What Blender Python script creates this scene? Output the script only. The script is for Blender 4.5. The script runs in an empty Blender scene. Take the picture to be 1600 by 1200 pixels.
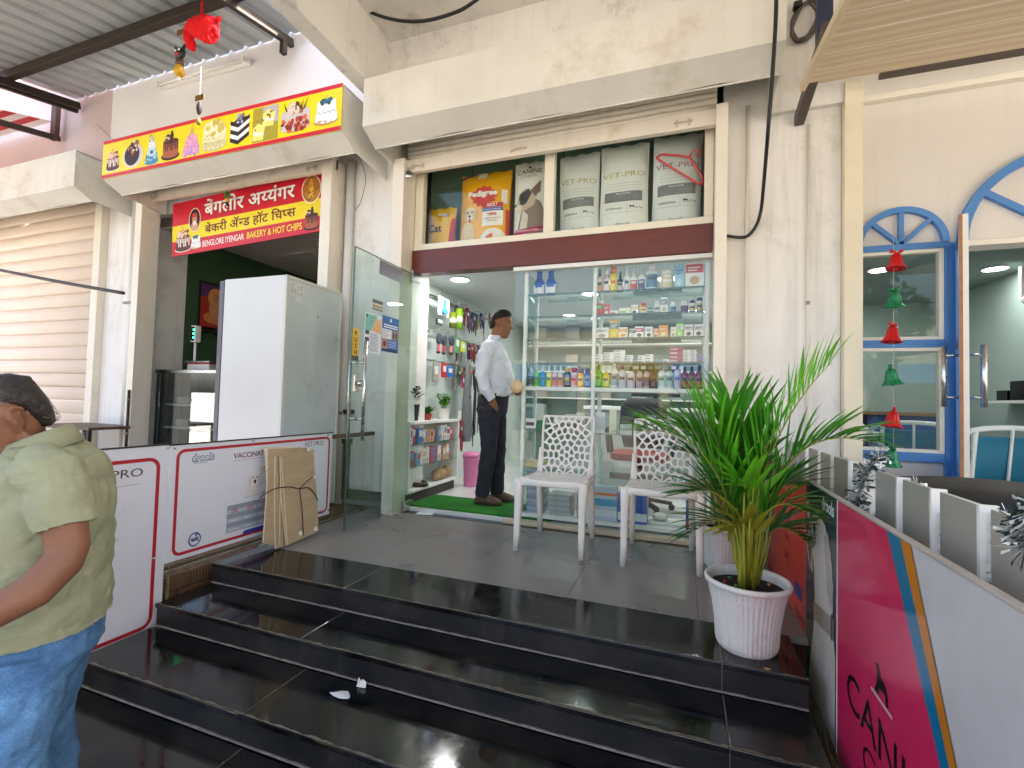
import bpy, bmesh, math, random
from mathutils import Matrix, Vector, geometry
random.seed(7)
R_ = math.radians
scene = bpy.context.scene
COL = scene.collection
# ---------------------------------------------------------------- camera
cam_d = bpy.data.cameras.new('camera'); cam = bpy.data.objects.new('camera', cam_d); COL.objects.link(cam)
scene.camera = cam
_y, _p, _r = R_(19.9), R_(2.0), R_(1.58)
fw = Vector((-math.sin(_y)*math.cos(_p), math.cos(_y)*math.cos(_p), math.sin(_p)))
r0 = Vector((math.cos(_y), math.sin(_y), 0)); u0 = r0.cross(fw)
rr = r0*math.cos(_r) + u0*math.sin(_r); uu = u0*math.cos(_r) - r0*math.sin(_r)
cm = Matrix((rr, uu, -fw)).transposed().to_4x4(); cm.translation = (0, 0, 0.95)
cam.matrix_world = cm
cam_d.sensor_width = 36; cam_d.lens = 36*740/1600; cam_d.clip_start = 0.02; cam_d.clip_end = 2000
# ---------------------------------------------------------------- world, sun, exposure
w = bpy.data.worlds.new('World'); scene.world = w; w.use_nodes = True
wn = w.node_tree.nodes; wl = w.node_tree.links
bg = wn['Background']
sky = wn.new('ShaderNodeTexSky'); sky.sky_type = 'NISHITA'; sky.sun_disc = False
SUN_EL, SUN_AZ = R_(52), R_(62)          # azimuth clockwise from +Y: behind the building, to the right
sky.sun_elevation = SUN_EL; sky.sun_rotation = SUN_AZ; sky.air_density = 1.0; sky.dust_density = 6.0; sky.ozone_density = .3
wl.new(sky.outputs[0], bg.inputs[0]); bg.inputs[1].default_value = 0.15
sd = bpy.data.lights.new('sun', 'SUN'); sd.energy = 4.5; sd.angle = R_(0.5); sd.color = (1, .95, .87)
so = bpy.data.objects.new('sun', sd); COL.objects.link(so)
sv = Vector((math.sin(SUN_AZ)*math.cos(SUN_EL), math.cos(SUN_AZ)*math.cos(SUN_EL), math.sin(SUN_EL)))
so.rotation_euler = (-sv).to_track_quat('-Z', 'Y').to_euler(); so.location = sv*30
scene.view_settings.view_transform = 'Standard'; scene.view_settings.look = 'None'
scene.view_settings.exposure = 2.7; scene.view_settings.gamma = 1; scene.view_settings.use_curve_mapping = False
scene.render.engine = 'CYCLES'
cy = scene.cycles; cy.use_denoising = True; cy.max_bounces = 10; cy.diffuse_bounces = 5; cy.glossy_bounces = 4
cy.transparent_max_bounces = 24; cy.transmission_bounces = 4; cy.sample_clamp_indirect = 6; cy.caustics_reflective = False; cy.caustics_refractive = False
# ---------------------------------------------------------------- helpers
def lin(h):
    if not isinstance(h, str): return tuple(h)[:3]
    h = h.lstrip('#'); o = []
    for i in (0, 2, 4):
        c = int(h[i:i+2], 16)/255; o.append(c/12.92 if c <= .04045 else ((c+.055)/1.055)**2.4)
    return tuple(o)
MATS = {}
def M(name, col, rough=.55, metal=0, var=.10, scale=5, bump=0, bscale=40, spec=.5, stretch=(1,1,1), spot=None, spots=.0, sscale=3, emit=0, trans=0, coat=0, streak=0):
    if name in MATS: return MATS[name]
    m = bpy.data.materials.new(name); m.use_nodes = True; nt = m.node_tree; N = nt.nodes; L = nt.links
    b = N['Principled BSDF']; c = lin(col)
    b.inputs['Roughness'].default_value = rough; b.inputs['Metallic'].default_value = metal
    b.inputs['Specular IOR Level'].default_value = spec
    if coat: b.inputs['Coat Weight'].default_value = coat; b.inputs['Coat Roughness'].default_value = .08
    tc = N.new('ShaderNodeTexCoord'); mp = N.new('ShaderNodeMapping'); mp.inputs['Scale'].default_value = stretch
    L.new(tc.outputs['Object'], mp.inputs[0])
    out = None
    if var:
        n = N.new('ShaderNodeTexNoise'); n.inputs['Scale'].default_value = scale; n.inputs['Detail'].default_value = 6
        L.new(mp.outputs[0], n.inputs[0])
        r = N.new('ShaderNodeValToRGB'); r.color_ramp.elements[0].position = .3; r.color_ramp.elements[1].position = .7
        r.color_ramp.elements[0].color = (*[x*(1-var) for x in c], 1); r.color_ramp.elements[1].color = (*[min(1, x*(1+var*.6)) for x in c], 1)
        L.new(n.outputs[0], r.inputs[0]); out = r.outputs[0]
        mr = N.new('ShaderNodeMapRange'); mr.inputs[3].default_value = max(0, rough-.06); mr.inputs[4].default_value = min(1, rough+.08)
        L.new(n.outputs[0], mr.inputs[0]); L.new(mr.outputs[0], b.inputs['Roughness'])
    if spots:
        n2 = N.new('ShaderNodeTexNoise'); n2.inputs['Scale'].default_value = sscale; n2.inputs['Detail'].default_value = 9; n2.inputs['Roughness'].default_value = .7
        L.new(mp.outputs[0], n2.inputs[0])
        r2 = N.new('ShaderNodeValToRGB'); r2.color_ramp.elements[0].position = .56; r2.color_ramp.elements[1].position = .74
        r2.color_ramp.elements[0].color = (0, 0, 0, 1); r2.color_ramp.elements[1].color = (spots, spots, spots, 1)
        L.new(n2.outputs[0], r2.inputs[0])
        mx = N.new('ShaderNodeMix'); mx.data_type = 'RGBA'
        if out: L.new(out, mx.inputs[6])
        else: mx.inputs[6].default_value = (*c, 1)
        mx.inputs[7].default_value = (*lin(spot or '#5a4a3a'), 1); L.new(r2.outputs[0], mx.inputs[0]); out = mx.outputs[2]
    if streak:                       # rain and grime streaks running down the surface
        m2 = N.new('ShaderNodeMapping'); m2.inputs['Scale'].default_value = (9, 9, .55); L.new(tc.outputs['Object'], m2.inputs[0])
        n4 = N.new('ShaderNodeTexNoise'); n4.inputs['Scale'].default_value = 1.0; n4.inputs['Detail'].default_value = 8; n4.inputs['Roughness'].default_value = .68; L.new(m2.outputs[0], n4.inputs[0])
        r4 = N.new('ShaderNodeValToRGB'); r4.color_ramp.elements[0].position = .52; r4.color_ramp.elements[1].position = .80; r4.color_ramp.elements[0].color = (0, 0, 0, 1); r4.color_ramp.elements[1].color = (streak, streak, streak, 1); L.new(n4.outputs[0], r4.inputs[0])
        x4 = N.new('ShaderNodeMix'); x4.data_type = 'RGBA'; x4.inputs[7].default_value = (*lin('#7d7264'), 1); L.new(r4.outputs[0], x4.inputs[0])
        if out: L.new(out, x4.inputs[6])
        else: x4.inputs[6].default_value = (*c, 1)
        out = x4.outputs[2]
    if out: L.new(out, b.inputs['Base Color'])
    else: b.inputs['Base Color'].default_value = (*c, 1)
    if bump:
        n3 = N.new('ShaderNodeTexNoise'); n3.inputs['Scale'].default_value = bscale; n3.inputs['Detail'].default_value = 5
        L.new(mp.outputs[0], n3.inputs[0]); bp = N.new('ShaderNodeBump'); bp.inputs['Strength'].default_value = min(1, bump); bp.inputs['Distance'].default_value = .01*max(1, bump)
        L.new(n3.outputs[0], bp.inputs['Height']); L.new(bp.outputs[0], b.inputs['Normal'])
    if emit:
        b.inputs['Emission Color'].default_value = (*c, 1); b.inputs['Emission Strength'].default_value = emit
    MATS[name] = m; return m
def flatm(col, rough=.45):          # printed ink
    return M('ink_'+str(col)+str(rough), col, rough, var=.05, scale=14)
def glass_mat(name, tint=(.86, .94, .91), ior=1.45, gl=1.0):
    if name in MATS: return MATS[name]
    m = bpy.data.materials.new(name); m.use_nodes = True; N = m.node_tree.nodes; L = m.node_tree.links; N.clear()
    o = N.new('ShaderNodeOutputMaterial'); t = N.new('ShaderNodeBsdfTransparent'); g = N.new('ShaderNodeBsdfGlossy'); x = N.new('ShaderNodeMixShader')
    t.inputs[0].default_value = (*tint, 1); g.inputs[0].default_value = (gl, gl, gl, 1); g.inputs['Roughness'].default_value = .01
    lw = N.new('ShaderNodeLayerWeight'); pw = N.new('ShaderNodeMath'); pw.operation = 'POWER'; pw.inputs[1].default_value = 5      # Schlick reflectance, the same for both faces of the pane
    f0 = ((ior-1)/(ior+1))**2; ma = N.new('ShaderNodeMath'); ma.operation = 'MULTIPLY_ADD'; ma.inputs[1].default_value = 1-f0; ma.inputs[2].default_value = f0
    L.new(lw.outputs['Facing'], pw.inputs[0]); L.new(pw.outputs[0], ma.inputs[0]); L.new(ma.outputs[0], x.inputs[0]); L.new(t.outputs[0], x.inputs[1]); L.new(g.outputs[0], x.inputs[2]); L.new(x.outputs[0], o.inputs[0])
    MATS[name] = m; return m
class MB:
    def __init__(s): s.v = []; s.f = []; s.mi = []; s.m = 0; s.sm = []; s.smooth = False
    def add(s, vs, fs):
        o = len(s.v); s.v += [tuple(v) for v in vs]
        for f in fs: s.f.append([i+o for i in f]); s.mi.append(s.m); s.sm.append(s.smooth)
        return s
    def box(s, x0, x1, y0, y1, z0, z1):
        return s.add([(x0,y0,z0),(x1,y0,z0),(x1,y1,z0),(x0,y1,z0),(x0,y0,z1),(x1,y0,z1),(x1,y1,z1),(x0,y1,z1)],
              [(0,3,2,1),(4,5,6,7),(0,1,5,4),(1,2,6,5),(2,3,7,6),(3,0,4,7)])
    def obox(s, c, hx, hy, hz):      # oriented box: centre and three half-axis vectors
        c = Vector(c); hx = Vector(hx); hy = Vector(hy); hz = Vector(hz)
        return s.add([c+hx*a+hy*b+hz*d for d in (-1,1) for a, b in ((-1,-1),(1,-1),(1,1),(-1,1))],
              [(0,3,2,1),(4,5,6,7),(0,1,5,4),(1,2,6,5),(2,3,7,6),(3,0,4,7)])
    def bar(s, a, b, wdt, hgt, up=(0,0,1)):
        a = Vector(a); b = Vector(b); d = (b-a); l = d.length; d.normalize(); up = Vector(up); sd_ = d.cross(up)
        if sd_.length < 1e-4: sd_ = d.cross(Vector((1,0,0)))
        sd_.normalize(); up = sd_.cross(d)
        return s.obox((a+b)/2, d*l/2, sd_*wdt/2, up*hgt/2)
    def poly(s, pts, z=0):           # flat n-gon in the local xy plane
        n = len(pts); return s.add([(p[0], p[1], z) for p in pts], [tuple(range(n))])
    def prism(s, pts, z0, z1):
        n = len(pts); return s.add([(p[0], p[1], z0) for p in pts]+[(p[0], p[1], z1) for p in pts],
            [tuple(range(n))[::-1], tuple(range(n, 2*n))]+[(i, (i+1) % n, n+(i+1) % n, n+i) for i in range(n)])
    def tube(s, pts, r, n=6, cap=True, closed=False):
        P = [Vector(p) for p in pts]; k = len(P); rad = r if isinstance(r, (list, tuple)) else [r]*k; vs = []; prev = None
        for i in range(k):
            if closed: t = P[(i+1) % k]-P[i-1]
            else: t = P[min(i+1, k-1)]-P[max(i-1, 0)]
            t.normalize()
            if prev is None:
                a = t.cross(Vector((0,0,1)))
                if a.length < .05: a = t.cross(Vector((0,1,0)))
            else: a = prev - t*prev.dot(t)
            a.normalize(); prev = a; b = t.cross(a)
            vs += [P[i]+(a*math.cos(2*math.pi*j/n)+b*math.sin(2*math.pi*j/n))*rad[i] for j in range(n)]
        fs = []
        for i in range(k if closed else k-1):
            i2 = (i+1) % k
            fs += [(i*n+j, i*n+(j+1) % n, i2*n+(j+1) % n, i2*n+j) for j in range(n)]
        if cap and not closed: fs += [tuple(range(n))[::-1], tuple(range((k-1)*n, k*n))]
        sm = s.smooth; s.smooth = True; s.add(vs, fs); s.smooth = sm; return s
    def lathe(s, prof, n=16, c=(0,0,0), cap=True, flute=0, fn=0, sx=1, sy=1):
        vs = []; k = len(prof)
        for i, (r, z) in enumerate(prof):
            for j in range(n):
                a = 2*math.pi*j/n; q = r*(1+(flute*math.cos(fn*a) if 0 < i < k-1 else 0))
                vs.append((c[0]+q*math.cos(a)*sx, c[1]+q*math.sin(a)*sy, c[2]+z))
        fs = [(i*n+j, i*n+(j+1) % n, (i+1)*n+(j+1) % n, (i+1)*n+j) for i in range(k-1) for j in range(n)]
        sm = s.smooth; s.smooth = True; s.add(vs, fs); s.smooth = sm
        if cap:
            o = len(s.v)-k*n
            s.f.append([o+j for j in range(n)][::-1]); s.mi.append(s.m); s.sm.append(False)
            s.f.append([o+(k-1)*n+j for j in range(n)]); s.mi.append(s.m); s.sm.append(False)
        return s
    def loft(s, rings, n=16, cap=True, e=2.0):  # rings: (centre, axis_u, axis_v)  half-axis vectors
        vs = []
        for c, a, b in rings:
            c = Vector(c); a = Vector(a); b = Vector(b)
            for j in range(n):
                t = 2*math.pi*j/n; ct, st = math.cos(t), math.sin(t)
                vs.append(c+a*math.copysign(abs(ct)**(2/e), ct)+b*math.copysign(abs(st)**(2/e), st))
        k = len(rings); fs = [(i*n+j, i*n+(j+1) % n, (i+1)*n+(j+1) % n, (i+1)*n+j) for i in range(k-1) for j in range(n)]
        if cap: fs += [tuple(range(n))[::-1], tuple(range((k-1)*n, k*n))]
        sm = s.smooth; s.smooth = True; s.add(vs, fs); s.smooth = sm; return s
    def ball(s, c, rx, ry=None, rz=None, n=12, k=8, rot=None):
        ry = ry or rx; rz = rz or rx; vs = []
        for i in range(k+1):
            ph = math.pi*i/k - math.pi/2
            for j in range(n):
                th = 2*math.pi*j/n; p = Vector((rx*math.cos(ph)*math.cos(th), ry*math.cos(ph)*math.sin(th), rz*math.sin(ph)))
                if rot: p = rot @ p
                vs.append(Vector(c)+p)
        fs = [(i*n+j, i*n+(j+1) % n, (i+1)*n+(j+1) % n, (i+1)*n+j) for i in range(k) for j in range(n)]
        sm = s.smooth; s.smooth = True; s.add(vs, fs); s.smooth = sm; return s
    def mesh(s, name, mats):
        me = bpy.data.meshes.new(name); me.from_pydata(s.v, [], s.f)
        for m in (mats if isinstance(mats, (list, tuple)) else [mats]): me.materials.append(m)
        if any(s.mi): me.polygons.foreach_set('material_index', s.mi)
        me.polygons.foreach_set('use_smooth', s.sm); me.validate(); me.update(); return me
    def build(s, name, mats, parent=None, bev=0, mat4=None):
        return mobj(name, s.mesh(name, mats), parent, bev, mat4)
def mobj(name, me, parent=None, bev=0, mat4=None):
    o = bpy.data.objects.new(name, me); COL.objects.link(o)
    if mat4 is not None: o.matrix_world = mat4
    if parent: o.parent = parent
    if bev:
        b = o.modifiers.new('bevel', 'BEVEL'); b.width = bev; b.segments = 2; b.limit_method = 'ANGLE'; b.angle_limit = R_(50)
    return o
def tag(o, label, cat, group=None):
    o['label'] = label; o['category'] = cat
    if group: o['group'] = group
    return o
def thing(name, label, cat, loc=(0,0,0), rz=0, group=None, mat4=None):
    o = bpy.data.objects.new(name, None); COL.objects.link(o); o.empty_display_size = .1
    if mat4 is not None: o.matrix_world = mat4
    else: o.location = loc; o.rotation_euler = (0, 0, rz)
    return tag(o, label, cat, group)
def struct(o): o['kind'] = 'structure'; return o
def copy_tree(o, parent=None):
    c = o.copy(); COL.objects.link(c); c.parent = parent
    for ch in list(o.children): copy_tree(ch, c)
    return c
def frame(o, u, v):
    u = Vector(u).normalized(); v = Vector(v).normalized(); n = u.cross(v)
    m = Matrix((u, v, n)).transposed().to_4x4(); m.translation = o; return m
FACE = lambda x, y, z: frame((x, y, z), (1,0,0), (0,0,1))       # faces the street (-Y)
EAST = lambda x, y, z: frame((x, y, z), (0,1,0), (0,0,1))       # faces +X
WEST = lambda x, y, z: frame((x, y, z), (0,-1,0), (0,0,1))      # faces -X
def rrect(x0, x1, y0, y1, r, n=5):
    o = []
    for cx, cy_, a0 in ((x1-r, y0+r, -90), (x1-r, y1-r, 0), (x0+r, y1-r, 90), (x0+r, y0+r, 180)):
        o += [(cx+r*math.cos(R_(a0+90*i/n)), cy_+r*math.sin(R_(a0+90*i/n))) for i in range(n+1)]
    return o
def ell(cx, cy_, rx, ry, n=20, a0=0, a1=360):
    full = abs(a1-a0) >= 360; k = n if full else n+1
    return [(cx+rx*math.cos(R_(a0+(a1-a0)*i/n)), cy_+ry*math.sin(R_(a0+(a1-a0)*i/n))) for i in range(k)]
def ring2(mb, outer, inner, z):
    n = len(outer); mb.add([(p[0], p[1], z) for p in outer]+[(p[0], p[1], z) for p in inner], [(i, (i+1) % n, n+(i+1) % n, n+i) for i in range(n)]); return mb
_dg = None
def text_mesh(body, bold=0.0, spacing=1.0):
    cu = bpy.data.curves.new('t', 'FONT'); cu.body = body; cu.offset = bold; cu.resolution_u = 3; cu.space_character = spacing
    o = bpy.data.objects.new('t', cu); COL.objects.link(o); bpy.context.view_layer.update()
    me = bpy.data.meshes.new_from_object(o.evaluated_get(bpy.context.evaluated_depsgraph_get()))
    bpy.data.objects.remove(o); bpy.data.curves.remove(cu); return me
def text(body, parent, mat, x, y, z, height=None, width=None, name='lettering', bold=.012, align='L', spacing=1.0, slant=0, rot=0, half=None):
    """lettering in the parent's local xy plane; height = cap height, width fits the line. half: list of chunks for half letters"""
    if half:
        bm = bmesh.new(); pen = 0
        for ch in half:
            cut = ch.startswith('<'); s_ = ch[1:] if cut else ch
            if s_.strip() == '': pen += .26; continue
            me = text_mesh(s_, bold); b2 = bmesh.new(); b2.from_mesh(me); bpy.data.meshes.remove(me)
            mx = max(v.co.x for v in b2.verts)
            if cut:
                bmesh.ops.bisect_plane(b2, geom=b2.verts[:]+b2.edges[:]+b2.faces[:], plane_co=(mx*.60, 0, 0), plane_no=(1,0,0), clear_outer=True); mx *= .585
            elif s_.endswith('\u093f'): pass
            for v in b2.verts: v.co.x += pen
            t = bpy.data.meshes.new('t'); b2.to_mesh(t); bm.from_mesh(t); bpy.data.meshes.remove(t); b2.free()
            pen += .262 if s_.startswith('\u093f') else mx
        me = bpy.data.meshes.new(name); bm.to_mesh(me); bm.free()
    else: me = text_mesh(body, bold, spacing)
    xs = [v.co.x for v in me.vertices]; 
    x0, x1 = min(xs), max(xs); sy = (height or .1)/.70; sx = width/(x1-x0) if width else sy
    if not height: sy = sx
    off = {'L': 0, 'C': -(x1-x0)*sx/2, 'R': -(x1-x0)*sx}[align]; c_, s2 = math.cos(rot), math.sin(rot)
    for v in me.vertices:
        a, b = (v.co.x-x0)*sx+off + slant*v.co.y*sy, v.co.y*sy
        v.co = (x+a*c_-b*s2, y+a*s2+b*c_, z)
    me.materials.clear(); me.materials.append(mat); me.name = name
    return mobj(name, me, parent)
def remesh(o, vox, smooth=6, disp=None):
    m = o.modifiers.new('remesh', 'REMESH'); m.mode = 'VOXEL'; m.voxel_size = vox; m.use_smooth_shade = True
    s_ = o.modifiers.new('smooth', 'SMOOTH'); s_.factor = .5; s_.iterations = smooth
    if disp:
        for strength, size, kind in disp:
            t = bpy.data.textures.new('fold', 'CLOUDS' if kind == 'HARD' else kind)
            if kind == 'HARD': t = bpy.data.textures.new('fold', 'CLOUDS'); t.noise_type = 'HARD_NOISE'; t.noise_scale = size; t.noise_depth = 1
            if kind == 'CLOUDS': t.noise_scale = size
            if kind == 'WOOD': t.noise_scale = size; t.wood_type = 'BANDNOISE'; t.turbulence = 6
            d = o.modifiers.new('folds', 'DISPLACE'); d.texture = t; d.strength = strength; d.mid_level = .5; d.texture_coords = 'LOCAL'
    return o
def catmull(P, n=6):
    P = [Vector(p) for p in P]; o = []
    for i in range(len(P)-1):
        a, b, c, d = P[max(i-1, 0)], P[i], P[i+1], P[min(i+2, len(P)-1)]
        for j in range(n):
            t = j/n; o.append(.5*((2*b)+(c-a)*t+(2*a-5*b+4*c-d)*t*t+(3*b-a-3*c+d)*t**3))
    o.append(P[-1]); return o
# shared paints
cream = M('cream_paint', '#e2dccf', .5, var=.06, scale=3, spot='#a08c6c', spots=.35, sscale=2.2, bump=.05, bscale=25)
plaster = M('white_plaster', '#e9e6e1', .8, var=.06, scale=2, spot='#9c9080', spots=.38, sscale=2.4, bump=.45, bscale=16, streak=.38)
grey_plaster = M('soffit_plaster', '#e2ded7', .85, var=.08, scale=2, spot='#5e564a', spots=.6, sscale=3.4, bump=.45, bscale=14, streak=.22)
maroon = M('maroon_paint', '#66291a', .35, var=.12, scale=4, stretch=(1, 1, 6))
steel_dark = M('rusty_dark_steel', '#33291f', .55, metal=.2, var=.25, scale=9, spot='#4d3022', spots=.7, sscale=7, bump=.2)
steel = M('brushed_steel', '#c9c9c7', .25, metal=1, var=.08, scale=20)
white_plastic = M('white_plastic', '#e9e6df', .35, var=.04, scale=9)
white_paint = M('white_paint', '#eceae5', .45, var=.04, scale=6)
black_rubber = M('black_rubber', '#141414', .5, var=.15)
clear_glass = glass_mat('clear_glass', (.96, .985, .97), 1.32)
shelf_glass = glass_mat('shelf_glass', (.84, .94, .90))
# ---------------------------------------------------------------- ground, street, steps
def granite_mat(name, rough, c0='#0c0c0e', c1='#36322b'):
    m = M(name, c0, rough, var=.3, scale=30)
    nt = m.node_tree; N = nt.nodes; L = nt.links; b = N['Principled BSDF']
    tc = N.new('ShaderNodeTexCoord'); n = N.new('ShaderNodeTexNoise'); n.inputs['Scale'].default_value = 2.4; n.inputs['Detail'].default_value = 8; n.inputs['Roughness'].default_value = .65; n.inputs['Distortion'].default_value = 1.2
    L.new(tc.outputs['Object'], n.inputs[0])
    r = N.new('ShaderNodeValToRGB'); r.color_ramp.elements[0].position = .42; r.color_ramp.elements[1].position = .75
    r.color_ramp.elements[0].color = (*lin(c0), 1); r.color_ramp.elements[1].color = (*lin(c1), 1)
    L.new(n.outputs[0], r.inputs[0]); L.new(r.outputs[0], b.inputs['Base Color'])
    q = N.new('ShaderNodeMapRange'); q.inputs[1].default_value = .4; q.inputs[2].default_value = .8; q.inputs[3].default_value = rough; q.inputs[4].default_value = rough+.28
    n2 = N.new('ShaderNodeTexNoise'); n2.inputs['Scale'].default_value = 3.1; n2.inputs['Detail'].default_value = 9; n2.inputs['Roughness'].default_value = .75
    L.new(tc.outputs['Object'], n2.inputs[0]); L.new(n2.outputs[0], q.inputs[0]); L.new(q.outputs[0], b.inputs['Roughness']); return m
granite = granite_mat('polished_black_granite', .05)
granite_edge = granite_mat('dusty_black_granite', .38, '#15161a', '#3a3630')
grout = M('pale_grout', '#8d877c', .9, var=.3, scale=30)
nosing_dust = M('worn_nosing', '#6e675a', .75, var=.45, scale=22)
tile_grey = M('grey_vitrified_tile', '#7d7974', .28, var=.12, scale=2.5, spot='#8a8276', spots=.12, sscale=3)
asphalt = M('asphalt', '#87837c', .9, var=.2, scale=3, bump=.4, bscale=80)
pav = M('pale_pavement', '#aaa69e', .85, var=.15, scale=3)
struct(MB().box(-900, 900, -900, 900, -1.6, -.60).build('ground', asphalt))
struct(MB().box(-40, 40, -16, -4.6, -.60, -.585).build('road', asphalt))
pv = struct(MB().box(-40, 40, -4.6, -1.2, -.60, -.46).build('pavement', pav))
fl = struct(MB().box(-14, 6, -1.2, 3.44, -.60, -.462).build('lower_floor', grout))
for i in range(-6, 4):
    for j in range(3):
        x0 = i*.9-.15; y0 = -1.2+j*.74
        MB().box(x0+.0015, x0+.8985, y0+.0015, y0+.7385, -.462, -.44).build('floor_slab', granite, fl)
SX0, SX1 = -2.46, .43
YE = [1.955, 1.66, 1.335, 1.03]
steps = struct(bpy.data.objects.new('steps', None)); COL.objects.link(steps)
JX = [[SX0, -1.565, .15, SX1], [SX0, -1.55, .153, SX1], [SX0, -1.5, .16, SX1], [SX0, -1.48, .17, SX1]]
for k, ye in enumerate(YE):
    z = -.11*k; yb = 2.30 if k == 0 else YE[k-1]-.004
    for a, b in zip(JX[k][:-1], JX[k][1:]):
        g = .0012
        MB().box(a+g, b-g, ye, yb, z-.02, z).build('tread_slab', granite, steps, bev=.0025)
        MB().box(a+g, b-g, ye+.010, ye+.030, z-.107, z-.0205).build('riser_slab', granite_edge, steps)
        # dusty worn arris: irregular thin film along the nosing
        m = MB(); n = max(4, int((b-a)/.012)); rnd = random.Random(k*31+int(a*100)); top = []; 
        for i in range(n+1):
            x = a+g+(b-a-2*g)*i/n; top.append((x, .0055+.0025*math.sin(x*37)+.002*math.sin(x*91+k)+.004*rnd.random()))
        for i in range(n):
            (xa, wa), (xb, wb) = top[i], top[i+1]
            m.add([(xa, ye+.0025, z+.0006), (xb, ye+.0025, z+.0006), (xb, ye+.0025+wb, z+.0006), (xa, ye+.0025+wa, z+.0006)], [(0,1,2,3)])
        m.build('worn_arris', nosing_dust, steps)
    rnd = random.Random(k); m = MB(); n = 60
    for i in range(n):
        xa = SX0+(SX1-SX0)*i/n; xb = SX0+(SX1-SX0)*(i+1)/n
        m.box(xa, xb, ye+.0035, ye+.0098, z-.11, z-.106+.003*rnd.random())
    for jx in JX[k][1:-1]: m.box(jx-.0011, jx+.0011, ye+.012, ye+.028, z-.107, z-.021); m.box(jx-.0011, jx+.0011, ye+.004, yb, z-.018, z-.0012)
    m.build('grout_line', grout, steps)
MB().box(SX0, SX1, 1.05, 3.44, -.60, -.44).build('step_core', grout, steps)
for k in range(4): MB().box(SX0+.002, SX1-.002, YE[k]+.0305, 3.43, -.11*(k+1)+.0005, -.11*k-.0215).build('step_core', granite_edge, steps)
# upper platform paving: grey tiles with recessed joints
plat = struct(MB().box(-2.5, .5, 2.302, 3.44, -.03, -.006).build('platform', grout))
xs = [-2.5, -2.32, -1.72, -1.12, -.52, .077, .5]; ys = [2.302, 2.9, 3.42]
for a, b in zip(xs[:-1], xs[1:]):
    for c, d in zip(ys[:-1], ys[1:]): MB().box(a+.001, b-.001, c+.001, d-.001, -.012, 0).build('paving_tile', tile_grey, plat, bev=.001)
for a, b in ((-2.16, -1.25), (-1.25, .2)): MB().box(a+.001, b-.001, 3.421, 3.5, -.02, .002).build('threshold_slab', granite, plat)
# floor of the bakery forecourt behind the white boards
struct(MB().box(-9, -2.62, 1.1, 3.6, -.10, -.004).build('bakery_forecourt', M('brown_floor', '#5a4030', .7, var=.3)))
struct(MB().box(.52, 6, .6, 3.62, -.10, -.004).build('cafe_terrace', M('terrace_floor', '#6e675e', .7, var=.2)))
# ---------------------------------------------------------------- the building
bl = thing('arcade_building', 'white plastered shop building with pillars, ceiling beam and soffit over the shopfronts', 'building')
def wallbox(name, a, mat=plaster, bev=.004): return MB().box(*a).build(name, mat, bl, bev=bev)
wallbox('pillar', (-3.03, -2.30, 3.5, 3.95, -.02, 3.40))
wallbox('pillar', (-6.34, -5.60, 3.5, 3.95, -.02, 3.40))
wallbox('pillar', (.235, .93, 3.5, 3.95, -.02, 3.9))
wallbox('upper_wall', (-6.4, -2.44, 3.52, 3.75, 3.4, 5.0), M('alcove_plaster', '#e3dfdd', .85, var=.05, scale=1.5, bump=.2))
wallbox('upper_wall', (-14, -6.4, 3.52, 3.75, 3.2, 5.0), M('pink_plaster', '#c4b0ad', .85, var=.06, scale=1.5, bump=.2))
wallbox('upper_wall', (-2.3, .52, 3.2, 3.7, 3.38, 3.95), grey_plaster)
wallbox('upper_wall', (.52, 1.0, 3.46, 3.7, 2.9, 3.95), plaster)
wallbox('lintel', (-5.59, -3.035, 3.56, 3.74, 2.905, 3.399))
wallbox('side_wall', (-14, -9.35, 3.5, 3.75, -.1, 3.199))
wallbox('ceiling_beam', (-2.44, -2.30, -.4, 3.7, 3.362, 5.0), grey_plaster, .012)
wallbox('soffit', (-2.3, 7, -.4, 3.7, 3.86, 4.1), grey_plaster)
wallbox('upper_floor', (-14, 7, 3.76, 9, 4.15, 5.4))
wallbox('plinth', (-3.04, -2.29, 3.485, 3.5, -.02, .13), M('grey_skirting', '#6f6f6e', .5, var=.1))
# rough crack and crumbling edge under the beam
m = MB(); rnd = random.Random(4); x, y = -2.303, 3.1
for i in range(7): m.bar((x+.002, y, 3.84-.06*i), (x+.002, y+.02*rnd.uniform(-1, 1.4), 3.78-.06*i), .002, .004); y += .018*rnd.uniform(-.6, 1.2)
m.build('plaster_crack', M('crack', '#4c4136', .9), bl)
# interior shells -------------------------------------------------
wi = M('shop_wall_white', '#ccd6d1', .6, var=.03, scale=2)
struct(MB().box(-2.46, .62, 3.505, 7.3, -.03, .025).build('shop_floor', M('white_glossy_tile', '#d6d8d6', .12, var=.05, scale=2)))
def shell(name, a, mat): return MB().box(*a).build(name, mat, bl)
shell('shop_side_wall', (-2.56, -2.46, 3.96, 7.3, 0, 2.2), wi); shell('shop_side_wall', (.62, .72, 3.96, 7.3, 0, 2.2), wi)
shell('shop_side_wall', (-2.30, -2.20, 3.7, 3.955, 0, 2.2), wi) if False else None
shell('shop_back_wall', (-2.56, .72, 7.3, 7.4, 0, 2.2), M('shop_back_green', '#7f938a', .6, var=.05))
shell('shop_ceiling', (-2.56, .72, 3.56, 7.4, 2.12, 2.2), M('shop_ceiling_white', '#c9cecb', .8, var=.03))
shell('mezzanine_back', (-2.3, .3, 3.93, 3.98, 2.2, 3.4), M('green_board', '#6a8a76', .6, var=.1, scale=3))
for i in range(1, 6): shell('board_joint', (-2.3+.43*i, -2.292+.43*i, 3.926, 3.9295, 2.2, 3.4), M('green_board_joint', '#3f5548', .6))
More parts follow.
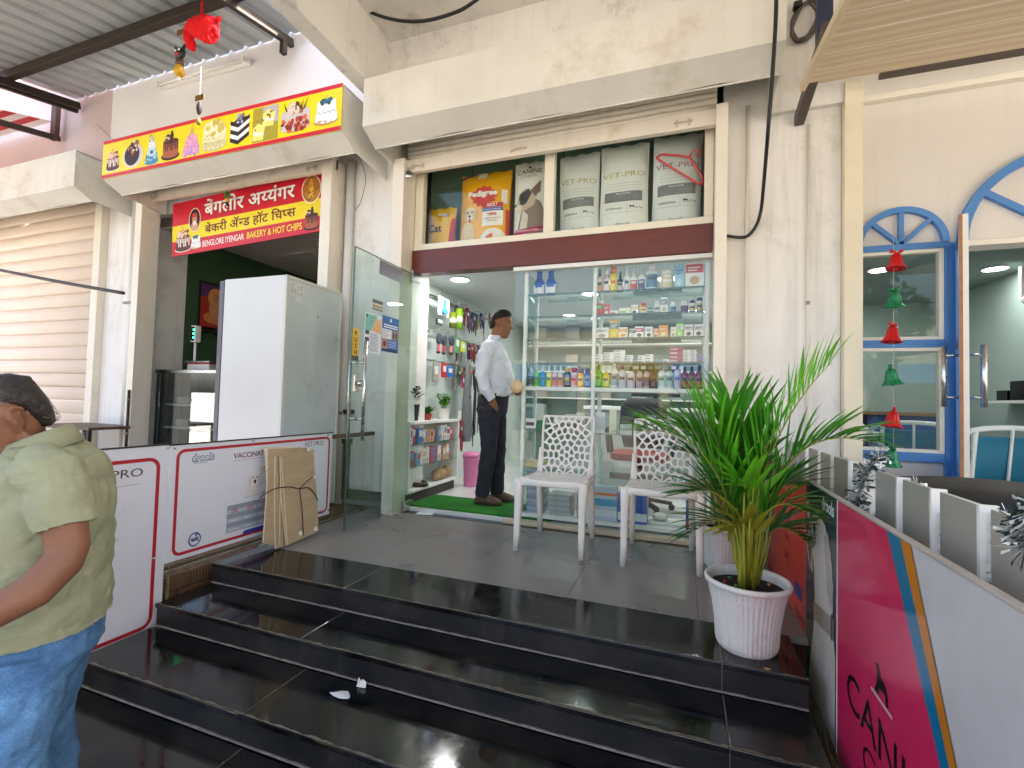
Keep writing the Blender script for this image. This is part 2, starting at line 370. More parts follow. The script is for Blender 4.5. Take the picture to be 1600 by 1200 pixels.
shell('mezzanine_side', (-2.36, -2.30, 3.56, 4.36, 2.2, 3.4), M('green_board2', '#6a8a76', .6)); shell('mezzanine_side', (.235, .30, 3.56, 4.36, 2.2, 3.4), M('green_board2', '#6a8a76', .6)); shell('mezzanine_top', (-2.3, .3, 3.56, 4.36, 3.3, 3.4), M('green_board2', '#6a8a76', .6))
gr = M('dark_green_wall', '#3f5a3a', .6, var=.2, scale=3)
shell('bakery_side_wall', (-5.75, -5.60, 3.96, 7, -.1, 2.9), gr); shell('bakery_side_wall', (-2.72, -2.6, 3.96, 7, -.1, 2.9), gr)
shell('bakery_back_wall', (-5.75, -2.6, 6.9, 7, -.1, 2.9), gr)
struct(MB().box(-5.6, -2.72, 3.61, 7, -.10, -.004).build('bakery_floor', M('bakery_tile', '#8d8378', .4, var=.15)))
bc = shell('bakery_ceiling', (-5.6, -2.72, 3.62, 6.95, 2.80, 2.9), M('bakery_ceiling_back', '#6e665d', .7))
for i in range(30): MB().box(-5.59, -2.73, 3.63+.11*i, 3.63+.11*i+.098, 2.785, 2.7995).build('ceiling_strip', M('bakery_ceiling_strip', '#cfc7bd', .5, var=.06), bc)
for (px, py) in ((-4.75, 4.9), (-3.7, 4.6), (-4.2, 5.8)):
    t = MB().box(px-.16, px+.16, py-.16, py+.16, 2.772, 2.784).build('panel_light', M('unlit_panel_light', '#d9d7d2', .5), None, .004); tag(t, 'square white ceiling panel light in the bakery, unlit, '+{-4.75:'the one nearer the dark green wall', -3.7:'nearest above the fridge', -4.2:'the one deepest in the room'}[px], 'ceiling light', 'bakery panel lights')
# ---------------------------------------------------------------- roller shutter boxes
sheet = M('cream_sheet_metal', '#dedad1', .42, var=.09, scale=2.2, spot='#a8946e', spots=.55, sscale=1.7, bump=.35, bscale=4, streak=.12)
def shutter_box(label, x0, x1, mat=sheet, yf=2.9, zt=3.36, zb=2.99, dents=True):
    t = thing('shutter_box', label, 'shutter box', ((x0+x1)/2, 3.2, zb), group=None)
    h = (x1-x0)/2; Y = lambda y: y-3.2; Z = lambda z: z-zb
    m = MB(); nx, nz = 60, 8; rnd = random.Random(int(x0*10)); bumps = [(rnd.uniform(-h, h), rnd.uniform(.05, .33), rnd.uniform(.05, .22), rnd.uniform(.02, .07), rnd.uniform(-.006, .005)) for _ in range(14)] if dents else []
    def dy(x, z): return sum(a*math.exp(-((x-bx)/sx)**2-((z-bz)/sz)**2) for bx, bz, sx, sz, a in bumps)*min(1, z*12, (zt-zb-z)*12+.1)
    m.smooth = True
    vs = [(-h+2*h*i/nx, Y(yf)+dy(-h+2*h*i/nx, (zt-zb)*j/nz)+ (.004*math.sin(i*.9) if j == nz and dents else 0), (zt-zb)*j/nz) for j in range(nz+1) for i in range(nx+1)]
    m.add(vs, [(j*(nx+1)+i, j*(nx+1)+i+1, (j+1)*(nx+1)+i+1, (j+1)*(nx+1)+i) for j in range(nz) for i in range(nx)])
    m.build('front_sheet', mat, t)
    m = MB(); m.smooth = True
    vs = [(-h+2*h*i/nx, Y(yf)+.16*j/2+ (.004*math.sin(i*.35)*j), -.085*j/2+.003*math.sin(i*.5)*j) for j in range(3) for i in range(nx+1)]
    m.add(vs, [(j*(nx+1)+i+1, j*(nx+1)+i, (j+1)*(nx+1)+i, (j+1)*(nx+1)+i+1) for j in range(2) for i in range(nx)])
    m.build('sloping_lip', mat, t)
    m = MB(); m.tube([(-h, Y(yf)+.165, -.088), (h, Y(yf)+.165, -.088)], .006, 8); m.build('rolled_edge', mat, t)
    m = MB(); m.box(-h+.001, h-.001, Y(yf)+.01, .30, zt-zb-.012, zt-zb-.004); m.build('top_sheet', mat, t)
    for s in (-1, 1):
        m = MB(); pr = [(Y(yf)+.001, 0), (Y(yf)+.001, zt-zb-.003), (.3, zt-zb-.003), (.3, -.12), (Y(yf)+.16, -.085)]
        m.add([(s*h-s*.001, a, b) for a, b in pr]+[(s*h-s*.006, a, b) for a, b in pr], [(0,1,2,3,4), (9,8,7,6,5)]+[(i, (i+1) % 5, 5+(i+1) % 5, 5+i) for i in range(5)])
        m.build('end_plate', mat, t)
    return t
shutter_box('long dented cream metal shutter box above the pet shop window', -2.31, .51)
shutter_box('cream metal shutter box behind the yellow cake banner', -5.34, -2.50, dents=False)
shutter_box('pinkish cream shutter box above the closed shutter at far left', -9.2, -5.80, dents=False)
# ---------------------------------------------------------------- shutters
def slat_mesh(L, p, mat):
    m = MB(); m.smooth = True; pr = [(0, 0), (-.010, .012*p/.1), (-.014, p*.35), (-.014, p*.6), (-.008, p*.86), (.002, p*.90), (.002, p*.985), (.012, p*.985), (.012, 0)]
    n = len(pr); m.add([(-L/2, a, b) for a, b in pr]+[(L/2, a, b) for a, b in pr], [(i, n+i, n+(i+1) % n, (i+1) % n) for i in range(n)]+[tuple(range(n)), tuple(range(2*n-1, n-1, -1))]); return m.mesh('slat', mat)
shut_paint = M('shutter_paint', '#e6ddcd', .45, var=.06, scale=3, spot='#9a8462', spots=.45, sscale=3, streak=.2)
def rolled(label, x0, x1, zb, zt, hsps):
    t = thing('roller_shutter', label, 'shutter', ((x0+x1)/2, 3.36, zb)); L = x1-x0
    me = slat_mesh(L, .042, shut_paint)
    for i in range(int((zt-zb-.12)/.042)): mobj('slat', me, t).location = (0, .01, .12+.042*i)
    MB().box(-L/2, L/2, -.014, .016, 0, .118).build('bottom_rail', shut_paint, t, .004)
    MB().box(-L/2, L/2, -.03, -.0145, 0, .012).build('rail_lip', shut_paint, t)
    for hx in hsps:       # hasps and pull handles
        if hx[1] == 'h':
            m = MB(); m.tube(catmull([(hx[0]-.06, -.014, .045), (hx[0]-.05, -.034, .047), (hx[0], -.040, .052), (hx[0]+.05, -.034, .055), (hx[0]+.06, -.014, .055)], 4), .005, 6); m.build('pull_handle', M('painted_steel', '#cfc2ae', .4), t)
        else:
            m = MB(); m.box(hx[0]-.05, hx[0]-.03, -.024, -.015, .03, .075); m.box(hx[0]+.03, hx[0]+.05, -.024, -.015, .03, .075); m.tube([(hx[0]-.06, -.027, .052), (hx[0]+.06, -.027, .052)], .006, 6); m.tube([(hx[0], -.027, .052), (hx[0], -.045, .05)], .004, 5); m.build('slide_bolt', M('painted_steel', '#cfc2ae', .4), t)
    return t
rolled('cream roller shutter rolled up over the pet food window, pull handle on its rail', -2.20, .185, 2.815, 3.15, [(-.20, 'h'), (.98, 'b'), (-1.08, 'b')])
rolled('cream roller shutter rolled up above the red bakery sign', -5.47, -2.93, 2.955, 3.16, [(0, 'h'), (1.0, 'b'), (-1.1, 'b')])
t = thing('padlock', 'round steel padlock hanging at the left end of the pet shop shutter rail', 'padlock', (-2.17, 3.325, 2.80))
m = MB(); m.lathe([(.001, -.012), (.034, -.012), (.038, -.006), (.038, .006), (.034, .012), (.001, .012)], 16); o = m.build('lock_body', steel, t); o.rotation_euler = (R_(80), 0, R_(20))
m = MB(); m.tube([(.02*math.cos(a), 0, .03+.028*math.sin(a)) for a in [i*math.pi/8 for i in range(9)]], .005, 6); m.build('shackle', steel, t)
# closed shutter, far left
t = thing('closed_shutter', 'closed cream roller shutter behind the man at far left', 'shutter', (-7.85, 3.47, 0)); me = slat_mesh(3.0, .158, M('pinkish_shutter', '#ecd9c6', .45, var=.04, scale=2))
for i in range(20): mobj('slat', me, t).location = (0, 0, .02+.158*i)
for s in (-1, 1): MB().box(s*1.5-.06, s*1.5+.06, -.05, .03, 0, 3.1).build('guide_rail', shut_paint, t, .004)
# shutter guides
def guide(label, x0, x1, zt, mat=shut_paint):
    t = thing('shutter_guide', label, 'shutter guide', ((x0+x1)/2, 3.38, 0)); h = (x1-x0)/2
    MB().box(-h, h, -.085, -.075, 0, zt).build('front_flange', mat, t, .002); MB().box(-h, -h+.008, -.0745, .10, 0, zt).build('side_flange', mat, t); MB().box(h-.008, h, -.0745, .10, 0, zt).build('side_flange', mat, t)
guide('cream shutter guide channel left of the pet shop door', -2.295, -2.19, 2.93)
guide('cream shutter guide channel right of the pet shop glass', .178, .25, 2.93)
guide('cream shutter guide channel at the left of the bakery opening', -5.50, -5.40, 3.05)
guide('cream shutter guide channel at the right of the bakery opening', -3.04, -2.93, 3.05)
tag(MB().box(-5.60, -5.545, 3.40, 3.5, 0, 3.05).build('door_angle', M('dark_brown_angle', '#35261e', .5, var=.2), None, .003), 'dark brown steel angle at the left edge of the bakery opening', 'steel angle')
# ---------------------------------------------------------------- transom with header
alu = M('cream_aluminium', '#e9e2cc', .35, var=.03, scale=4)
t = thing('transom_window', 'cream framed display window of pet food bags above the maroon header', 'window', (-1.0, 3.5, 2.2)); X = lambda x: x+1.0
for a in ((X(-2.185), X(.175), 0, .056), (X(-2.185), X(.175), .86, .92)): MB().box(a[0], a[1], -.03, .04, a[2], a[3]).build('frame_rail', alu, t, .004)
for a in ((-2.185, -2.11), (-1.037, -.957), (.118, .175)): MB().box(X(a[0]), X(a[1]), -.027, .037, .0565, .8595).build('frame_stile', alu, t, .004)
for a in ((-2.11, -1.037), (-.957, .118)): MB().box(X(a[0]), X(a[1]), .000, .005, .056, .86).build('pane', clear_glass, t)
tag(MB().box(-2.18, .172, 3.445, 3.56, 2.0, 2.198).build('header_board', maroon, None, .004), 'maroon brown header board under the pet food window', 'header board')
struct_shelf = MB().box(-2.18, .17, 3.56, 3.925, 2.205, 2.225).build('display_ledge', M('ledge_board', '#b9b3a4', .6)); tag(struct_shelf, 'narrow board ledge carrying the pet food bags inside the transom window', 'ledge')
# ---------------------------------------------------------------- fixed glass front
t = thing('glass_front', 'large fixed glass pane in front of the pet shop shelves', 'glass pane', (-.54, 3.5, 0)); X = lambda x: x+.54
MB().box(X(-1.262), X(.172), -.005, .005, .036, 1.966).build('pane', clear_glass, t)
MB().box(X(-1.27), X(.175), -.035, .03, 1.9665, 1.9985).build('top_rail', white_paint, t, .003)
MB().box(X(-1.30), X(.175), -.045, .03, .0025, .034).build('bottom_rail', M('cream_wood', '#cdbb9c', .5, var=.1), t, .004)
m = MB(); m.lathe([(.0001, 0), (.05, 0), (.05, .012), (.0001, .012)], 24); o = m.build('round_sticker', M('brass_disc', '#d9b98a', .4), t); o.rotation_euler = (R_(90), 0, 0); o.location = (X(-1.225), -.0055, 1.06)
# ---------------------------------------------------------------- open glass door
d = thing('glass_door', 'open frameless glass door with steel pull handles and pasted notices', 'door', mat4=EAST(-2.17, 2.70, 0))
MB().box(0, .85, .03, 1.995, -.006, .006).build('pane', glass_mat('door_glass', (.87, .94, .91)), d)
eg = M('glass_edge_green', '#39584e', .1)
MB().box(-.004, -.0005, .03, 1.995, -.006, .006).build('glass_edge', eg, d); MB().box(0, .85, 1.9955, 1.999, -.006, .006).build('glass_edge', eg, d)
for zz in ((.006, .085), (1.94, 2.03)):
    MB().box(.73, .86, zz[0], zz[1], -.016, .016).build('patch_fitting', steel, d, .003)
for s in (-1, 1):
    hd = MB(); hd.tube([(.075, .64, s*.062), (.075, 1.34, s*.062)], .0125, 12); hd = hd.build('pull_handle', steel, d)
    for zz in (.79, 1.19): MB().tube([(.075, zz, s*.006), (.075, zz, s*.06)], .009, 8).build('standoff', steel, hd)
MB().box(.012, .055, .98, 1.10, .0065, .028).build('lock_plate', M('nickel', '#d7d2c6', .3, metal=.8), d, .004)
m = MB(); m.lathe([(.014, 0), (.014, .02), (.022, .022), (.022, .04), (.001, .041)], 14, (.034, 1.04, .028)); m.build('lock_knob', steel, d)
# stickers and notices, all pasted on the near face of the glass
st = MB().box(.002, .068, 1.235, 1.425, .0065, .0075).build('push_sticker', flatm('#e5b51e'), d)
for i, ch in enumerate('PUSH'): text(ch, st, flatm('#141210'), .035, 1.375-.044*i, .0079, .032, align='C', bold=.03, name='letter')
MB().box(.002, .068, 1.20, 1.234, .0065, .0072).build('sticker_base', flatm('#55524a'), d)
MB().box(.275, .585, 1.875, 1.985, .0065, .0072).build('grey_sticker', flatm('#8b8e9b'), d)
st = MB().box(.205, .335, 1.595, 1.675, .0065, .0072).build('small_notice', flatm('#c7c2ae'), d)
m = MB(); m.poly([(.205, 1.648), (.335, 1.648), (.335, 1.672), (.205, 1.672)], .0077); m.poly([(.205, 1.597), (.335, 1.597), (.335, 1.606), (.205, 1.606)], .0077); m.build('printed_band', flatm('#3c5058'), st)
text('NOTICE', st, flatm('#6c6048'), .215, 1.617, .0078, .018, .11) if False else None
m = MB(); rnd = random.Random(2)
for i in range(9): a = .212+.0132*i; m.poly([(a, 1.615), (a+.009, 1.615), (a+.009, 1.615+.014+.008*rnd.random()), (a, 1.63)], .0078)
m.build('printed_letters', flatm('#7c6f58'), st)
p = MB().box(.125, .325, 1.27, 1.56, .0076, .0085).build('white_notice', flatm('#e4e6ee'), d)
MB().poly([(.130, 1.43), (.20, 1.43), (.275, 1.555), (.130, 1.555)], .0089).build('teal_print', flatm('#79bdb2'), p)
MB().poly([(.20, 1.44), (.32, 1.42), (.32, 1.535), (.262, 1.53)], .0091).build('peach_print', flatm('#e6b377'), p)
m = MB()
for i, y in enumerate((1.415, 1.365, 1.31)): m.poly(rrect(.133, .178, y-.012, y+.016, .006), .0092)
m.poly(ell(.148, 1.538, .011, .011), .0092); m.build('dark_badge', flatm('#3c4152'), p)
m = MB()
for i in range(13): y = 1.412-.0105*i; m.poly([(.19, y), (.19+.11*(.6+.4*random.random()), y), (.30, y+.0035), (.19, y+.0035)], .0092)
for i in range(3): m.poly([(.175, 1.527-.022*i), (.25-.02*i, 1.527-.022*i), (.25-.02*i, 1.533-.022*i), (.175, 1.533-.022*i)], .0094)
m.build('printed_lines', flatm('#7f86a0'), p)
p = MB().box(.335, .555, 1.30, 1.575, .0076, .0085).build('blue_notice', flatm('#1f62ad'), d)
MB().poly([(.337, 1.40), (.46, 1.40), (.46, 1.475), (.337, 1.475)], .0089).build('white_print', flatm('#e3e6ec'), p)
MB().poly([(.462, 1.40), (.552, 1.40), (.552, 1.475), (.462, 1.475)], .0089).build('photo_print', flatm('#9a8a7d'), p)
MB().poly([(.337, 1.325), (.405, 1.325), (.405, 1.395), (.337, 1.395)], .0089).build('photo_print', flatm('#d58a72'), p)
m = MB(); m.poly(ell(.37, 1.36, .022, .024), .0092); m.poly(ell(.487, 1.435, .014, .03), .0092); m.poly(ell(.525, 1.435, .013, .032), .0092); m.build('print_figure', flatm('#5b3a35'), p)
MB().poly([(.337, 1.302), (.553, 1.302), (.553, 1.322), (.337, 1.322)], .0089).build('navy_band', flatm('#16325c'), p)
m = MB()
for i in range(2): m.poly([(.355, 1.503-.017*i), (.54, 1.503-.017*i), (.54, 1.513-.017*i), (.355, 1.513-.017*i)], .0089)
m.poly(rrect(.435, .455, 1.535, 1.56, .004), .0089)
for i in range(5): m.poly([(.415, 1.385-.012*i), (.54-.02*(i % 2), 1.385-.012*i), (.54-.02*(i % 2), 1.388-.012*i), (.415, 1.388-.012*i)], .0089)
m.build('white_lettering', flatm('#dfe7f2'), p)
m = MB()
for i in range(6): m.poly([(.345, 1.465-.011*i), (.445-.02*(i % 3), 1.465-.011*i), (.445-.02*(i % 3), 1.468-.011*i), (.345, 1.468-.011*i)], .0092)
m.build('printed_lines', flatm('#7f86a0'), p)
# ---------------------------------------------------------------- pet food bags
def bag(label, xc, z0, wdt, h, D, mat, seed=0, wr=.006, Y=3.72, tilt=0, cat='pet food bag'):
    t = thing('pet_food_bag', label, cat, mat4=FACE(xc, Y, z0) @ Matrix.Rotation(tilt, 4, 'Z'))
    rnd = random.Random(seed); wv = [(rnd.uniform(4, 14)/wdt*.4, rnd.uniform(4, 12)/h*.5, rnd.uniform(0, 6), rnd.uniform(.3, 1)) for _ in range(7)]
    def f(x, y):
        a = max(0, 1-abs(2*x/wdt)**3.2); v = y/h; b = min(1, max(0, v*9))**.5*min(1, max(0, (1-v)*5))**.6
        return D*a**.6*b + wr*sum(c*math.sin(p*x+q*y+r) for p, q, r, c in wv)*.5*b
    nx, ny = 18, 22; m = MB(); m.smooth = True
    for s in (1, -1):
        vs = []
        for j in range(ny+1):
            v = j/ny; hw = wdt/2*(1-.03*math.sin(v*math.pi))
            for i in range(nx+1):
                x = -hw+2*hw*i/nx; vs.append((x, v*h+(.006*math.sin(9*i/nx*2+seed) if j == ny else 0), s*f(x, v*h)))
        q = [(j*(nx+1)+i, j*(nx+1)+i+1, (j+1)*(nx+1)+i+1, (j+1)*(nx+1)+i) for j in range(ny) for i in range(nx)]
        m.add(vs, q if s > 0 else [x[::-1] for x in q])
    m.build('bag_film', mat, t); t2 = t
    def on(o, eps=.003):
        for v in o.data.vertices: v.co.z = f(v.co.x, v.co.y)+eps
        return o
    def patch(name, pts, mat, eps=.003):      # a printed patch draped on the bag
        xs = [p[0] for p in pts]; ys = [p[1] for p in pts]; bm = bmesh.new()
        bm.faces.new([bm.verts.new((p[0], p[1], 0)) for p in pts])
        for k in range(1, 10):
            for co, no in ((min(xs)+(max(xs)-min(xs))*k/10, (1,0,0)), (min(ys)+(max(ys)-min(ys))*k/10, (0,1,0))):
                bmesh.ops.bisect_plane(bm, geom=bm.verts[:]+bm.edges[:]+bm.faces[:], plane_co=(co, 0, 0) if no[0] else (0, co, 0), plane_no=no)
        me = bpy.data.meshes.new(name); bm.to_mesh(me); bm.free(); me.materials.append(mat); return on(mobj(name, me, t), eps)
    def txt(s, x, y, hgt, mat, wd=None, al='C', bold=.01, name='lettering', eps=.005): return on(text(s, t, mat, x, y, 0, hgt, wd, name, bold, al), eps)
    return t, patch, txt
R4 = lambda x0, x1, y0, y1: [(x0, y0), (x1, y0), (x1, y1), (x0, y1)]
film = lambda n, c, r=.22: M('film_'+n, c, r, var=.05, scale=6)
yel = film('yellow', '#efb90f')
t, P, T = bag('small yellow cat food bag with red base at the left of the transom window', -2.055, 2.226, .27, .43, .05, yel, 1, tilt=R_(-1.5))
P('red_base', [(-.13, .005), (.132, .005), (.132, .05), (.05, .08), (-.02, .06), (-.13, .09)], flatm('#c9273a')); P('red_side', [(.085, .07), (.131, .05), (.131, .33), (.105, .30)], flatm('#c9273a'))
T('Cat', -.115, .20, .065, flatm('#1d1a18'), .135, 'L', .02); T('drools', .03, .335, .035, flatm('#2b2b35'), .105, 'C', .05); T('drools', .03, .337, .032, flatm('#f4f1ea'), .098, 'C', .012, eps=.007); T('24/7', -.035, .018, .028, flatm('#f2ddd0'), .08); T('COMPLETE', -.06, .165, .012, flatm('#4a3d12'), .11) if False else None
t, P, T = bag('large yellow dog food bag with puppy picture and red rosette', -1.635, 2.226, .47, .69, .075, film('amber', '#f0ad12'), 2, tilt=R_(-.5))
P('rosette', [(.01+(.115+.014*math.cos(k*math.pi))*math.cos(k*math.pi/12), .455+(.085+.010*math.cos(k*math.pi))*math.sin(k*math.pi/12)) for k in range(24)], flatm('#d03a32'))
T('Pedigree', .0, .46, .045, flatm('#f6efe4'), .27, 'C', .045, eps=.008)
P('white_panel', R4(.0, .185, .20, .385), flatm('#f3ece2')); P('red_strip', R4(.0, .185, .355, .395), flatm('#cc2f36'), .005); P('blue_strip', R4(.0, .185, .325, .353), flatm('#3a4aa0'), .005)
T('ADULT', .092, .363, .026, flatm('#fff4e6'), .10, bold=.02, eps=.009); T('Chicken & Vegetables', .092, .333, .012, flatm('#f4f0ff'), .16, eps=.009); T('100%', .092, .285, .024, flatm('#cc2f36'), .08, bold=.02, eps=.008); T('COMPLETE & BALANCED', .092, .258, .011, flatm('#a6403a'), .15, eps=.008); T('NUTRITION', .092, .235, .012, flatm('#a6403a'), .09, eps=.008)
P('nutrition_dial', ell(.10, .075, .115, .105, 24), flatm('#efe6dc'), .004); P('dial_core', ell(.10, .075, .07, .062, 20), flatm('#d9592c'), .006); P('dial_half', ell(.10, .075, .07, .062, 12, -90, 90), flatm('#f1e7da'), .008)
P('printed_puppy', ell(-.135, .13, .07, .125, 20), flatm('#e7cfa4'), .004); P('puppy_head', ell(-.115, .315, .062, .062, 20), flatm('#ecd6ae'), .006); P('puppy_ear', ell(-.165, .30, .022, .055, 14), flatm('#d8b277'), .008); P('puppy_ear', ell(-.062, .31, .018, .05, 14), flatm('#d8b277'), .008)
for ex in (-.135, -.095): P('puppy_eye', ell(ex, .33, .009, .009, 10), flatm('#2a1c12'), .010)
P('puppy_muzzle', ell(-.118, .285, .030, .028, 14), flatm('#f3e4c6'), .009); P('puppy_nose', ell(-.118, .295, .014, .011, 10), flatm('#1e1611'), .012); P('puppy_tongue', ell(-.116, .258, .012, .02, 10), flatm('#c7635f'), .012)
P('blue_top', [(-.23, .665), (-.08, .685), (-.08, .668), (-.23, .64)], flatm('#41447e'), .004); P('white_top', R4(-.06, .02, .625, .688), flatm('#e9e2d6'), .004)
P('side_code', R4(.17, .215, .38, .50), flatm('#eee3d2'), .004); P('red_edge', R4(.205, .232, .12, .33), flatm('#c9303a'), .004)
t, P, T = bag('white dog food bag printed with a black and white terrier', -1.22, 2.226, .295, .73, .07, film('white', '#e9e5df'), 3)
T('CANINE', 0, .60, .042, flatm('#26221f'), .215, 'C', .004); T('CREEK', 0, .565, .024, flatm('#8a857d'), .15, 'C', -.006); P('logo_mark', ell(0, .66, .014, .012, 10), flatm('#2c2724'))
P('printed_dog_body', [(-.095, .02), (.142, .02), (.143, .26), (.10, .36), (.03, .40), (-.06, .31), (-.09, .16)], flatm('#8a7668')); P('dog_chest', [(-.09, .06), (-.02, .05), (.0, .25), (-.05, .30)], flatm('#d9cfc2'), .005)
P('dog_head', [(-.125, .315), (-.10, .29), (-.03, .295), (.05, .33), (.075, .41), (.04, .46), (-.03, .475), (-.085, .44), (-.10, .38), (-.13, .35)], flatm('#c3ad96'), .006); P('dog_ear', [(.02, .45), (.105, .535), (.10, .44), (.06, .40)], flatm('#6d5548'), .008); P('dog_eye_patch', ell(-.045, .40, .042, .045, 16), flatm('#2b2622'), .009); P('dog_mask', [(-.07, .44), (.0, .47), (.03, .43), (-.02, .35), (-.08, .33)], flatm('#3b332d'), .008); P('dog_muzzle', [(-.128, .315), (-.10, .292), (-.06, .30), (-.06, .345), (-.13, .35)], flatm('#e4d8cb'), .009); P('dog_nose', ell(-.122, .348, .014, .012, 10), flatm('#191513'), .011); P('dog_eye', ell(-.048, .405, .011, .011, 10), flatm('#0b0908'), .012)
P('magenta_band', [(-.147, .085), (.147, .115), (.147, .16), (-.147, .13)], flatm('#b01f4f'), .010); P('white_base', R4(-.147, .147, .006, .075), flatm('#e6e0d8'), .010); P('dark_box', R4(-.10, -.05, .02, .07), flatm('#2a2624'), .012); P('dark_bar', R4(0, .12, .015, .035), flatm('#3a3633'), .012)
T('PROFESSIONAL FORMULA', 0, .115, .016, flatm('#f2d5df'), .25, eps=.013)
sil = film('silver', '#bdbebf', .16)
def vetbag(label, x, wd, z, h, gold, tint, seed, tl=0):
    t, P, T = bag(label, x, z, wd, h, .08, film('silver'+str(seed), tint, .30), seed, wr=.022, tilt=tl)
    T('VET-PRO', 0, h*.62, .042, flatm(gold), wd*.86, 'C', -.004); P('grey_block', R4(-wd*.38, wd*.38, h*.36, h*.465), flatm('#77787a'), .004); T('VET PRO DOG', 0, h*.375, .012, flatm('#e2e2e2'), wd*.5, eps=.006) if False else None
    T('ACTIVE', 0, h*.435, .012, flatm('#e9e9e9'), wd*.3, 'C', .01, eps=.006)
    for k in range(3): P('thin_rule', R4(-wd*.36, wd*.36, h*(.555-.03*k), h*(.555-.03*k)+.002), flatm('#9a9a9c'), .004)
    for k in range(3): P('block_line', R4(-wd*.32, wd*.32, h*(.375+.018*k), h*(.375+.018*k)+.003), flatm('#9c9da0'), .006)
    P('rule', R4(-wd*.40, wd*.40, h*.245, h*.247), flatm('#8b8b8d'), .004); P('rule', R4(wd*.08, wd*.085, h*.245, h*.335), flatm('#8b8b8d'), .004)
    T('VETERINARY', -wd*.18, h*.28, .014, flatm('#5e5e60'), wd*.36); P('dog_icon', [(wd*.14, h*.28), (wd*.15, h*.28), (wd*.15, h*.295), (wd*.22, h*.295), (wd*.22, h*.28), (wd*.23, h*.28), (wd*.235, h*.31), (wd*.16, h*.31), (wd*.14, h*.32)], flatm('#4a4a4c'), .005); T('15 kg', wd*.32, h*.28, .014, flatm('#6a6a6c'), wd*.14)
    T('drools', 0, h*.10, .034, flatm('#87888c'), .11, 'C', .03); T('drools', 0, h*.101, .032, flatm('#d5d6d8'), .105, 'C', .0, eps=.006)
vetbag('left silver food bag with gold lettering, next to the window mullion', -.80, .325, 2.226, .73, '#b7a568', '#e2e3e1', 11, R_(1))
vetbag('middle silver food bag with gold lettering in the transom window', -.455, .37, 2.226, .75, '#c1ac5c', '#e8e8e4', 12)
vetbag('right silver food bag with purple lettering behind the red hanger', -.075, .35, 2.226, .76, '#8d5f7e', '#dfe1e0', 13, R_(-1))
t = thing('coat_hanger', 'red plastic coat hanger hooked in front of the right silver bag', 'hanger', mat4=FACE(-.05, 3.585, 2.66) @ Matrix.Rotation(R_(-38), 4, 'Z'))
m = MB(); m.tube(catmull([(-.19, .0, 0), (-.17, .035, 0), (-.02, .10, 0), (.02, .10, 0), (.17, .035, 0), (.19, .0, 0), (.17, -.012, 0), (-.17, -.012, 0), (-.19, .0, 0)], 4), .008, 8); m.build('hanger_frame', film('red_plastic', '#e63a42', .3), t)
m = MB(); m.tube(catmull([(0, .10, 0), (0, .15, 0), (.03, .18, 0), (.055, .16, 0), (.045, .135, 0)], 5), .006, 8); m.build('hook', film('red_plastic', '#e63a42', .3), t)
# ---------------------------------------------------------------- display shelving behind the glass
t = thing('display_shelving', 'white framed glass shelving unit behind the shop window', 'shelving', (0, 3.70, .025)); wf = white_paint
for x in (-1.205, -.655, .135):
    for y in (-.14, .16): MB().box(x, x+.028, y, y+.028, 0, 2.0).build('upright', wf, t, .003)
    if x != -.655: MB().box(x+.008, x+.018, -.11, .16, 0, 1.95).build('side_panel', glass_mat('frosted', (.72, .82, .80)), t) if x < 0 else None
SHZ = [1.797, 1.620, 1.440, 1.258]
for a, b in ((-1.176, -.656), (-.626, .134)):
    for z in SHZ:
        s = MB().box(a, b, -.13, .17, z-.025-.008+.0, z-.025).build('glass_shelf', shelf_glass, t); MB().box(a, b, -.1335, -.1302, z-.033, z-.025).build('front_edge', M('glass_edge_green', '#39584e', .1), s)
        for e in (a+.012, b-.012):
            m = MB(); m.bar((e, -.12, z-.04), (e, .0, z-.06), .006, .02); m.build('shelf_bracket', steel, t)
    MB().box(a, b, -.14, .17, 1.01, 1.040).build('white_shelf', wf, t, .003)
    for z in (.72, .40): s = MB().box(a, b, -.13, .17, z-.033, z-.025).build('glass_shelf', shelf_glass, t)
    MB().box(a, b, -.14, .17, .02, .05).build('base_shelf', wf, t, .003)
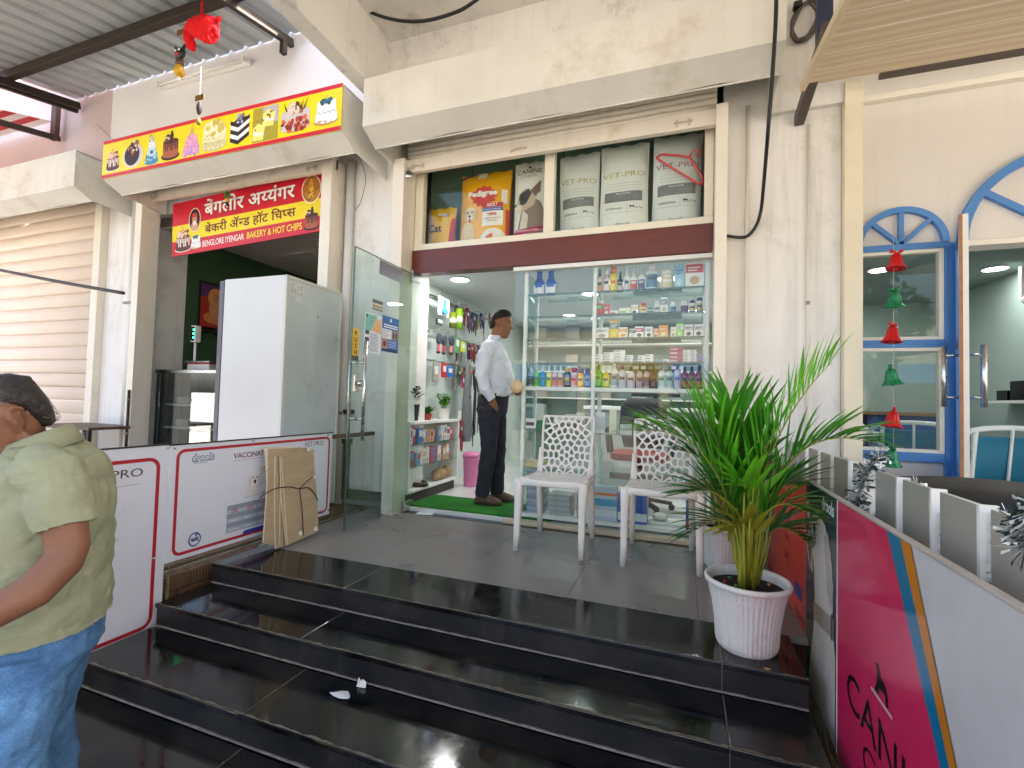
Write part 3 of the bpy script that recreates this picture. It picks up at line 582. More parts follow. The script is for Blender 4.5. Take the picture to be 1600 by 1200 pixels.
# products: (x, width, height, kind, body, cap, label)
GLOSS = lambda c: M('pack_'+c, c, .28, var=.04, scale=20)
def product(kind, x, y, z, wd, h, body, cap, lab, label, group):
    r = wd/2; cat = 'bottle'
    if kind == 'box':
        o = MB().box(-r, r, -min(.035, r*.8), min(.035, r*.8), 0, h).build('medicine_box', GLOSS(body), None, .0015); cat = 'box'; yf = -min(.035, r*.8)
        m = MB(); m.add([(-r*.98, yf-.0006, h*.55), (r*.98, yf-.0006, h*.55), (r*.98, yf-.0006, h*.86), (-r*.98, yf-.0006, h*.86)], [(0,1,2,3)]); m.build('printed_band', GLOSS(cap), o)
        m = MB(); m.add([(r*(.0+.55*math.cos(a)), yf-.0009, h*.28+h*.16*math.sin(a)) for a in [k*math.pi/5 for k in range(10)]], [tuple(range(10))]); m.build('printed_picture', GLOSS(lab), o)
        m = MB()
        for k in range(2): m.add([(-r*.75, yf-.0012, h*(.62+.1*k)), (r*(.3+.3*k), yf-.0012, h*(.62+.1*k)), (r*(.3+.3*k), yf-.0012, h*(.66+.1*k)), (-r*.75, yf-.0012, h*(.66+.1*k))], [(0,1,2,3)])
        m.build('printed_lines', GLOSS('#f0eee8' if sum(lin(cap)) < 1.5 else '#4b4a52'), o)
    elif kind == 'stack':
        o = MB().box(-r, r, -.03, .03, 0, h).build('medicine_box', GLOSS(body), None); cat = 'box'
        m = MB(); m.add([(-r*.9, -.0306, h*.25), (r*.2, -.0306, h*.25), (r*.2, -.0306, h*.6), (-r*.9, -.0306, h*.6)], [(0,1,2,3)]); m.build('printed_lines', GLOSS(lab), o)
    else:
        nm = {'spray': 'spray_bottle', 'bottle': 'shampoo_bottle', 'jar': 'tablet_jar', 'can': 'aerosol_can', 'flat': 'cleaner_bottle'}[kind]
        capf = {'spray': .30, 'bottle': .20, 'jar': .22, 'can': .24, 'flat': .26}[kind]; hb = h*(1-capf); rc = {'spray': .42, 'bottle': .45, 'jar': .86, 'can': .92, 'flat': .55}[kind]*r
        sh = {'spray': .80, 'bottle': .84, 'jar': .9, 'can': .95, 'flat': .7}[kind]
        m = MB(); m.lathe([(r*.9, 0), (r, h*.015), (r, hb*sh), (r*.9, hb*(sh+.06)), (rc, hb*.985), (rc*.9, hb)], 14, sy=.62 if kind == 'flat' else .9); o = m.build(nm, GLOSS(body))
        m = MB()
        if kind == 'spray': m.lathe([(rc, hb), (rc, hb+h*.10), (rc*.7, hb+h*.12), (rc*.6, hb+h*.26), (rc*.75, hb+h*.30), (rc*.1, hb+h*.301)], 10); m.box(-rc*.35, rc*.35, -rc*1.7, -rc*.3, hb+h*.24, hb+h*.29)
        else: m.lathe([(rc, hb), (rc, h*.97), (rc*.85, h), (.0005, h)], 12, sy=.9)
        m.build('cap', GLOSS(cap), o)
        m = MB(); n = 12; a0, a1 = -160, -20; sy = .62 if kind == 'flat' else .9; vs = []
        for zz in (hb*.14, hb*sh*.86):
            vs += [(r*1.012*math.cos(R_(a0+(a1-a0)*k/n)), r*1.02*sy*math.sin(R_(a0+(a1-a0)*k/n)), zz) for k in range(n+1)]
        m.smooth = True; m.add(vs, [(k, k+1, n+2+k, n+1+k) for k in range(n)]); lb = m.build('label_print', GLOSS(lab), o)
        m = MB(); m.smooth = True; vs = []
        for zz in (hb*.46, hb*.62): vs += [(r*1.03*math.cos(R_(-130+80*k/n)), r*1.04*sy*math.sin(R_(-130+80*k/n)), zz) for k in range(n+1)]
        m.add(vs, [(k, k+1, n+2+k, n+1+k) for k in range(n)]); m.build('label_mark', GLOSS(cap if cap.lower() not in ('#f0efec', lab) else '#55606a'), lb)
    o.location = (x, y, z); return tag(o, label, cat, group)
W = '#f0efec'
rows = {
 'top right shelf': (1.797, [(-.623,.052,.19,'spray','#e4ded2','#1f4a45','#d9a27a','cream bottle with teal cap'),(-.57,.05,.184,'bottle','#d9c3d6',W,'#efe6ea','pale lilac bottle with white cap'),(-.516,.052,.2,'can','#f0d21d','#ef7a1c','#f3dd50','yellow can with orange cap'),(-.466,.046,.16,'spray','#3a2530','#171216','#cfc3b7','dark brown spray bottle'),(-.416,.044,.198,'spray',W,W,'#dcd9d2','tall plain white spray bottle'),(-.365,.052,.177,'spray',W,'#e9e2da','#d8503c','white spray bottle with red label'),(-.308,.050,.184,'spray',W,'#c4c7cc','#57606c','white spray bottle with grey label'),(-.232,.085,.207,'bottle','#e5eaec',W,'#5f87a0','fat white bottle with blue lines'),(-.124,.092,.15,'jar','#efe6cf','#f4f0e4','#e2d4b0','big cream tub'),(-.039,.066,.18,'box','#a9cfe4','#8fc0dd','#d3e6ef','pale blue carton'),(.065,.12,.2,'box','#f3eee6','#d0343c','#c9a77c','red and white carton with pet picture')]),
 'second right shelf': (1.62, [(-.623,.06,.097,'box','#e0524a','#57b938','#c93e4c','green and red box'),(-.563,.052,.088,'box','#d5504a','#b83a3c','#f0d9c6','red box'),(-.503,.062,.036,'stack',W,W,'#c9606a','flat white box with pink mark'),(-.425,.085,.052,'stack','#f3f0d8',W,'#c9c39a','wide flat cream box'),(-.355,.048,.075,'box',W,'#d8b46a','#1f1a18','white box with black cat'),(-.291,.048,.087,'jar','#dfae4f','#c94a26','#f0dfb0','amber jar with red cap'),(-.237,.04,.049,'jar',W,'#27535e','#9fb4b8','small white jar with teal cap'),(-.191,.042,.098,'jar',W,W,'#d8d6cc','white jar with white cap'),(-.142,.046,.123,'box',W,'#7d8794','#c8b08e','tall white carton with pet picture'),(-.078,.044,.088,'jar','#dfe8ee',W,'#5a8fb2','white jar with blue label'),(0,.055,.09,'jar','#e9e3ea',W,'#6a2f63','white jar with plum label'),(.053,.045,.093,'jar',W,'#25306a','#d8c8a2','white jar with navy cap'),(.102,.042,.111,'jar',W,'#1b2b5e','#caa66a','tall white jar with navy cap')]),
 'third right shelf': (1.44, [(-.592,.104,.086,'box',W,'#e5dcdc','#c9a29c','wide white box with faint print'),(-.502,.07,.14,'box','#e9c22f','#6f8790','#f0d966','tall yellow and grey box'),(-.434,.064,.087,'box','#f1e7dc','#e9a25c','#e0872e','white and orange box'),(-.367,.044,.074,'box',W,'#1d3440','#c2d0d2','white box with dark top'),(-.315,.06,.089,'box',W,'#c23a72','#4c4048','white box with magenta top'),(-.247,.055,.086,'box',W,'#e7dde4','#3c3a40','white box with black paw'),(-.197,.036,.071,'box','#efd9c9','#d58b6a','#a85a3c','small peach box'),(-.144,.066,.094,'box','#f0a43a','#ef8c1e','#f4e6cb','bright orange box'),(-.075,.036,.081,'box','#ede6dc',W,'#b6977c','narrow cream box'),(-.03,.05,.109,'box','#8fd048','#e9f0e0','#d8ecbf','lime green and white box'),(.03,.06,.096,'box',W,'#e3d3d6','#2b2528','white box with black dogs'),(.098,.063,.095,'box',W,'#e0c9cb','#1f1b1e','white box with black dogs at the shelf end')]),
}
LG = 'goods on the shop window shelves'
for rn, (z, items) in rows.items():
    for (x, wd, h, k, b, c, l, desc) in items: product(k, x, 3.66, z+.001, wd, h, b, c, l, desc+', '+rn, LG)
# stacks of small cartons on the fourth shelf
for (x, wd, h, n, c, desc) in [(-.617,.077,.065,3,W,'first'),(-.538,.075,.079,4,W,'second'),(-.459,.084,.095,5,W,'third'),(-.383,.046,.057,3,'#ebe7ee','fourth'),(-.297,.052,.056,3,W,'fifth'),(-.24,.057,.063,3,W,'sixth'),(-.175,.062,.024,1,'#7fb0c6','seventh'),(-.12,.041,.024,1,W,'eighth'),(-.053,.09,.114,4,'#b54a6a','ninth, maroon'),(.021,.05,.094,6,W,'tenth'),(.066,.04,.093,6,'#e4e2ec','eleventh'),(.108,.04,.06,4,'#8d7ec0','last, violet')]:
    for i in range(n): product('stack', x+random.uniform(-.002, .002), 3.66, 1.259+i*h/n, wd, h/n-.0012, c, c, '#8f8a9a' if c != '#b54a6a' else '#e9c9d4', f'carton, {["bottom", "second", "third", "fourth", "fifth", "sixth"][i]} in the {desc} pile from the left on the fourth shelf', LG)
for (x, wd, h, k, b, c, l, desc) in [(-.618,.06,.18,'bottle','#57b53c','#2f8a2c','#7cc95a','bright green bottle'),(-.559,.054,.17,'spray','#d9d23c',W,'#e6df7a','yellow green spray bottle'),(-.497,.056,.19,'bottle',W,W,'#a9b2ba','tall white bottle with silver label'),(-.436,.058,.175,'bottle','#d7d3dc','#3a3840','#c6bfd0','pale mauve bottle with dark cap'),(-.372,.058,.165,'bottle','#e3dbe0','#2b2a30','#cdbfca','pink white bottle with black cap'),(-.309,.052,.185,'spray','#cbb9bd','#1d1b20','#b79a9f','rose bottle with black pump, left of three'),(-.258,.048,.187,'spray','#c9b2b6','#1d1b20','#8d6f74','rose bottle with black pump, middle of three'),(-.209,.048,.182,'spray','#4d2f36','#141216','#7a4d55','dark wine bottle with black pump'),(-.151,.057,.17,'bottle','#e1eaea','#1f6a68','#9cc0c0','white bottle with teal cap, left of the pair'),(-.097,.054,.17,'bottle','#dfe8e8','#1f6a68','#8fb8ba','white bottle with teal cap, right of the pair'),(-.042,.05,.18,'bottle','#dcdcec','#6a6bb0','#c3c3de','lavender bottle with violet cap'),(.009,.044,.165,'bottle','#8d2f3c','#2a1418','#a94a55','maroon bottle, left of three'),(.057,.044,.168,'bottle','#8a2c3a','#2a1418','#a94a55','maroon bottle, middle of three'),(.107,.046,.172,'bottle','#842735','#2a1418','#b0604a','maroon bottle, right of three')]:
    product(k, x, 3.66, 1.0655, wd, h, b, c, l, desc+', right bay white shelf', LG)
for (x, wd, h, k, b, c, l, desc) in [(-1.163,.044,.18,'spray','#aeb4b6',W,'#2a3438','grey spray bottle with dark label'),(-1.115,.046,.178,'spray','#7fcf5a',W,'#4fae3a','lime green spray bottle'),(-1.063,.046,.178,'spray','#2a86c8',W,'#3aa0dc','blue spray bottle'),(-1.011,.048,.176,'spray','#e6e27a',W,'#c9d23c','pale yellow spray bottle'),(-.964,.044,.176,'spray','#f0c6c8',W,'#d8848a','pink spray bottle'),(-.917,.047,.176,'spray','#f0d4c4',W,'#e2936a','peach spray bottle'),(-.861,.05,.158,'can','#2a2a2c','#e6b216','#8a8a8c','black can with yellow cap'),(-.807,.05,.154,'can','#efe9e9','#cc2434','#e39aa2','white can with red cap'),(-.755,.051,.15,'can','#f0a21e','#4a2a6a','#f4c45a','orange can with purple cap'),(-.701,.048,.15,'can','#2f6fc0','#2456ae','#7fa9dc','blue can with blue cap')]:
    product(k, x, 3.66, 1.0655, wd, h, b, c, l, desc+', left bay white shelf', LG)
for x, n in ((-1.111, 'left'), (-1.014, 'right')): product('flat', x, 3.66, 1.798, .088, .205, '#1f55b0', '#1c50b8', '#e6dfe4', f'blue cleaner bottle on the top left shelf, {n} of two', LG)
# ---------------------------------------------------------------- pet shop interior
lampm = M("lamp_white", "#ffffff", .5, var=0, emit=2.6)
def downlight(label, x, y, z, power, group, col=(1, .98, .93)):
    t = thing('downlight', label, 'ceiling light', (x, y, z), group=group)
    MB().lathe([(.085, 0), (.098, -.004), (.10, -.010), (.088, -.012)], 24, cap=False).build('trim_ring', white_plastic, t)
    MB().lathe([(.0005, -.007), (.088, -.007), (.088, -.001), (.0005, -.001)], 24).build('diffuser', lampm, t)
    ld = bpy.data.lights.new('downlight_lamp', 'AREA'); ld.shape = 'DISK'; ld.size = .17; ld.energy = power; ld.color = col
    lo = bpy.data.objects.new('downlight_lamp', ld); COL.objects.link(lo); lo.parent = t; lo.location = (0, 0, -.014); return t
for n, (x, y) in {'nearest the door, left of the standing man': (-2.06, 4.12), 'above the counter behind the left window bay': (-.95, 5.0), 'near the back wall seen over the man': (-1.45, 6.2), 'above the right window bay': (-.15, 4.55), 'deepest at the right of the pet shop': (0.1, 6.2)}.items():
    downlight('round lit ceiling downlight in the pet shop, '+n, x, y, 2.12, 1.5, 'pet shop downlights', (1, 1, .98))
# low white shelf unit with plants along the left wall
t = thing('wall_shelf_unit', 'low white shelf unit of pet products under the potted plants', 'shelf unit', (-2.335, 4.04, .025)); hw = .48
MB().box(-.125, .125, -hw, hw, .69, .715).build('top_board', white_paint, t, .003)
for y in (-hw, hw-.02): MB().box(-.12, .12, y, y+.02, .115, .689).build('side_board', white_paint, t, .002)
MB().box(-.12, .12, -hw, hw, .09, .1145).build('bottom_board', white_paint, t, .003)
MB().box(-.1195, -.112, -hw+.021, hw-.021, .115, .689).build('back_board', white_paint, t)
MB().box(.118, .135, hw-.03, hw+.005, .716, .80).build('end_upright', white_paint, t, .002)
for z in (.505, .31): MB().box(-.111, .118, -hw+.021, hw-.021, z, z+.008).build('glass_shelf', shelf_glass, t)
MB().box(-.11, .10, -hw+.04, hw-.04, 0, .0895).build('plinth', M('dark_plinth', '#3f3b38', .6), t)
rnd = random.Random(5); PG = 'packets on the low white shelf unit'; ORD = ['first', 'second', 'third', 'fourth', 'fifth', 'sixth', 'seventh', 'eighth', 'ninth', 'tenth', 'eleventh', 'twelfth', 'thirteenth', 'fourteenth', 'fifteenth', 'sixteenth', 'seventeenth', 'eighteenth']; pc = ['#e8e3dc', '#7fa9c9', '#d8b48a', '#c9505a', '#f0ece6', '#e6b9a0', '#5a86b8', '#efe9e0', '#b9683c', '#d9d4cc']; CN = dict(zip(pc, ['off white', 'light blue', 'tan', 'red', 'white', 'peach', 'mid blue', 'cream', 'rust', 'pale grey']))
for sh, z, nm in ((0, .538, 'upper'), (1, .343, 'middle')):
    y = 3.60; i = 0
    while y < 4.44:
        wd = rnd.uniform(.045, .075); h = rnd.uniform(.11, .15); c = pc[(i*3+sh*5) % 10]
        o = MB().box(-.02, .02, -wd/2, wd/2, 0, h).build('product_packet', GLOSS(c), None, .0015); o.location = (-2.27+rnd.uniform(-.02, .01), y+wd/2, z+.0006)
        m = MB(); m.add([(.0206, -wd*.38, h*.45), (.0206, wd*.38, h*.45), (.0206, wd*.38, h*.85), (.0206, -wd*.38, h*.85)], [(0,1,2,3)]); m.build('printed_panel', GLOSS(pc[(i*7+3+sh) % 10]), o)
        m = MB(); m.add([(.0209, -wd*.25, h*.1), (.0209, wd*.1, h*.1), (.0209, wd*.05, h*.36), (.0209, -wd*.2, h*.36)], [(0,1,2,3)]); m.build('printed_pet', GLOSS(['#a0522d', '#8d5a3a', '#3a6ab0', '#6e3f2a'][i % 4]), o)
        i += 1; tag(o, f'{CN[c]} packet, {ORD[i-1]} from the door on the {nm} shelf of the low white unit', 'packet', PG); y += wd+rnd.uniform(.004, .018)
t = thing('pet_cushion', 'tan soft pet toy lying on the bottom of the low white unit', 'pet toy', (-2.30, 4.28, .1402)); m = MB(); m.ball((0, 0, .055), .07, .12, .055, 16, 10); m.ball((.01, .13, .065), .05, .055, .06, 14, 8); m.ball((.02, -.11, .035), .04, .045, .035); m.build('plush_body', M('tan_plush', '#a88a66', .95, var=.25, scale=12, bump=.5, bscale=50), t)
t = thing('steel_bowl', 'dark round feeding bowl on the bottom of the low white unit', 'bowl', (-2.29, 3.86, .1402)); MB().lathe([(.08, 0), (.095, .004), (.075, .04), (.07, .04), (.065, .01), (.001, .008)], 20).build('bowl_shell', M('bowl_dark', '#3b2a1c', .4), t)
# potted plants on the unit
soil = M('dark_soil', '#2a1c14', .95, var=.4, scale=40, bump=.6)
def leafy(mb, base, n, ln, wd, spread, rnd, up=.6, droop=.5, curl=5):
    for i in range(n):
        a = rnd.uniform(0, 6.283); d = Vector((math.cos(a), math.sin(a), 0)); l = ln*rnd.uniform(.55, 1.1); sp = spread*rnd.uniform(.3, 1.1); P = []
        b0 = Vector(base)+d*rnd.uniform(0, .012)
        for k in range(curl+1):
            s = k/curl; P.append(b0+d*(sp*s)+Vector((0, 0, l*(s*up+ (1-up)*s) - droop*l*s*s)))
        sd_ = Vector((-d.y, d.x, 0)); vs = []
        for k, p in enumerate(P):
            s = k/curl; w_ = wd*rnd.uniform(.8, 1.1)*max(.06, math.sin(min(1, s*1.0+.08)*math.pi*.93))
            vs += [p+sd_*w_, p-Vector((0, 0, w_*.35)), p-sd_*w_]
        mb.add(vs, [(k*3+j, k*3+j+1, k*3+3+j+1, k*3+3+j) for k in range(curl) for j in (0, 1)])
def potplant(label, x, y, z, r, h, potm, leafm, n, ln, wd, spread, seed, stems=0):
    t = thing('potted_plant', label, 'potted plant', (x, y, z)); rnd = random.Random(seed)
    MB().lathe([(r*.75, 0), (r, h), (r*1.05, h), (r*1.05, h*.94+.006), (r*.95, h), (r*.9, h*.9)], 20, cap=False).build('pot', potm, t); MB().lathe([(.001, h*.86), (r*.92, h*.86), (r*.92, h*.88), (.001, h*.885)], 16).build('soil', soil, t)
    m = MB(); m.smooth = True
    if stems:
        ms = MB()
        for s in range(stems):
            a = rnd.uniform(0, 6.28); q = Vector((math.cos(a)*r*.3, math.sin(a)*r*.3, h*.85)); top = q+Vector((math.cos(a)*spread*.5*rnd.random(), math.sin(a)*spread*.5*rnd.random(), ln*rnd.uniform(.6, 1.1))); ms.tube([q, (q+top)/2+Vector((.005, 0, 0)), top], [.004, .003, .002], 5)
            for k in range(5): leafy(m, q.lerp(top, .35+.15*k), 3, ln*.42, wd, spread*.65, rnd)
        ms.build('stem', leafm, t)
    else: leafy(m, (0, 0, h*.85), n, ln, wd, spread, rnd)
    m.build('foliage', leafm, t); return t
gl1 = M('leaf_dark', '#26481f', .4, var=.35, scale=15); gl2 = M('leaf_mid', '#3f7a2a', .4, var=.35, scale=15); gl3 = M('leaf_fresh', '#62a234', .45, var=.3, scale=15)
potplant('dark potted plant with arching leaves, nearest the glass door on the shelf unit', -2.33, 3.80, .7405, .055, .15, M('dark_pot', '#23282c', .5), gl1, 0, .20, .016, .12, 3, 5)
potplant('small bushy plant in a red pot, middle of the three on the unit', -2.33, 4.05, .7405, .045, .06, M('red_pot', '#b5483a', .5), gl2, 46, .17, .008, .09, 4)
potplant('fresh green plant in a white pot at the far end of the unit', -2.33, 4.38, .7405, .068, .11, white_plastic, gl3, 0, .14, .011, .10, 5, 8)
# hanging goods on the left wall -----------------------------------
pr_ = thing('hook_rack', 'wall rack with rows of wire hooks carrying pet accessories', 'rack', (-2.455, 4.8, 0))
for y in (-.72, .05, .85): MB().box(0, .02, y, y+.03, 1.05, 2.08).build('rail', white_paint, pr_, .002)
MB().box(.0205, .034, -.74, .9, 1.99, 2.01).build('cross_bar', steel, pr_)
for z in (1.62, 1.33): MB().box(.0205, .03, -.74, .9, z, z+.015).build('cross_bar', steel, pr_)
for z in (2.0, 1.625, 1.335):
    for k in range(8): MB().tube(catmull([(.034, -.66+.2*k, z), (.16, -.66+.2*k, z), (.175, -.66+.2*k, z+.015)], 3), .0028, 5).build('hook', steel, pr_)
HG = 'pet accessories on the wall hooks'
def hang(label, cat, name, y, z, col, shape, w_=.06, h=.16, x=-2.32, col2=None):
    t = thing(name, label, cat, mat4=EAST(x, y, z), group=HG)
    if shape == 'card':
        MB().prism(rrect(-w_, w_, -h, 0, .012), -.002, .002).build('backing_card', GLOSS('#dfe4ee'), t); m = MB(); m.prism(rrect(-.018, .018, -h*.62, -h*.12, .015), .003, .022); m.prism(rrect(-.05, .05, -h*.9, -h*.62, .025), .003, .026); m.build('tool', GLOSS(col), t, .003)
    elif shape == 'brush':
        MB().prism(ell(0, -h*.27, w_, h*.27, 16), 0, .025).build('brush_head', GLOSS('#3a4650'), t, .004); MB().prism(rrect(-w_*.42, w_*.42, -h*.92, -h*.5, w_*.3), 0, .02).build('handle', GLOSS(col), t, .004); MB().prism(rrect(-w_*.5, w_*.5, -h, -h*.88, w_*.3), -.002, .022).build('handle_end', GLOSS('#2a2d31'), t)
    elif shape == 'roll':
        m = MB(); m.tube([(0, 0, .02), (0, -h, .02)], w_, 12); m.build('roll', GLOSS(col), t); m = MB(); m.tube([(0, -h*.4, .02), (0, -h*.7, .02)], w_*1.02, 12); m.build('roll_label', GLOSS(col2 or '#e8ecd8'), t)
    elif shape == 'leash':
        rnd = random.Random(int(y*100+z*50)); m = MB()
        for k in range(6):
            a = rnd.uniform(-w_, w_); b = rnd.uniform(.3, 1)*h; m.tube(catmull([(a*.3, 0, .02), (a-.012, -b*.5, .02+.02*rnd.random()), (a, -b, .03), (a+.014, -b*.5, .03), (a*.3+.004, 0, .025)], 5), .0055, 5)
        m.build('webbing', GLOSS(col), t); MB().box(-.014, .014, -h*.32, -h*.2, .034, .044).build('clip', GLOSS(col2 or '#b9b9bb'), t, .003)
    elif shape == 'bag':
        m = MB(); m.loft([((0, 0, .03), (.008, 0, 0), (0, 0, .008)), ((0, -.06, .03), (w_*.4, 0, 0), (0, 0, .02)), ((0, -h*.6, .035), (w_*.8, 0, 0), (0, 0, .04)), ((0, -h*.9, .04), (w_, 0, 0), (0, 0, .055)), ((0, -h, .04), (w_*.7, 0, 0), (0, 0, .04))], 12); m.build('net_bag', GLOSS(col), t)
    elif shape == 'ball':
        m = MB(); m.ball((0, -.03, .02), w_); m.build('toy_body', GLOSS(col), t); MB().tube([(0, .05, .015), (0, -.03, .015)], .002, 4).build('cord', GLOSS('#d5d0c8'), t)
    else: MB().prism(rrect(-w_, w_, -h, 0, .01), 0, .018).build('pack', GLOSS(col), t, .003); MB().prism(rrect(-w_*.7, w_*.7, -h*.6, -h*.2, .006), .0185, .02).build('pack_label', GLOSS(col2 or '#e9e6e0'), t)
for a in [('blue grooming tool on a white card at the top of the hooks','grooming tool','grooming_tool',4.29,1.985,'#3f8fdc','card',.12,.19),('black muzzle hanging just under the blue grooming tool','muzzle','pet_muzzle',4.19,1.75,'#24262a','pack',.06,.065),('olive green roll hanging beside the blue grooming card','roll','bag_roll',4.47,1.86,'#6f7a1f','roll',.04,.16),('bright green roll hanging high on the hooks','roll','bag_roll',4.61,1.93,'#8fbf2a','roll',.04,.22),
  ('leftmost grey brush with pink handle','brush','pet_brush',4.19,1.60,'#d6757c','brush',.045,.2),('second grey brush with red handle','brush','pet_brush',4.30,1.60,'#c4424e','brush',.04,.2),('third grey brush with pink handle, beside the green packs','brush','pet_brush',4.465,1.615,'#d98a8c','brush',.045,.2),('clear pack with green tool in the middle row','pack','tool_pack',4.60,1.625,'#6f9a74','pack',.05,.18),('lime yellow pack in the middle row','pack','tool_pack',4.75,1.59,'#c9d84a','pack',.05,.12),
  ('red grooming glove low on the hooks','glove','grooming_glove',4.32,1.315,'#cf2a2e','pack',.045,.15),('blue grooming glove low on the hooks','glove','grooming_glove',4.45,1.29,'#2472c8','pack',.06,.11),('steel comb hanging at the near end of the lowest hooks','comb','pet_comb',4.15,1.31,'#a9a59e','pack',.05,.2),
  ('dark red collars hanging at the top row','collar','pet_collar',4.80,1.975,'#6a2030','leash',.08,.28),('navy blue leashes in the top row, left bunch','leash','pet_leash',4.97,1.955,'#1f3a78','leash',.07,.26),('navy leashes in the top row nearest the man','leash','pet_leash',5.18,1.99,'#24305a','leash',.08,.24),('red and black leashes in the middle row','leash','pet_leash',4.94,1.59,'#8a2a2c','leash',.08,.22),('orange ball toy hanging in the lowest row','toy','ball_toy',4.92,1.29,'#e0601f','ball',.035,.05),('magenta toy hanging in the lowest row','toy','hanging_toy',4.79,1.21,'#a83a68','pack',.04,.13),('grey net bag hanging down to the shelf level','net bag','net_bag',4.85,1.40,'#6e7275','bag',.12,.92),('long black leash loops hanging behind the man','leash','pet_leash',5.10,1.22,'#17181a','leash',.09,.9),('red leash hanging above the pink bin','leash','pet_leash',4.72,.72,'#a8203a','leash',.05,.36),('red harness at the far end of the hooks','harness','pet_harness',5.45,2.03,'#9a2a30','leash',.07,.16)]:
    hang(*a[:2], *a[2:])
for k in range(14):
    y = 4.62+.045*k; z = [1.97, 1.60, 1.31][k % 3]; c = ['#2a2f4a', '#5a2430', '#2e4a38', '#70322a', '#3a3f46', '#84642a', '#3f2a52'][k % 7]
    hang(f'bunch of {["navy", "wine red", "bottle green", "rust", "grey", "ochre", "violet"][k % 7]} leads on the {["top", "middle", "lowest"][k % 3]} hooks, {ORD[k]} bunch from the door', 'leash', 'pet_leash', y, z, c, 'leash', .05, .26, -2.36, '#c9c7c2')
# pink bin, mat, paper
t = thing('pedal_bin', 'pink plastic bin with lid standing behind the low shelf unit', 'bin', (-2.13, 4.66, .025)); pk = M('pink_plastic', '#dd7fae', .35, var=.05)
MB().lathe([(.068, 0), (.072, .01), (.084, .29), (.09, .30), (.09, .315), (.08, .315)], 24).build('bin_body', pk, t); MB().lathe([(.094, .316), (.094, .33), (.08, .355), (.03, .368), (.001, .37)], 24).build('lid', pk, t); MB().prism(rrect(-.03, .09, -.02, .02, .008), .33, .345).build('lid_spout', pk, t)
MB().tube(catmull([(.07, -.05, .30), (.11, -.03, .22), (.10, .02, .18), (.07, .05, .28)], 4), .004, 5).build('handle', pk, t)
mat_ = tag(MB().box(-2.20, -.95, 3.555, 4.03, .026, .040).build('door_mat', M('green_turf', '#1f7a16', .95, var=.3, scale=60, bump=1, bscale=220), None, .004), 'bright green turf mat in the pet shop doorway', 'mat')
m = MB(); rnd = random.Random(9)
tag(MB().prism(rrect(-.07, .07, -.045, .045, .008), 0, .0015).build('paper_sheet', flatm('#cfd2d6'), None, 0, Matrix.Translation((-1.98, 3.455, .0035)) @ Matrix.Rotation(.25, 4, 'Z')), 'scrap of white paper on the threshold by the glass door hinge', 'paper')
# lower bays of the display: boxes, packs, office chair
def carton(label, x0, x1, y0, y1, z0, z1, col, band=None, name='carton', cat='box', tx=None, txc='#ffffff', rz=0):
    o = MB().box(-(x1-x0)/2, (x1-x0)/2, 0, y1-y0, 0, z1-z0).build(name, GLOSS(col), None, .002); o.location = ((x0+x1)/2, y0, z0); o.rotation_euler = (0, 0, rz); tag(o, label, cat); h = z1-z0; w_ = (x1-x0)/2
    for i, (a, b, c) in enumerate(band or []): m = MB(); m.add([(-w_+.001, -.0008-.0002*i, h*a), (w_-.001, -.0008-.0002*i, h*a), (w_-.001, -.0008-.0002*i, h*b), (-w_+.001, -.0008-.0002*i, h*b)], [(0,1,2,3)]); m.build('printed_band', GLOSS(c), o)
    return o
carton('white bag with orange band and blue print behind the glass', -.617, -.45, 3.60, 3.66, .0755, .33, '#b9cfe4', [(.72, .80, '#d97a4a'), (.42, .62, '#3f9fd0'), (.1, .3, '#d8e2ec')], 'product_bag', 'bag')
carton('blue and white carton standing at the foot of the window', -.445, -.235, 3.60, 3.75, .0755, .29, '#1f5fb4', [(.08, .35, '#e4ebf2')])
carton('blue carton with red base at the right end of the window', .03, .12, 3.60, 3.75, .0755, .28, '#2a4f9c', [(0, .25, '#b53040')])
for i in range(16): o = MB().prism(rrect(-.07, .07, -.1, .1, .02), 0, .021).build('pad_pack', GLOSS(['#9aa4b2', '#aab2bd', '#8d98a8'][i % 3]), None); o.location = (-1.09+.004*math.sin(i*2.3), 3.70, .0755+i*.0215+ (0.0 if i < 15 else 0)); tag(o, f'grey pad pack, {ORD[i]} from the bottom of the tall pile by the doorway', 'pad pack', 'pile of grey pad packs')
for i in range(8): o = MB().prism(rrect(-.09, .09, -.09, .09, .02), 0, .019).build('pad_pack', GLOSS(['#b5b8ba', '#a4a8ab'][i % 2]), None); o.location = (-.89+.003*math.cos(i*1.7), 3.70, .0755+i*.0195); tag(o, f'silver pad pack, {ORD[i]} from the bottom of the short pile behind the first chair', 'pad pack', 'short pile of pad packs')
carton('yellow packet lying on the pad pile', -1.18, -1.03, 3.62, 3.74, .4215, .47, '#d8bf86', [(.2, .8, '#e2cfa0')], 'yellow_packet', 'packet')
for i in range(3): carton(f'white booklet {["nearest the silver pile", "between two booklets", "nearest the middle post"][i]} standing in the lower window', -.77+.028*i, -.747+.028*i, 3.61, 3.75, .0755, .30, '#e4e2dc', [(.2, .8, '#b9b5ae')], 'booklet', 'booklet')
t = thing('card_device', 'small white device on the lower shelf of the left bay', 'device', (-1.14, 3.60, .7205)); MB().obox((0, .02, .045), (.05, 0, 0), (0, .012, .04), (0, .02, -.008)).build('device_body', white_plastic, t, .004); MB().obox((0, .004, .057), (.032, 0, 0), (0, .0102, .02), (0, .003, -.0015)).build('screen', GLOSS('#6e3b4a'), t)
carton('green box beside the small white device', -1.085, -1.035, 3.60, 3.68, .7205, .80, '#2f7a4a')
carton('dark box of papers on the lower shelf of the right bay', -.44, -.35, 3.60, 3.70, .7205, .86, '#26262a', [(0, .55, '#d9d8d2')])
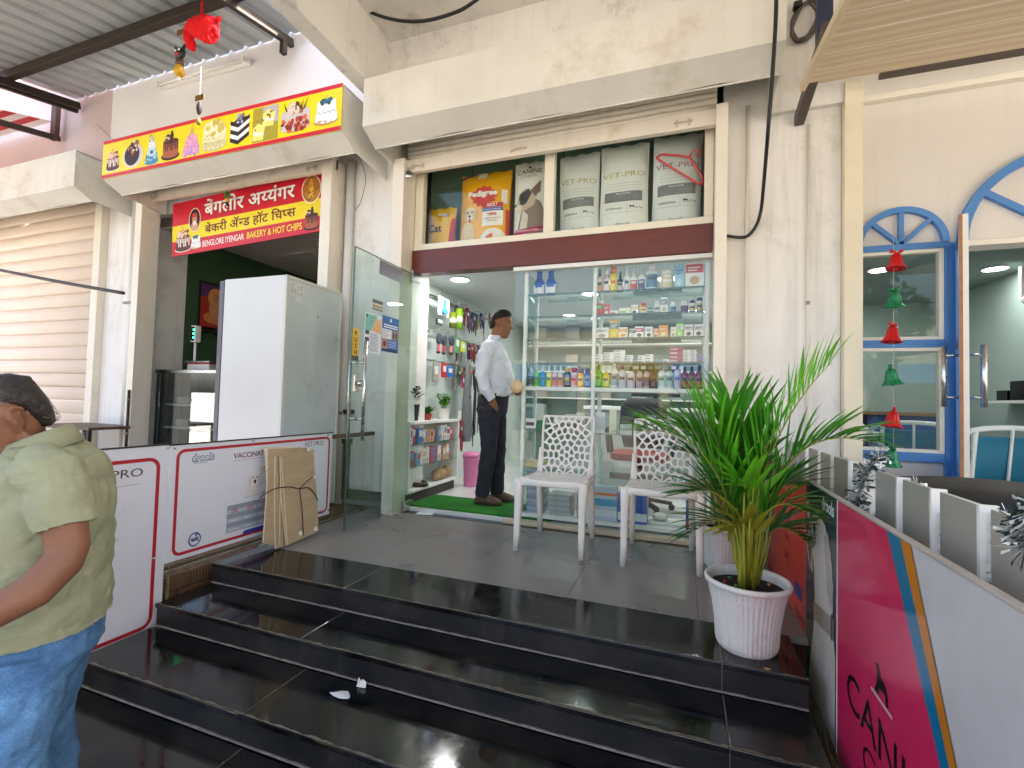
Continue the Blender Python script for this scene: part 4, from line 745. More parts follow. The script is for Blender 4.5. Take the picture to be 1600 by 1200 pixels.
carton('cream paper sheet standing at the lower shelf', -.52, -.465, 3.60, 3.61, .7205, .90, '#e6e0bf', None, 'paper_sheet', 'paper')
carton('white price list card standing at the lower shelf', -.63, -.55, 3.60, 3.61, .7205, .88, '#e2e4e4', [(.2, .8, '#c8cccf')], 'price_card', 'card')
for i, (x, c) in enumerate(((-.30, '#c9c6c0'), (-.22, '#9fa0a6'), (-.14, '#d5cfc6'), (-.06, '#b0a39a'), (.03, '#8a8f9c'), (-.92, '#c9bfae'), (-.82, '#b6b0a6'), (-.74, '#d2c8b4'))): carton(f'pale carton {["first", "second", "third", "fourth", "fifth"][i] if i < 5 else ["left", "middle", "right"][i-5]} from the left on the lower glass shelf of the {"right" if i < 5 else "left"} bay', x-.035, x+.03, 3.62, 3.74, .7205, .72+.12+.03*math.sin(i*2), c, [(.3, .6, '#8a7f78'), (.7, .9, '#e5e0d8')])
tray = thing('pet_tray', 'white plastic tray behind the lower right of the window glass', 'tray', (-.10, 3.72, .0755)); MB().prism(rrect(-.13, .13, -.09, .10, .03), 0, .02).build('tray_base', white_plastic, tray, .004); m = MB(); m.ball((-.05, 0, .045), .06, .06, .028); m.build('white_pouch', white_plastic, tray)
t = thing('office_chair', 'black office chair behind the window glass, seat coloured for a red reflection', 'chair', (-.35, 4.35, .025)); bk = M('black_mesh', '#141416', .6)
m = MB()
for k in range(5): a = k*1.2566+.3; m.bar((0, 0, .10), (.28*math.cos(a), .28*math.sin(a), .06), .035, .03)
m.build('star_base', bk, t)
for k in range(5): a = k*1.2566+.3; MB().ball((.28*math.cos(a), .28*math.sin(a), .028), .028).build('castor', bk, t)
MB().tube([(0, 0, .1), (0, 0, .44)], .028, 10).build('gas_lift', steel, t); MB().prism(rrect(-.24, .24, -.24, .24, .08), .44, .50).build('seat', M('red_reflection_tint', '#8c1f22', .7), t, .015)  # seat coloured red to stand in for a street reflection in the glass
m = MB(); m.loft([((0, .22, .52), (.17, 0, 0), (0, .02, 0)), ((0, .25, .70), (.22, 0, 0), (0, .03, 0)), ((0, .28, .90), (.21, 0, 0), (0, .025, 0)), ((0, .29, .98), (.15, 0, 0), (0, .02, 0))], 16, e=3.5); m.build('backrest', bk, t)
for s in (-1, 1): MB().tube(catmull([(s*.26, .12, .46), (s*.29, .12, .66), (s*.28, -.05, .70), (s*.27, -.16, .66), (s*.25, -.16, .5)], 4), .018, 8).build('armrest', bk, t)
# counter with monitor further inside
t = thing('sales_counter', 'pale counter with dark front standing deep in the pet shop', 'counter', (-.35, 5.7, .025)); MB().box(-.7, .75, -.25, .25, 0, .85).build('counter_body', M('counter_grey', '#9aa09e', .5), t, .004); MB().box(-.73, .78, -.28, .28, .8505, .89).build('counter_top', white_paint, t, .004)
t = thing('monitor', 'black computer monitor on the counter behind the shelves', 'monitor', (-.30, 5.7, .916)); MB().box(-.27, .27, -.02, .02, .12, .44).build('screen', M('black_gloss', '#0d0e10', .15), t, .004); MB().box(-.03, .03, -.01, .02, .01, .1195).build('stand', bk, t); MB().prism(rrect(-.1, .1, -.07, .07, .02), 0, .0095).build('foot', bk, t)
t = thing('wall_shelf', 'long shelf of boxed stock on the back wall of the pet shop', 'shelf', (-1.0, 7.15, 0))
for z in (.6, 1.0, 1.4, 1.8): MB().box(-1.3, 1.5, -.15, .14, z, z+.02).build('shelf_board', white_paint, t)
rnd = random.Random(8)
for i in range(20):
    sh = i // 5; x = -1.1+.5*(i % 5); w_ = rnd.uniform(.08, .11); h = rnd.uniform(.14, .30); o = MB().box(-w_, w_, -.1, .1, 0, h).build('stock_box', GLOSS(rnd.choice(['#9aa5a2', '#b5bdb9', '#7d8a88', '#a9a094', '#8f9a9f'])), None); o.location = (-1.0+x, 7.15, .6205+.4*sh)
    tag(o, f'grey stock box, {ORD[i % 5]} from the left on the {["lowest", "second", "third", "highest"][sh]} board of the back wall', 'box', 'boxed stock on the back wall')
# ---------------------------------------------------------------- people
def hand(mb, o, d, nrm, s=1, curl=.5, thumb=1):
    """palm and five bent fingers; o wrist, d finger direction, nrm palm normal"""
    o = Vector(o); d = Vector(d).normalized(); nrm = Vector(nrm).normalized(); sd_ = d.cross(nrm).normalized()
    mb.loft([(o, sd_*.026*s, nrm*.018*s), (o+d*.03*s, sd_*.034*s, nrm*.017*s), (o+d*.075*s, sd_*.040*s, nrm*.014*s), (o+d*.09*s, sd_*.036*s, nrm*.010*s)], 10)
    for k, (off, ln) in enumerate(((-.030, .062), (-.010, .076), (.011, .072), (.030, .056))):
        p = o+d*.082*s+sd_*off*s; pts = [p-d*.012*s]; dd = d.copy()
        for j in range(4):
            pts.append(pts[-1]+dd*ln*s/3.2); dd = (dd+nrm*curl*.55).normalized()
        mb.tube(pts, [.0095*s, .0095*s, .009*s, .008*s, .006*s], 8)
    p = o+d*.03*s-sd_*.03*s*thumb; dd = (d*.75-sd_*.7*thumb+nrm*.25).normalized(); pts = [p]
    for j in range(3): pts.append(pts[-1]+dd*.024*s); dd = (dd+d*.35+nrm*.25*curl).normalized()
    mb.tube(pts, [.012*s, .0115*s, .010*s, .007*s], 8)
def limb(mb, pts, r, n=14, flat=1.0):
    P = [Vector(p) for p in pts]; prev = None; rings = []
    for i, p in enumerate(P):
        t = (P[min(i+1, len(P)-1)]-P[max(i-1, 0)]).normalized(); a = t.cross(Vector((1, 0, 0)))
        if a.length < .1: a = t.cross(Vector((0, 1, 0)))
        a.normalize(); b = t.cross(a); rings.append((p, a*r[i]*flat, b*r[i]))
    mb.loft(rings, n)
def ez(z, x, fx, sy, y=0): return ((x, y, z), (fx, 0, 0), (0, sy, 0))
def head(mb, c, tilt, s=1.0, yaw=0):
    """skull, jaw, nose, lips, brow; local forward = +x, tilted by rotation about y"""
    Rm = Matrix.Rotation(yaw, 3, 'Z') @ Matrix.Rotation(tilt, 3, 'Y'); c = Vector(c); V = lambda x, y, z: c+Rm @ Vector((x*s, y*s, z*s))
    rg = []
    for (z, x, fx, sy) in ((-.125, .030, .035, .030), (-.115, .030, .052, .044), (-.085, .018, .076, .056), (-.045, .006, .089, .066), (0, 0, .096, .073), (.04, -.004, .098, .075), (.075, -.008, .086, .066), (.10, -.012, .058, .046), (.113, -.014, .022, .018)):
        rg.append((V(x, 0, z), Rm @ Vector((fx*s, 0, 0)), Rm @ Vector((0, sy*s, 0))))
    mb.loft(rg, 20)
    mb.loft([(V(.086, 0, .012), Rm @ Vector((.010, 0, 0))*s, Rm @ Vector((0, .010, 0))*s), (V(.102, 0, -.018), Rm @ Vector((.014, 0, 0))*s, Rm @ Vector((0, .013, 0))*s), (V(.106, 0, -.032), Rm @ Vector((.012, 0, 0))*s, Rm @ Vector((0, .017, 0))*s), (V(.090, 0, -.040), Rm @ Vector((.010, 0, 0))*s, Rm @ Vector((0, .012, 0))*s)], 8)
    mb.ball(V(.084, 0, -.066), .014*s, .024*s, .007*s, 10, 6, Rm); mb.ball(V(.082, 0, -.078), .014*s, .020*s, .007*s, 10, 6, Rm)
    mb.ball(V(.080, 0, .030), .014*s, .050*s, .009*s, 12, 6, Rm); mb.ball(V(.070, 0, -.108), .018*s, .022*s, .014*s, 10, 6, Rm)
    for q in (-1, 1):
        mb.ball(V(.062, q*.036, -.025), .022*s, .022*s, .024*s, 10, 6, Rm)
        e = Matrix.Rotation(q*R_(22), 3, 'Z'); mb.ball(V(-.008, q*.078, -.008), .020*s, .008*s, .033*s, 12, 8, Rm @ e); mb.ball(V(-.002, q*.076, -.034), .011*s, .007*s, .013*s, 8, 6, Rm)
        mb.tube([V(-.018+.020*math.cos(a), q*.086, -.004+.030*math.sin(a)) for a in [R_(-40+25*k) for k in range(11)]], .005*s, 6)
    return V, Rm
def cloth(name, col, var=.10, stretch=(1, 1, 1), bs=9, rough=.85, weave=False):
    m = M(name, col, rough, var=var, scale=bs*.5, bump=.35, bscale=bs, spec=.25)
    N = m.node_tree.nodes; L = m.node_tree.links; b = N['Principled BSDF']      # soft folds plus a fine weave
    tc = N.new('ShaderNodeTexCoord'); f1 = N.new('ShaderNodeTexNoise'); f1.inputs['Scale'].default_value = 7; f1.inputs['Detail'].default_value = 3; f1.inputs['Distortion'].default_value = 2.2
    mp = N.new('ShaderNodeMapping'); mp.inputs['Scale'].default_value = (1, 1, 1.8); mp.inputs['Rotation'].default_value = (.5, .4, 0); L.new(tc.outputs['Object'], mp.inputs[0]); L.new(mp.outputs[0], f1.inputs[0])
    f2 = N.new('ShaderNodeTexNoise'); f2.inputs['Scale'].default_value = 420; L.new(tc.outputs['Object'], f2.inputs[0])
    b1 = N.new('ShaderNodeBump'); b1.inputs['Strength'].default_value = .35; b1.inputs['Distance'].default_value = .02; L.new(f1.outputs[0], b1.inputs['Height'])
    b2 = N.new('ShaderNodeBump'); b2.inputs['Strength'].default_value = .35; b2.inputs['Distance'].default_value = .0015; L.new(f2.outputs[0], b2.inputs['Height']); L.new(b1.outputs[0], b2.inputs['Normal']); L.new(b2.outputs[0], b.inputs['Normal'])
    return m
skin = M('skin_tone', '#855b45', .5, var=.14, scale=8, bump=.12, bscale=110, spec=.35); skin2 = M('skin_tone_darker', '#8f5f44', .5, var=.12, scale=8, bump=.1, bscale=90, spec=.35)
hairm = M('black_hair', '#120f0c', .7, var=.4, scale=30, bump=.6, bscale=140, stretch=(1, 1, .25)); hair2 = M('thinning_hair', '#2b2420', .5, var=.5, scale=30, bump=.6, bscale=140, spot='#6e6560', spots=.5, sscale=30)
def eyes(V, Rm, t, s=1):
    for q in (-1, 1):
        m = MB(); m.ball(V(.0705, q*.032, .008), .0118*s, .0118*s, .0085*s, 10, 8); e = m.build('eye', M('eye_white', '#d9d2c8', .2), t)
        m = MB(); m.ball(V(.0790, q*.0335, .008), .0045*s, .0068*s, .0066*s, 8, 6, Rm); m.build('iris', M('eye_dark', '#1a100a', .1), e)
        m = MB(); m.tube([V(.079+.006*math.sin(a), q*(.016+.036*a/3.14), .027+.006*math.sin(a)) for a in [0, .8, 1.6, 2.4, 3.14]], [.002, .004, .004, .003, .0015], 6); m.build('eyebrow', hairm, t)
# --- the man in the doorway: white shirt, dark trousers, facing right
p2 = thing('person', 'man in white shirt and dark grey trousers standing in the pet shop doorway', 'person', (-1.60, 3.93, .04), R_(8))
b = MB(); V, Rm = head(b, (.055, 0, 1.595), R_(10)); b.loft([ez(1.40, -.01, .06, .065), ez(1.47, .012, .056, .057), ez(1.54, .03, .055, .055)], 16)
limb(b, [(-.02, -.20, 1.30), (-.05, -.235, 1.12), (.0, -.225, 1.0), (.045, -.185, .915)], [.045, .04, .034, .027]); hand(b, (.045, -.182, .915), (.15, .35, -.9), (0, 1, .2), .8, .2)
limb(b, [(0, .20, 1.30), (-.02, .24, 1.1), (.10, .20, 1.0), (.22, .12, .98)], [.045, .04, .034, .028]); hand(b, (.22, .12, .98), (.9, -.3, .1), (0, -.3, -1), .9, .7)
b.loft([ez(.9, .01, .11, .14), ez(1.15, .03, .12, .15), ez(1.35, 0, .09, .15), ez(1.42, -.01, .06, .09)], 14)
for q in (-1, 1): limb(b, [(q*.012+.01, q*.08, .88), (q*.02+.02, q*.085, .5), (q*.04+.0, q*.085, .1), (q*.05, q*.085, .05)], [.08, .05, .038, .04])
V2, Rm2 = V, Rm; o = b.build('body', skin2, p2); remesh(o, .006, 3); eyes(V, Rm, p2)
h = MB(); h.loft([(V(-.030, 0, .025), (.078, 0, 0), (0, .079, 0)), (V(-.018, 0, .055), (.098, 0, 0), (0, .081, 0)), (V(-.012, 0, .09), (.092, 0, 0), (0, .072, 0)), (V(-.014, 0, .118), (.06, 0, 0), (0, .05, 0)), (V(-.014, 0, .128), (.02, 0, 0), (0, .02, 0))], 18)
h.loft([(V(-.055, 0, -.055), (.040, 0, 0), (0, .058, 0)), (V(-.05, 0, -.01), (.056, 0, 0), (0, .076, 0)), (V(-.04, 0, .05), (.07, 0, 0), (0, .079, 0))], 16)
o = h.build('hair', hairm, p2); remesh(o, .006, 4, [(.005, .02, 'CLOUDS')])
s = MB(); s.loft([ez(.93, .015, .128, .160), ez(.99, .025, .145, .170), ez(1.10, .04, .155, .175), ez(1.22, .02, .138, .180), ez(1.33, .0, .118, .185), ez(1.405, -.012, .088, .155), ez(1.445, -.008, .068, .085), ez(1.46, .0, .062, .070)], 24, e=2.3)
limb(s, [(-.012, -.155, 1.385), (-.025, -.215, 1.30), (-.045, -.245, 1.12), (-.01, -.238, 1.0), (.045, -.198, .915)], [.062, .068, .060, .052, .044]); limb(s, [(-.01, .155, 1.385), (-.01, .215, 1.30), (-.02, .25, 1.12), (.09, .21, 1.01), (.19, .14, .985)], [.062, .068, .060, .052, .044])
o = s.build('shirt', cloth('white_shirt', '#dfe0e8', .05, bs=7), p2); remesh(o, .008, 4, [(.014, .10, 'HARD'), (.005, .05, 'HARD')])
c_ = MB(); c_.loft([ez(1.43, 0, .068, .078), ez(1.475, .008, .066, .070), ez(1.485, .012, .063, .066)], 20, cap=False); c_.build('collar', MATS['white_shirt'], p2).modifiers.new('thick', 'SOLIDIFY').thickness = .006
tr = MB(); tr.loft([ez(.955, .012, .125, .158), ez(.90, .005, .135, .165), ez(.82, -.005, .138, .172), ez(.76, -.005, .12, .168)], 22)
for q in (-1, 1): limb(tr, [(-.002+q*.008, q*.085, .84), (.005+q*.012, q*.09, .70), (.02+q*.02, q*.09, .48), (.005+q*.035, q*.088, .25), (q*.045-.005, q*.086, .065)], [.098, .092, .072, .066, .064])
o = tr.build('trousers', cloth('dark_trousers', '#2e3036', .12, bs=6), p2); remesh(o, .008, 3, [(.016, .06, 'CLOUDS')])
bt = MB(); bt.loft([ez(.935, .014, .132, .166), ez(.97, .016, .132, .166)], 28, cap=False); bt.build('belt', M('black_leather', '#121110', .35), p2).modifiers.new('thick', 'SOLIDIFY').thickness = .006
for q in (-1, 1):
    x = q*.045+.02; sh = MB(); sh.loft([((x-.085, q*.086, .03), (0, .030, 0), (0, 0, .03)), ((x-.05, q*.086, .045), (0, .038, 0), (0, 0, .045)), ((x, q*.087, .05), (0, .042, 0), (0, 0, .05)), ((x+.06, q*.09, .038), (0, .046, 0), (0, 0, .038)), ((x+.12, q*.092, .028), (0, .042, 0), (0, 0, .028)), ((x+.15, q*.092, .02), (0, .025, 0), (0, 0, .018))], 16, e=2.4)
    o = sh.build('shoe', M('brown_shoe', '#5d4633', .7, var=.3, scale=20), p2); so_ = MB(); so_.prism([(x-.09, q*.086-.03), (x+.06, q*.088-.047), (x+.15, q*.09-.025), (x+.15, q*.09+.025), (x+.06, q*.088+.047), (x-.09, q*.086+.03)], -.0005, .018); so_.build('sole', M('dark_sole', '#241d18', .8), o, .004)
    la = MB()
    for k in range(4): la.tube([(x+.02+.018*k, q*.087-.03, .078-.011*k), (x+.022+.018*k, q*.087, .096-.012*k), (x+.02+.018*k, q*.087+.03, .078-.011*k)], .003, 5)
    la.build('laces', M('lace_grey', '#8a7a66', .8), o)
m = MB(); m.lathe([(.04, 0)], 3) if False else None
# --- the man in the polo shirt at the left edge: stooping, facing left
p1 = thing('person', 'man in sage green polo shirt and blue jeans stooping at the left edge', 'person', (-1.708, .827, -.44), R_(228))
b = MB(); V, Rm = head(b, (.092, .01, 1.306), R_(32), .96, R_(30))
b.loft([((-.02, 0, 1.20), (.07, 0, .02), (0, .085, 0)), ((.005, 0, 1.245), (.062, 0, .03), (0, .066, 0)), ((.05, 0, 1.285), (.058, 0, .04), (0, .060, 0)), ((.085, 0, 1.30), (.055, 0, .04), (0, .056, 0))], 18)
limb(b, [(-.095, .205, 1.12), (-.105, .215, 1.06), (-.118, .225, .985), (-.112, .235, .955), (-.07, .265, .90), (.01, .295, .855), (.085, .30, .81)], [.040, .046, .045, .045, .044, .034, .029], 16); hand(b, (.085, .30, .81), (.8, .0, -.45), (.2, -.8, .1), 1.0, .35)
limb(b, [(.0, -.20, 1.12), (.0, -.22, 1.0), (.10, -.20, .93), (.22, -.14, .90), (.28, -.10, .88)], [.05, .045, .042, .034, .028], 14); hand(b, (.28, -.10, .88), (.9, .2, -.2), (0, 0, -1), 1.0, .5)
b.loft([ez(.72, 0, .10, .13), ez(.95, .01, .11, .14), ez(1.12, -.01, .10, .14), ez(1.20, -.01, .07, .09)], 14); limb(b, [(-.01, 0, 1.17), (-.05, .10, 1.14), (-.095, .20, 1.10)], [.05, .045, .04]); limb(b, [(-.01, 0, 1.17), (0, -.10, 1.14), (0, -.20, 1.10)], [.05, .045, .04])
for q in (-1, 1): limb(b, [(0, q*.07, .74), (.02, q*.095, .43), (-.02, q*.10, .08), (-.01, q*.10, .03)], [.06, .05, .04, .04])
for q in (-1, 1): b.loft([((-.09, q*.10, .03), (0, .03, 0), (0, 0, .028)), ((0, q*.10, .04), (0, .04, 0), (0, 0, .04)), ((.09, q*.105, .028), (0, .044, 0), (0, 0, .028)), ((.15, q*.105, .018), (0, .03, 0), (0, 0, .016))], 12)
o = b.build('body', skin, p1); remesh(o, .006, 3); eyes(V, Rm, p1)
h = MB(); rx = lambda v: Rm @ Vector(v)
h.loft([(V(-.066, 0, -.070), rx((.022, 0, 0)), rx((0, .050, 0))), (V(-.068, 0, -.03), rx((.034, 0, 0)), rx((0, .068, 0))), (V(-.058, 0, .012), rx((.048, 0, 0)), rx((0, .077, 0))), (V(-.038, 0, .045), rx((.068, 0, 0)), rx((0, .080, 0))), (V(-.026, 0, .075), rx((.078, 0, 0)), rx((0, .070, 0))), (V(-.016, 0, .10), rx((.06, 0, 0)), rx((0, .052, 0))), (V(-.014, 0, .116), rx((.022, 0, 0)), rx((0, .02, 0)))], 20)
o = h.build('hair', hair2, p1); remesh(o, .0055, 2, [(.006, .012, 'CLOUDS')])
def strands(V, Rm, t, n, mats, seed, low=-.06, s=1.0):
    rnd = random.Random(seed); ms = [MB() for _ in mats]
    for i in range(n):
        a = rnd.uniform(-2.6, 2.6)+math.pi; z = rnd.uniform(low, .112); x = math.cos(a); y = math.sin(a)
        if z < .045 and x > -.45: continue
        k = max(.0, 1-(z/.118)**2)**.5 if z > 0 else 1; p = Vector((-.018+.088*k*x, .077*k*y, z)); tg = Vector((-.5-.3*rnd.random(), .25*y+rnd.uniform(-.3, .3), -.55 if z < .07 else -.1)); nr = Vector((x*k, y*k, z*5)).normalized(); tg = (tg-nr*tg.dot(nr)).normalized()
        l = rnd.uniform(.012, .026)*(.45 if z < .02 else 1); q = p+nr*.003; e = q+tg*l+nr*.001; sd_ = tg.cross(nr)*.0009; m = ms[0 if rnd.random() < .7 else 1]; m.add([V(*(q+sd_)), V(*(q-sd_)), V(*(e-sd_*.3)), V(*(e+sd_*.3))], [(0,1,2,3)])
    for m, mt in zip(ms, mats): m.build('hair_strands', mt, t)
strands(V, Rm, p1, 3000, [M('hair_strand_dark', '#2c2521', .5), M('hair_strand_grey', '#8d837c', .5)], 3); strands(V2, Rm2, p2, 2200, [M('hair_strand_black', '#0f0c0a', .5), M('hair_strand_dark', '#2c2521', .5)], 5, -.04)
polo = cloth('sage_polo', '#989a7e', .06, bs=6)
s = MB(); s.loft([ez(.728, .004, .172, .202), ez(.80, .008, .174, .203), ez(.90, .015, .175, .198), ez(1.0, .008, .172, .200), ez(1.09, -.004, .160, .200), ez(1.16, -.014, .135, .196), ez(1.205, -.018, .105, .160), ez(1.228, -.008, .080, .105), ez(1.236, -.004, .070, .085)], 28, e=2.25)
limb(s, [(-.03, .13, 1.195), (-.065, .185, 1.175), (-.095, .208, 1.10), (-.112, .218, 1.035)], [.062, .074, .074, .068], 18); limb(s, [(-.01, -.13, 1.195), (-.01, -.185, 1.175), (.0, -.21, 1.08), (.01, -.215, 1.02)], [.062, .072, .07, .064], 18)
o = s.build('polo_shirt', polo, p1); remesh(o, .0065, 3, [(.018, .13, 'HARD'), (.008, .06, 'HARD')])
pass
c_ = MB(); c_.loft([((.010, 0, 1.200), (.092, 0, -.040), (0, .112, 0)), ((.012, 0, 1.228), (.080, 0, -.038), (0, .092, 0)), ((.018, 0, 1.254), (.070, 0, -.034), (0, .076, 0)), ((.020, 0, 1.254), (.064, 0, -.032), (0, .070, 0))], 26, cap=False); c_.build('collar', polo, p1).modifiers.new('thick', 'SOLIDIFY').thickness = .005
pl = MB(); pl.tube(catmull([(.07, .05, 1.262), (.10, .055, 1.23), (.125, .065, 1.19), (.15, .075, 1.14), (.17, .07, 1.09)], 4), .0035, 6); pl.ball((.098, .058, 1.228), .009, .007, .013); pl.build('neck_cord', black_rubber, p1)
jeans = cloth('blue_denim', '#5d88b6', .35, bs=16); 
def denim(m):
    N = m.node_tree.nodes; L = m.node_tree.links; b = N['Principled BSDF']; b.inputs['Specular IOR Level'].default_value = .12; src = b.inputs['Base Color'].links[0].from_socket
    tc = N.new('ShaderNodeTexCoord'); mp = N.new('ShaderNodeMapping'); mp.inputs['Scale'].default_value = (1, 1, .22); L.new(tc.outputs['Object'], mp.inputs[0])
    n = N.new('ShaderNodeTexNoise'); n.inputs['Scale'].default_value = 800; n.inputs['Detail'].default_value = 3; L.new(mp.outputs[0], n.inputs[0]); r = N.new('ShaderNodeValToRGB'); r.color_ramp.elements[0].position = .38; r.color_ramp.elements[1].position = .66; r.color_ramp.elements[0].color = (.75, .75, .78, 1); r.color_ramp.elements[1].color = (1.25, 1.22, 1.18, 1); L.new(n.outputs[0], r.inputs[0])
    n2 = N.new('ShaderNodeTexNoise'); n2.inputs['Scale'].default_value = 9; n2.inputs['Detail'].default_value = 7; n2.inputs['Roughness'].default_value = .7; L.new(tc.outputs['Object'], n2.inputs[0]); r2 = N.new('ShaderNodeValToRGB'); r2.color_ramp.elements[0].position = .35; r2.color_ramp.elements[1].position = .72; r2.color_ramp.elements[0].color = (.7, .72, .78, 1); r2.color_ramp.elements[1].color = (1.5, 1.42, 1.3, 1); L.new(n2.outputs[0], r2.inputs[0])
    for rr_ in (r, r2):
        x = N.new('ShaderNodeMix'); x.data_type = 'RGBA'; x.blend_type = 'MULTIPLY'; x.inputs[0].default_value = 1; L.new(src, x.inputs[6]); L.new(rr_.outputs[0], x.inputs[7]); src = x.outputs[2]
    L.new(src, b.inputs['Base Color'])
denim(jeans)
tr = MB(); tr.loft([ez(.80, .005, .135, .165), ez(.745, .002, .148, .178), ez(.66, -.006, .150, .188), ez(.60, 0, .12, .175)], 26, e=2.2)
for q in (-1, 1): limb(tr, [(-.004, q*.095, .70), (.0, q*.10, .56), (.012, q*.103, .42), (-.01, q*.103, .22), (-.015, q*.102, .05)], [.112, .102, .088, .082, .084], 18)
o = tr.build('jeans', jeans, p1); remesh(o, .0065, 3, [(.013, .11, 'HARD'), (.004, .05, 'HARD')])
# ---------------------------------------------------------------- bakery: cake banner
RED, YEL = '#cf1f33', '#f2d91a'
t = thing('cake_banner', 'long yellow banner with red edges and ten printed cakes above the bakery', 'banner', mat4=FACE(-5.345, 2.888, 2.992)); BW, BH = 2.845, .368
MB().box(0, BW, 0, BH, -.008, 0).build('banner_board', flatm(YEL, .35), t)
for y in (0, BH-.032): MB().box(0, BW, y, y+.032, .0003, .001).build('red_stripe', flatm(RED, .35), t)
CX = 5.345; CZ = -2.992
def cake(x0, x1, z0, z1, kind, parent=None, zz=.0012):
    """a printed cake: flat layered shapes on the board"""
    par = parent or t; ox, oz = (0, 0) if parent else (CX, CZ); x0 += ox; x1 += ox; z0 += oz; z1 += oz; w_ = x1-x0; h = z1-z0; cx = (x0+x1)/2
    def el(fx, fy, rx, ry, c, nm, k, n=20): MB().poly(ell(x0+fx*w_, z0+fy*h, rx*w_, ry*h, n), zz+.0003*k).build(nm, flatm(c), root)
    def body(fy0, fy1, r0, r1, c, nm, k, cxf=.5):
        a, b = z0+fy0*h, z0+fy1*h; e = .10*h
        pts = ell(x0+cxf*w_, a, r0*w_, e*r0*2, 10, 180, 360)+ell(x0+cxf*w_, b, r1*w_, e*r1*2, 10, 0, 180); MB().poly(pts, zz+.0003*k).build(nm, flatm(c), root)
    def drips(fy, r, c, n, ln, k):
        m = MB()
        for i in range(n):
            x = x0+w_*(.5-r+2*r*(i+.5)/n); l = ln*h*(.5+.5*abs(math.sin(i*2.1))); y = z0+fy*h-.04*h*(1-((i+.5)/n*2-1)**2)
            m.poly(rrect(x-r*w_/n*.62, x+r*w_/n*.62, y-l, y+.05*h, r*w_/n*.6, 3), zz+.0003*k)
        m.build('icing_drips', flatm(c), root)
    def blobs(fx0, fx1, fy0, fy1, cols, n, r, k, seed=1):
        rnd = random.Random(seed)
        for ci, c in enumerate(cols):
            m = MB()
            for i in range(n): m.poly(ell(x0+w_*rnd.uniform(fx0, fx1), z0+h*rnd.uniform(fy0, fy1), r*w_*rnd.uniform(.6, 1.2), r*w_*rnd.uniform(.6, 1.2), 8), zz+.0003*(k+ci)+.00002*i)
            m.build('cake_topping', flatm(c), root)
    root = bpy.data.objects.new('printed_cake', None); COL.objects.link(root); root.parent = par
    if kind == 0: el(.5, .10, .5, .10, '#f0e9e2', 'plate', 0); body(.12, .55, .46, .42, '#5a2b26', 'cake_body', 1); drips(.55, .42, '#efe4d8', 8, .35, 2); el(.5, .56, .42, .07, '#3a1d1a', 'cake_top', 3); blobs(.2, .8, .55, .78, ['#c98a6a', '#8a4a3a', '#e9c8b0'], 7, .09, 4); blobs(.4, .6, .75, .95, ['#d8a48a'], 4, .05, 8)
    if kind == 1: el(.5, .42, .5, .42, '#d9cfd6', 'plate', 0); el(.45, .46, .38, .38, '#2b1716', 'cake_body', 1); blobs(.25, .7, .4, .85, ['#5a2c24', '#b07a5a', '#120a0a'], 8, .08, 2, 4); el(.62, .86, .16, .10, '#8a5a40', 'cake_top', 6); blobs(.5, .75, .6, .95, ['#e6d6c4'], 5, .05, 7)
    if kind == 2: el(.5, .10, .5, .10, '#7fb0c8', 'plate', 0); body(.1, .34, .46, .40, '#4a90b4', 'cake_tier', 1); body(.34, .58, .33, .28, '#bcd6e2', 'cake_tier', 2); body(.58, .76, .22, .20, '#dfe9ee', 'cake_tier', 3); blobs(.1, .9, .05, .3, ['#2f7aa0', '#a9d0e0'], 9, .06, 4); MB().poly([(x0+.40*w_, z0+.36*h), (x0+.6*w_, z0+.36*h), (x0+.6*w_, z0+.46*h), (x0+.4*w_, z0+.46*h)], zz+.002).build('blue_door', flatm('#22506e'), root); blobs(.3, .7, .78, .98, ['#5aa0b8', '#d6c9b4'], 5, .06, 7)
    if kind == 3: el(.5, .14, .5, .14, '#2e1712', 'board', 0); body(.16, .62, .42, .42, '#a85a3c', 'cake_body', 1); drips(.62, .42, '#4a2418', 9, .3, 2); el(.5, .63, .42, .09, '#5a2c1c', 'cake_top', 3); blobs(.25, .6, .64, .84, ['#1d1210', '#cfc0ae', '#7a4a34'], 5, .09, 4); MB().poly([(x0+.45*w_, z0+.65*h), (x0+.62*w_, z0+.66*h), (x0+.60*w_, z0+.98*h), (x0+.5*w_, z0+.95*h)], zz+.003).build('chocolate_shard', flatm('#3a2018'), root)
    if kind == 4: MB().poly([(x0, z0+.04*h), (x1, z0+.04*h), (x0+.84*w_, z0+.5*h), (x0+.6*w_, z0+.72*h), (x0+.4*w_, z0+.72*h), (x0+.16*w_, z0+.5*h)], zz).build('cake_body', flatm('#d79ac4'), root); blobs(.08, .92, .04, .3, ['#9a7ac8', '#b995d8', '#e6a8c8'], 14, .07, 1); blobs(.2, .8, .3, .66, ['#e88aa8', '#f0b4c4'], 12, .06, 4); MB().poly([(x0+.42*w_, z0+.7*h), (x0+.58*w_, z0+.7*h), (x0+.53*w_, z0+.98*h), (x0+.47*w_, z0+.98*h)], zz+.0025).build('cake_top', flatm('#e0a888'), root)
    if kind == 5: el(.5, .20, .5, .19, '#c9c0a0', 'plate', 0); body(.15, .58, .46, .46, '#e6dfb0', 'cake_body', 1); drips(.30, .44, '#c9bd84', 14, .22, 2); el(.5, .60, .46, .14, '#efe7b8', 'cake_top', 3); blobs(.12, .88, .50, .95, ['#e8dc9a', '#f4eecb', '#d2b95c'], 10, .10, 4, 6); blobs(.1, .9, .28, .55, ['#8a7a4a'], 8, .02, 7)
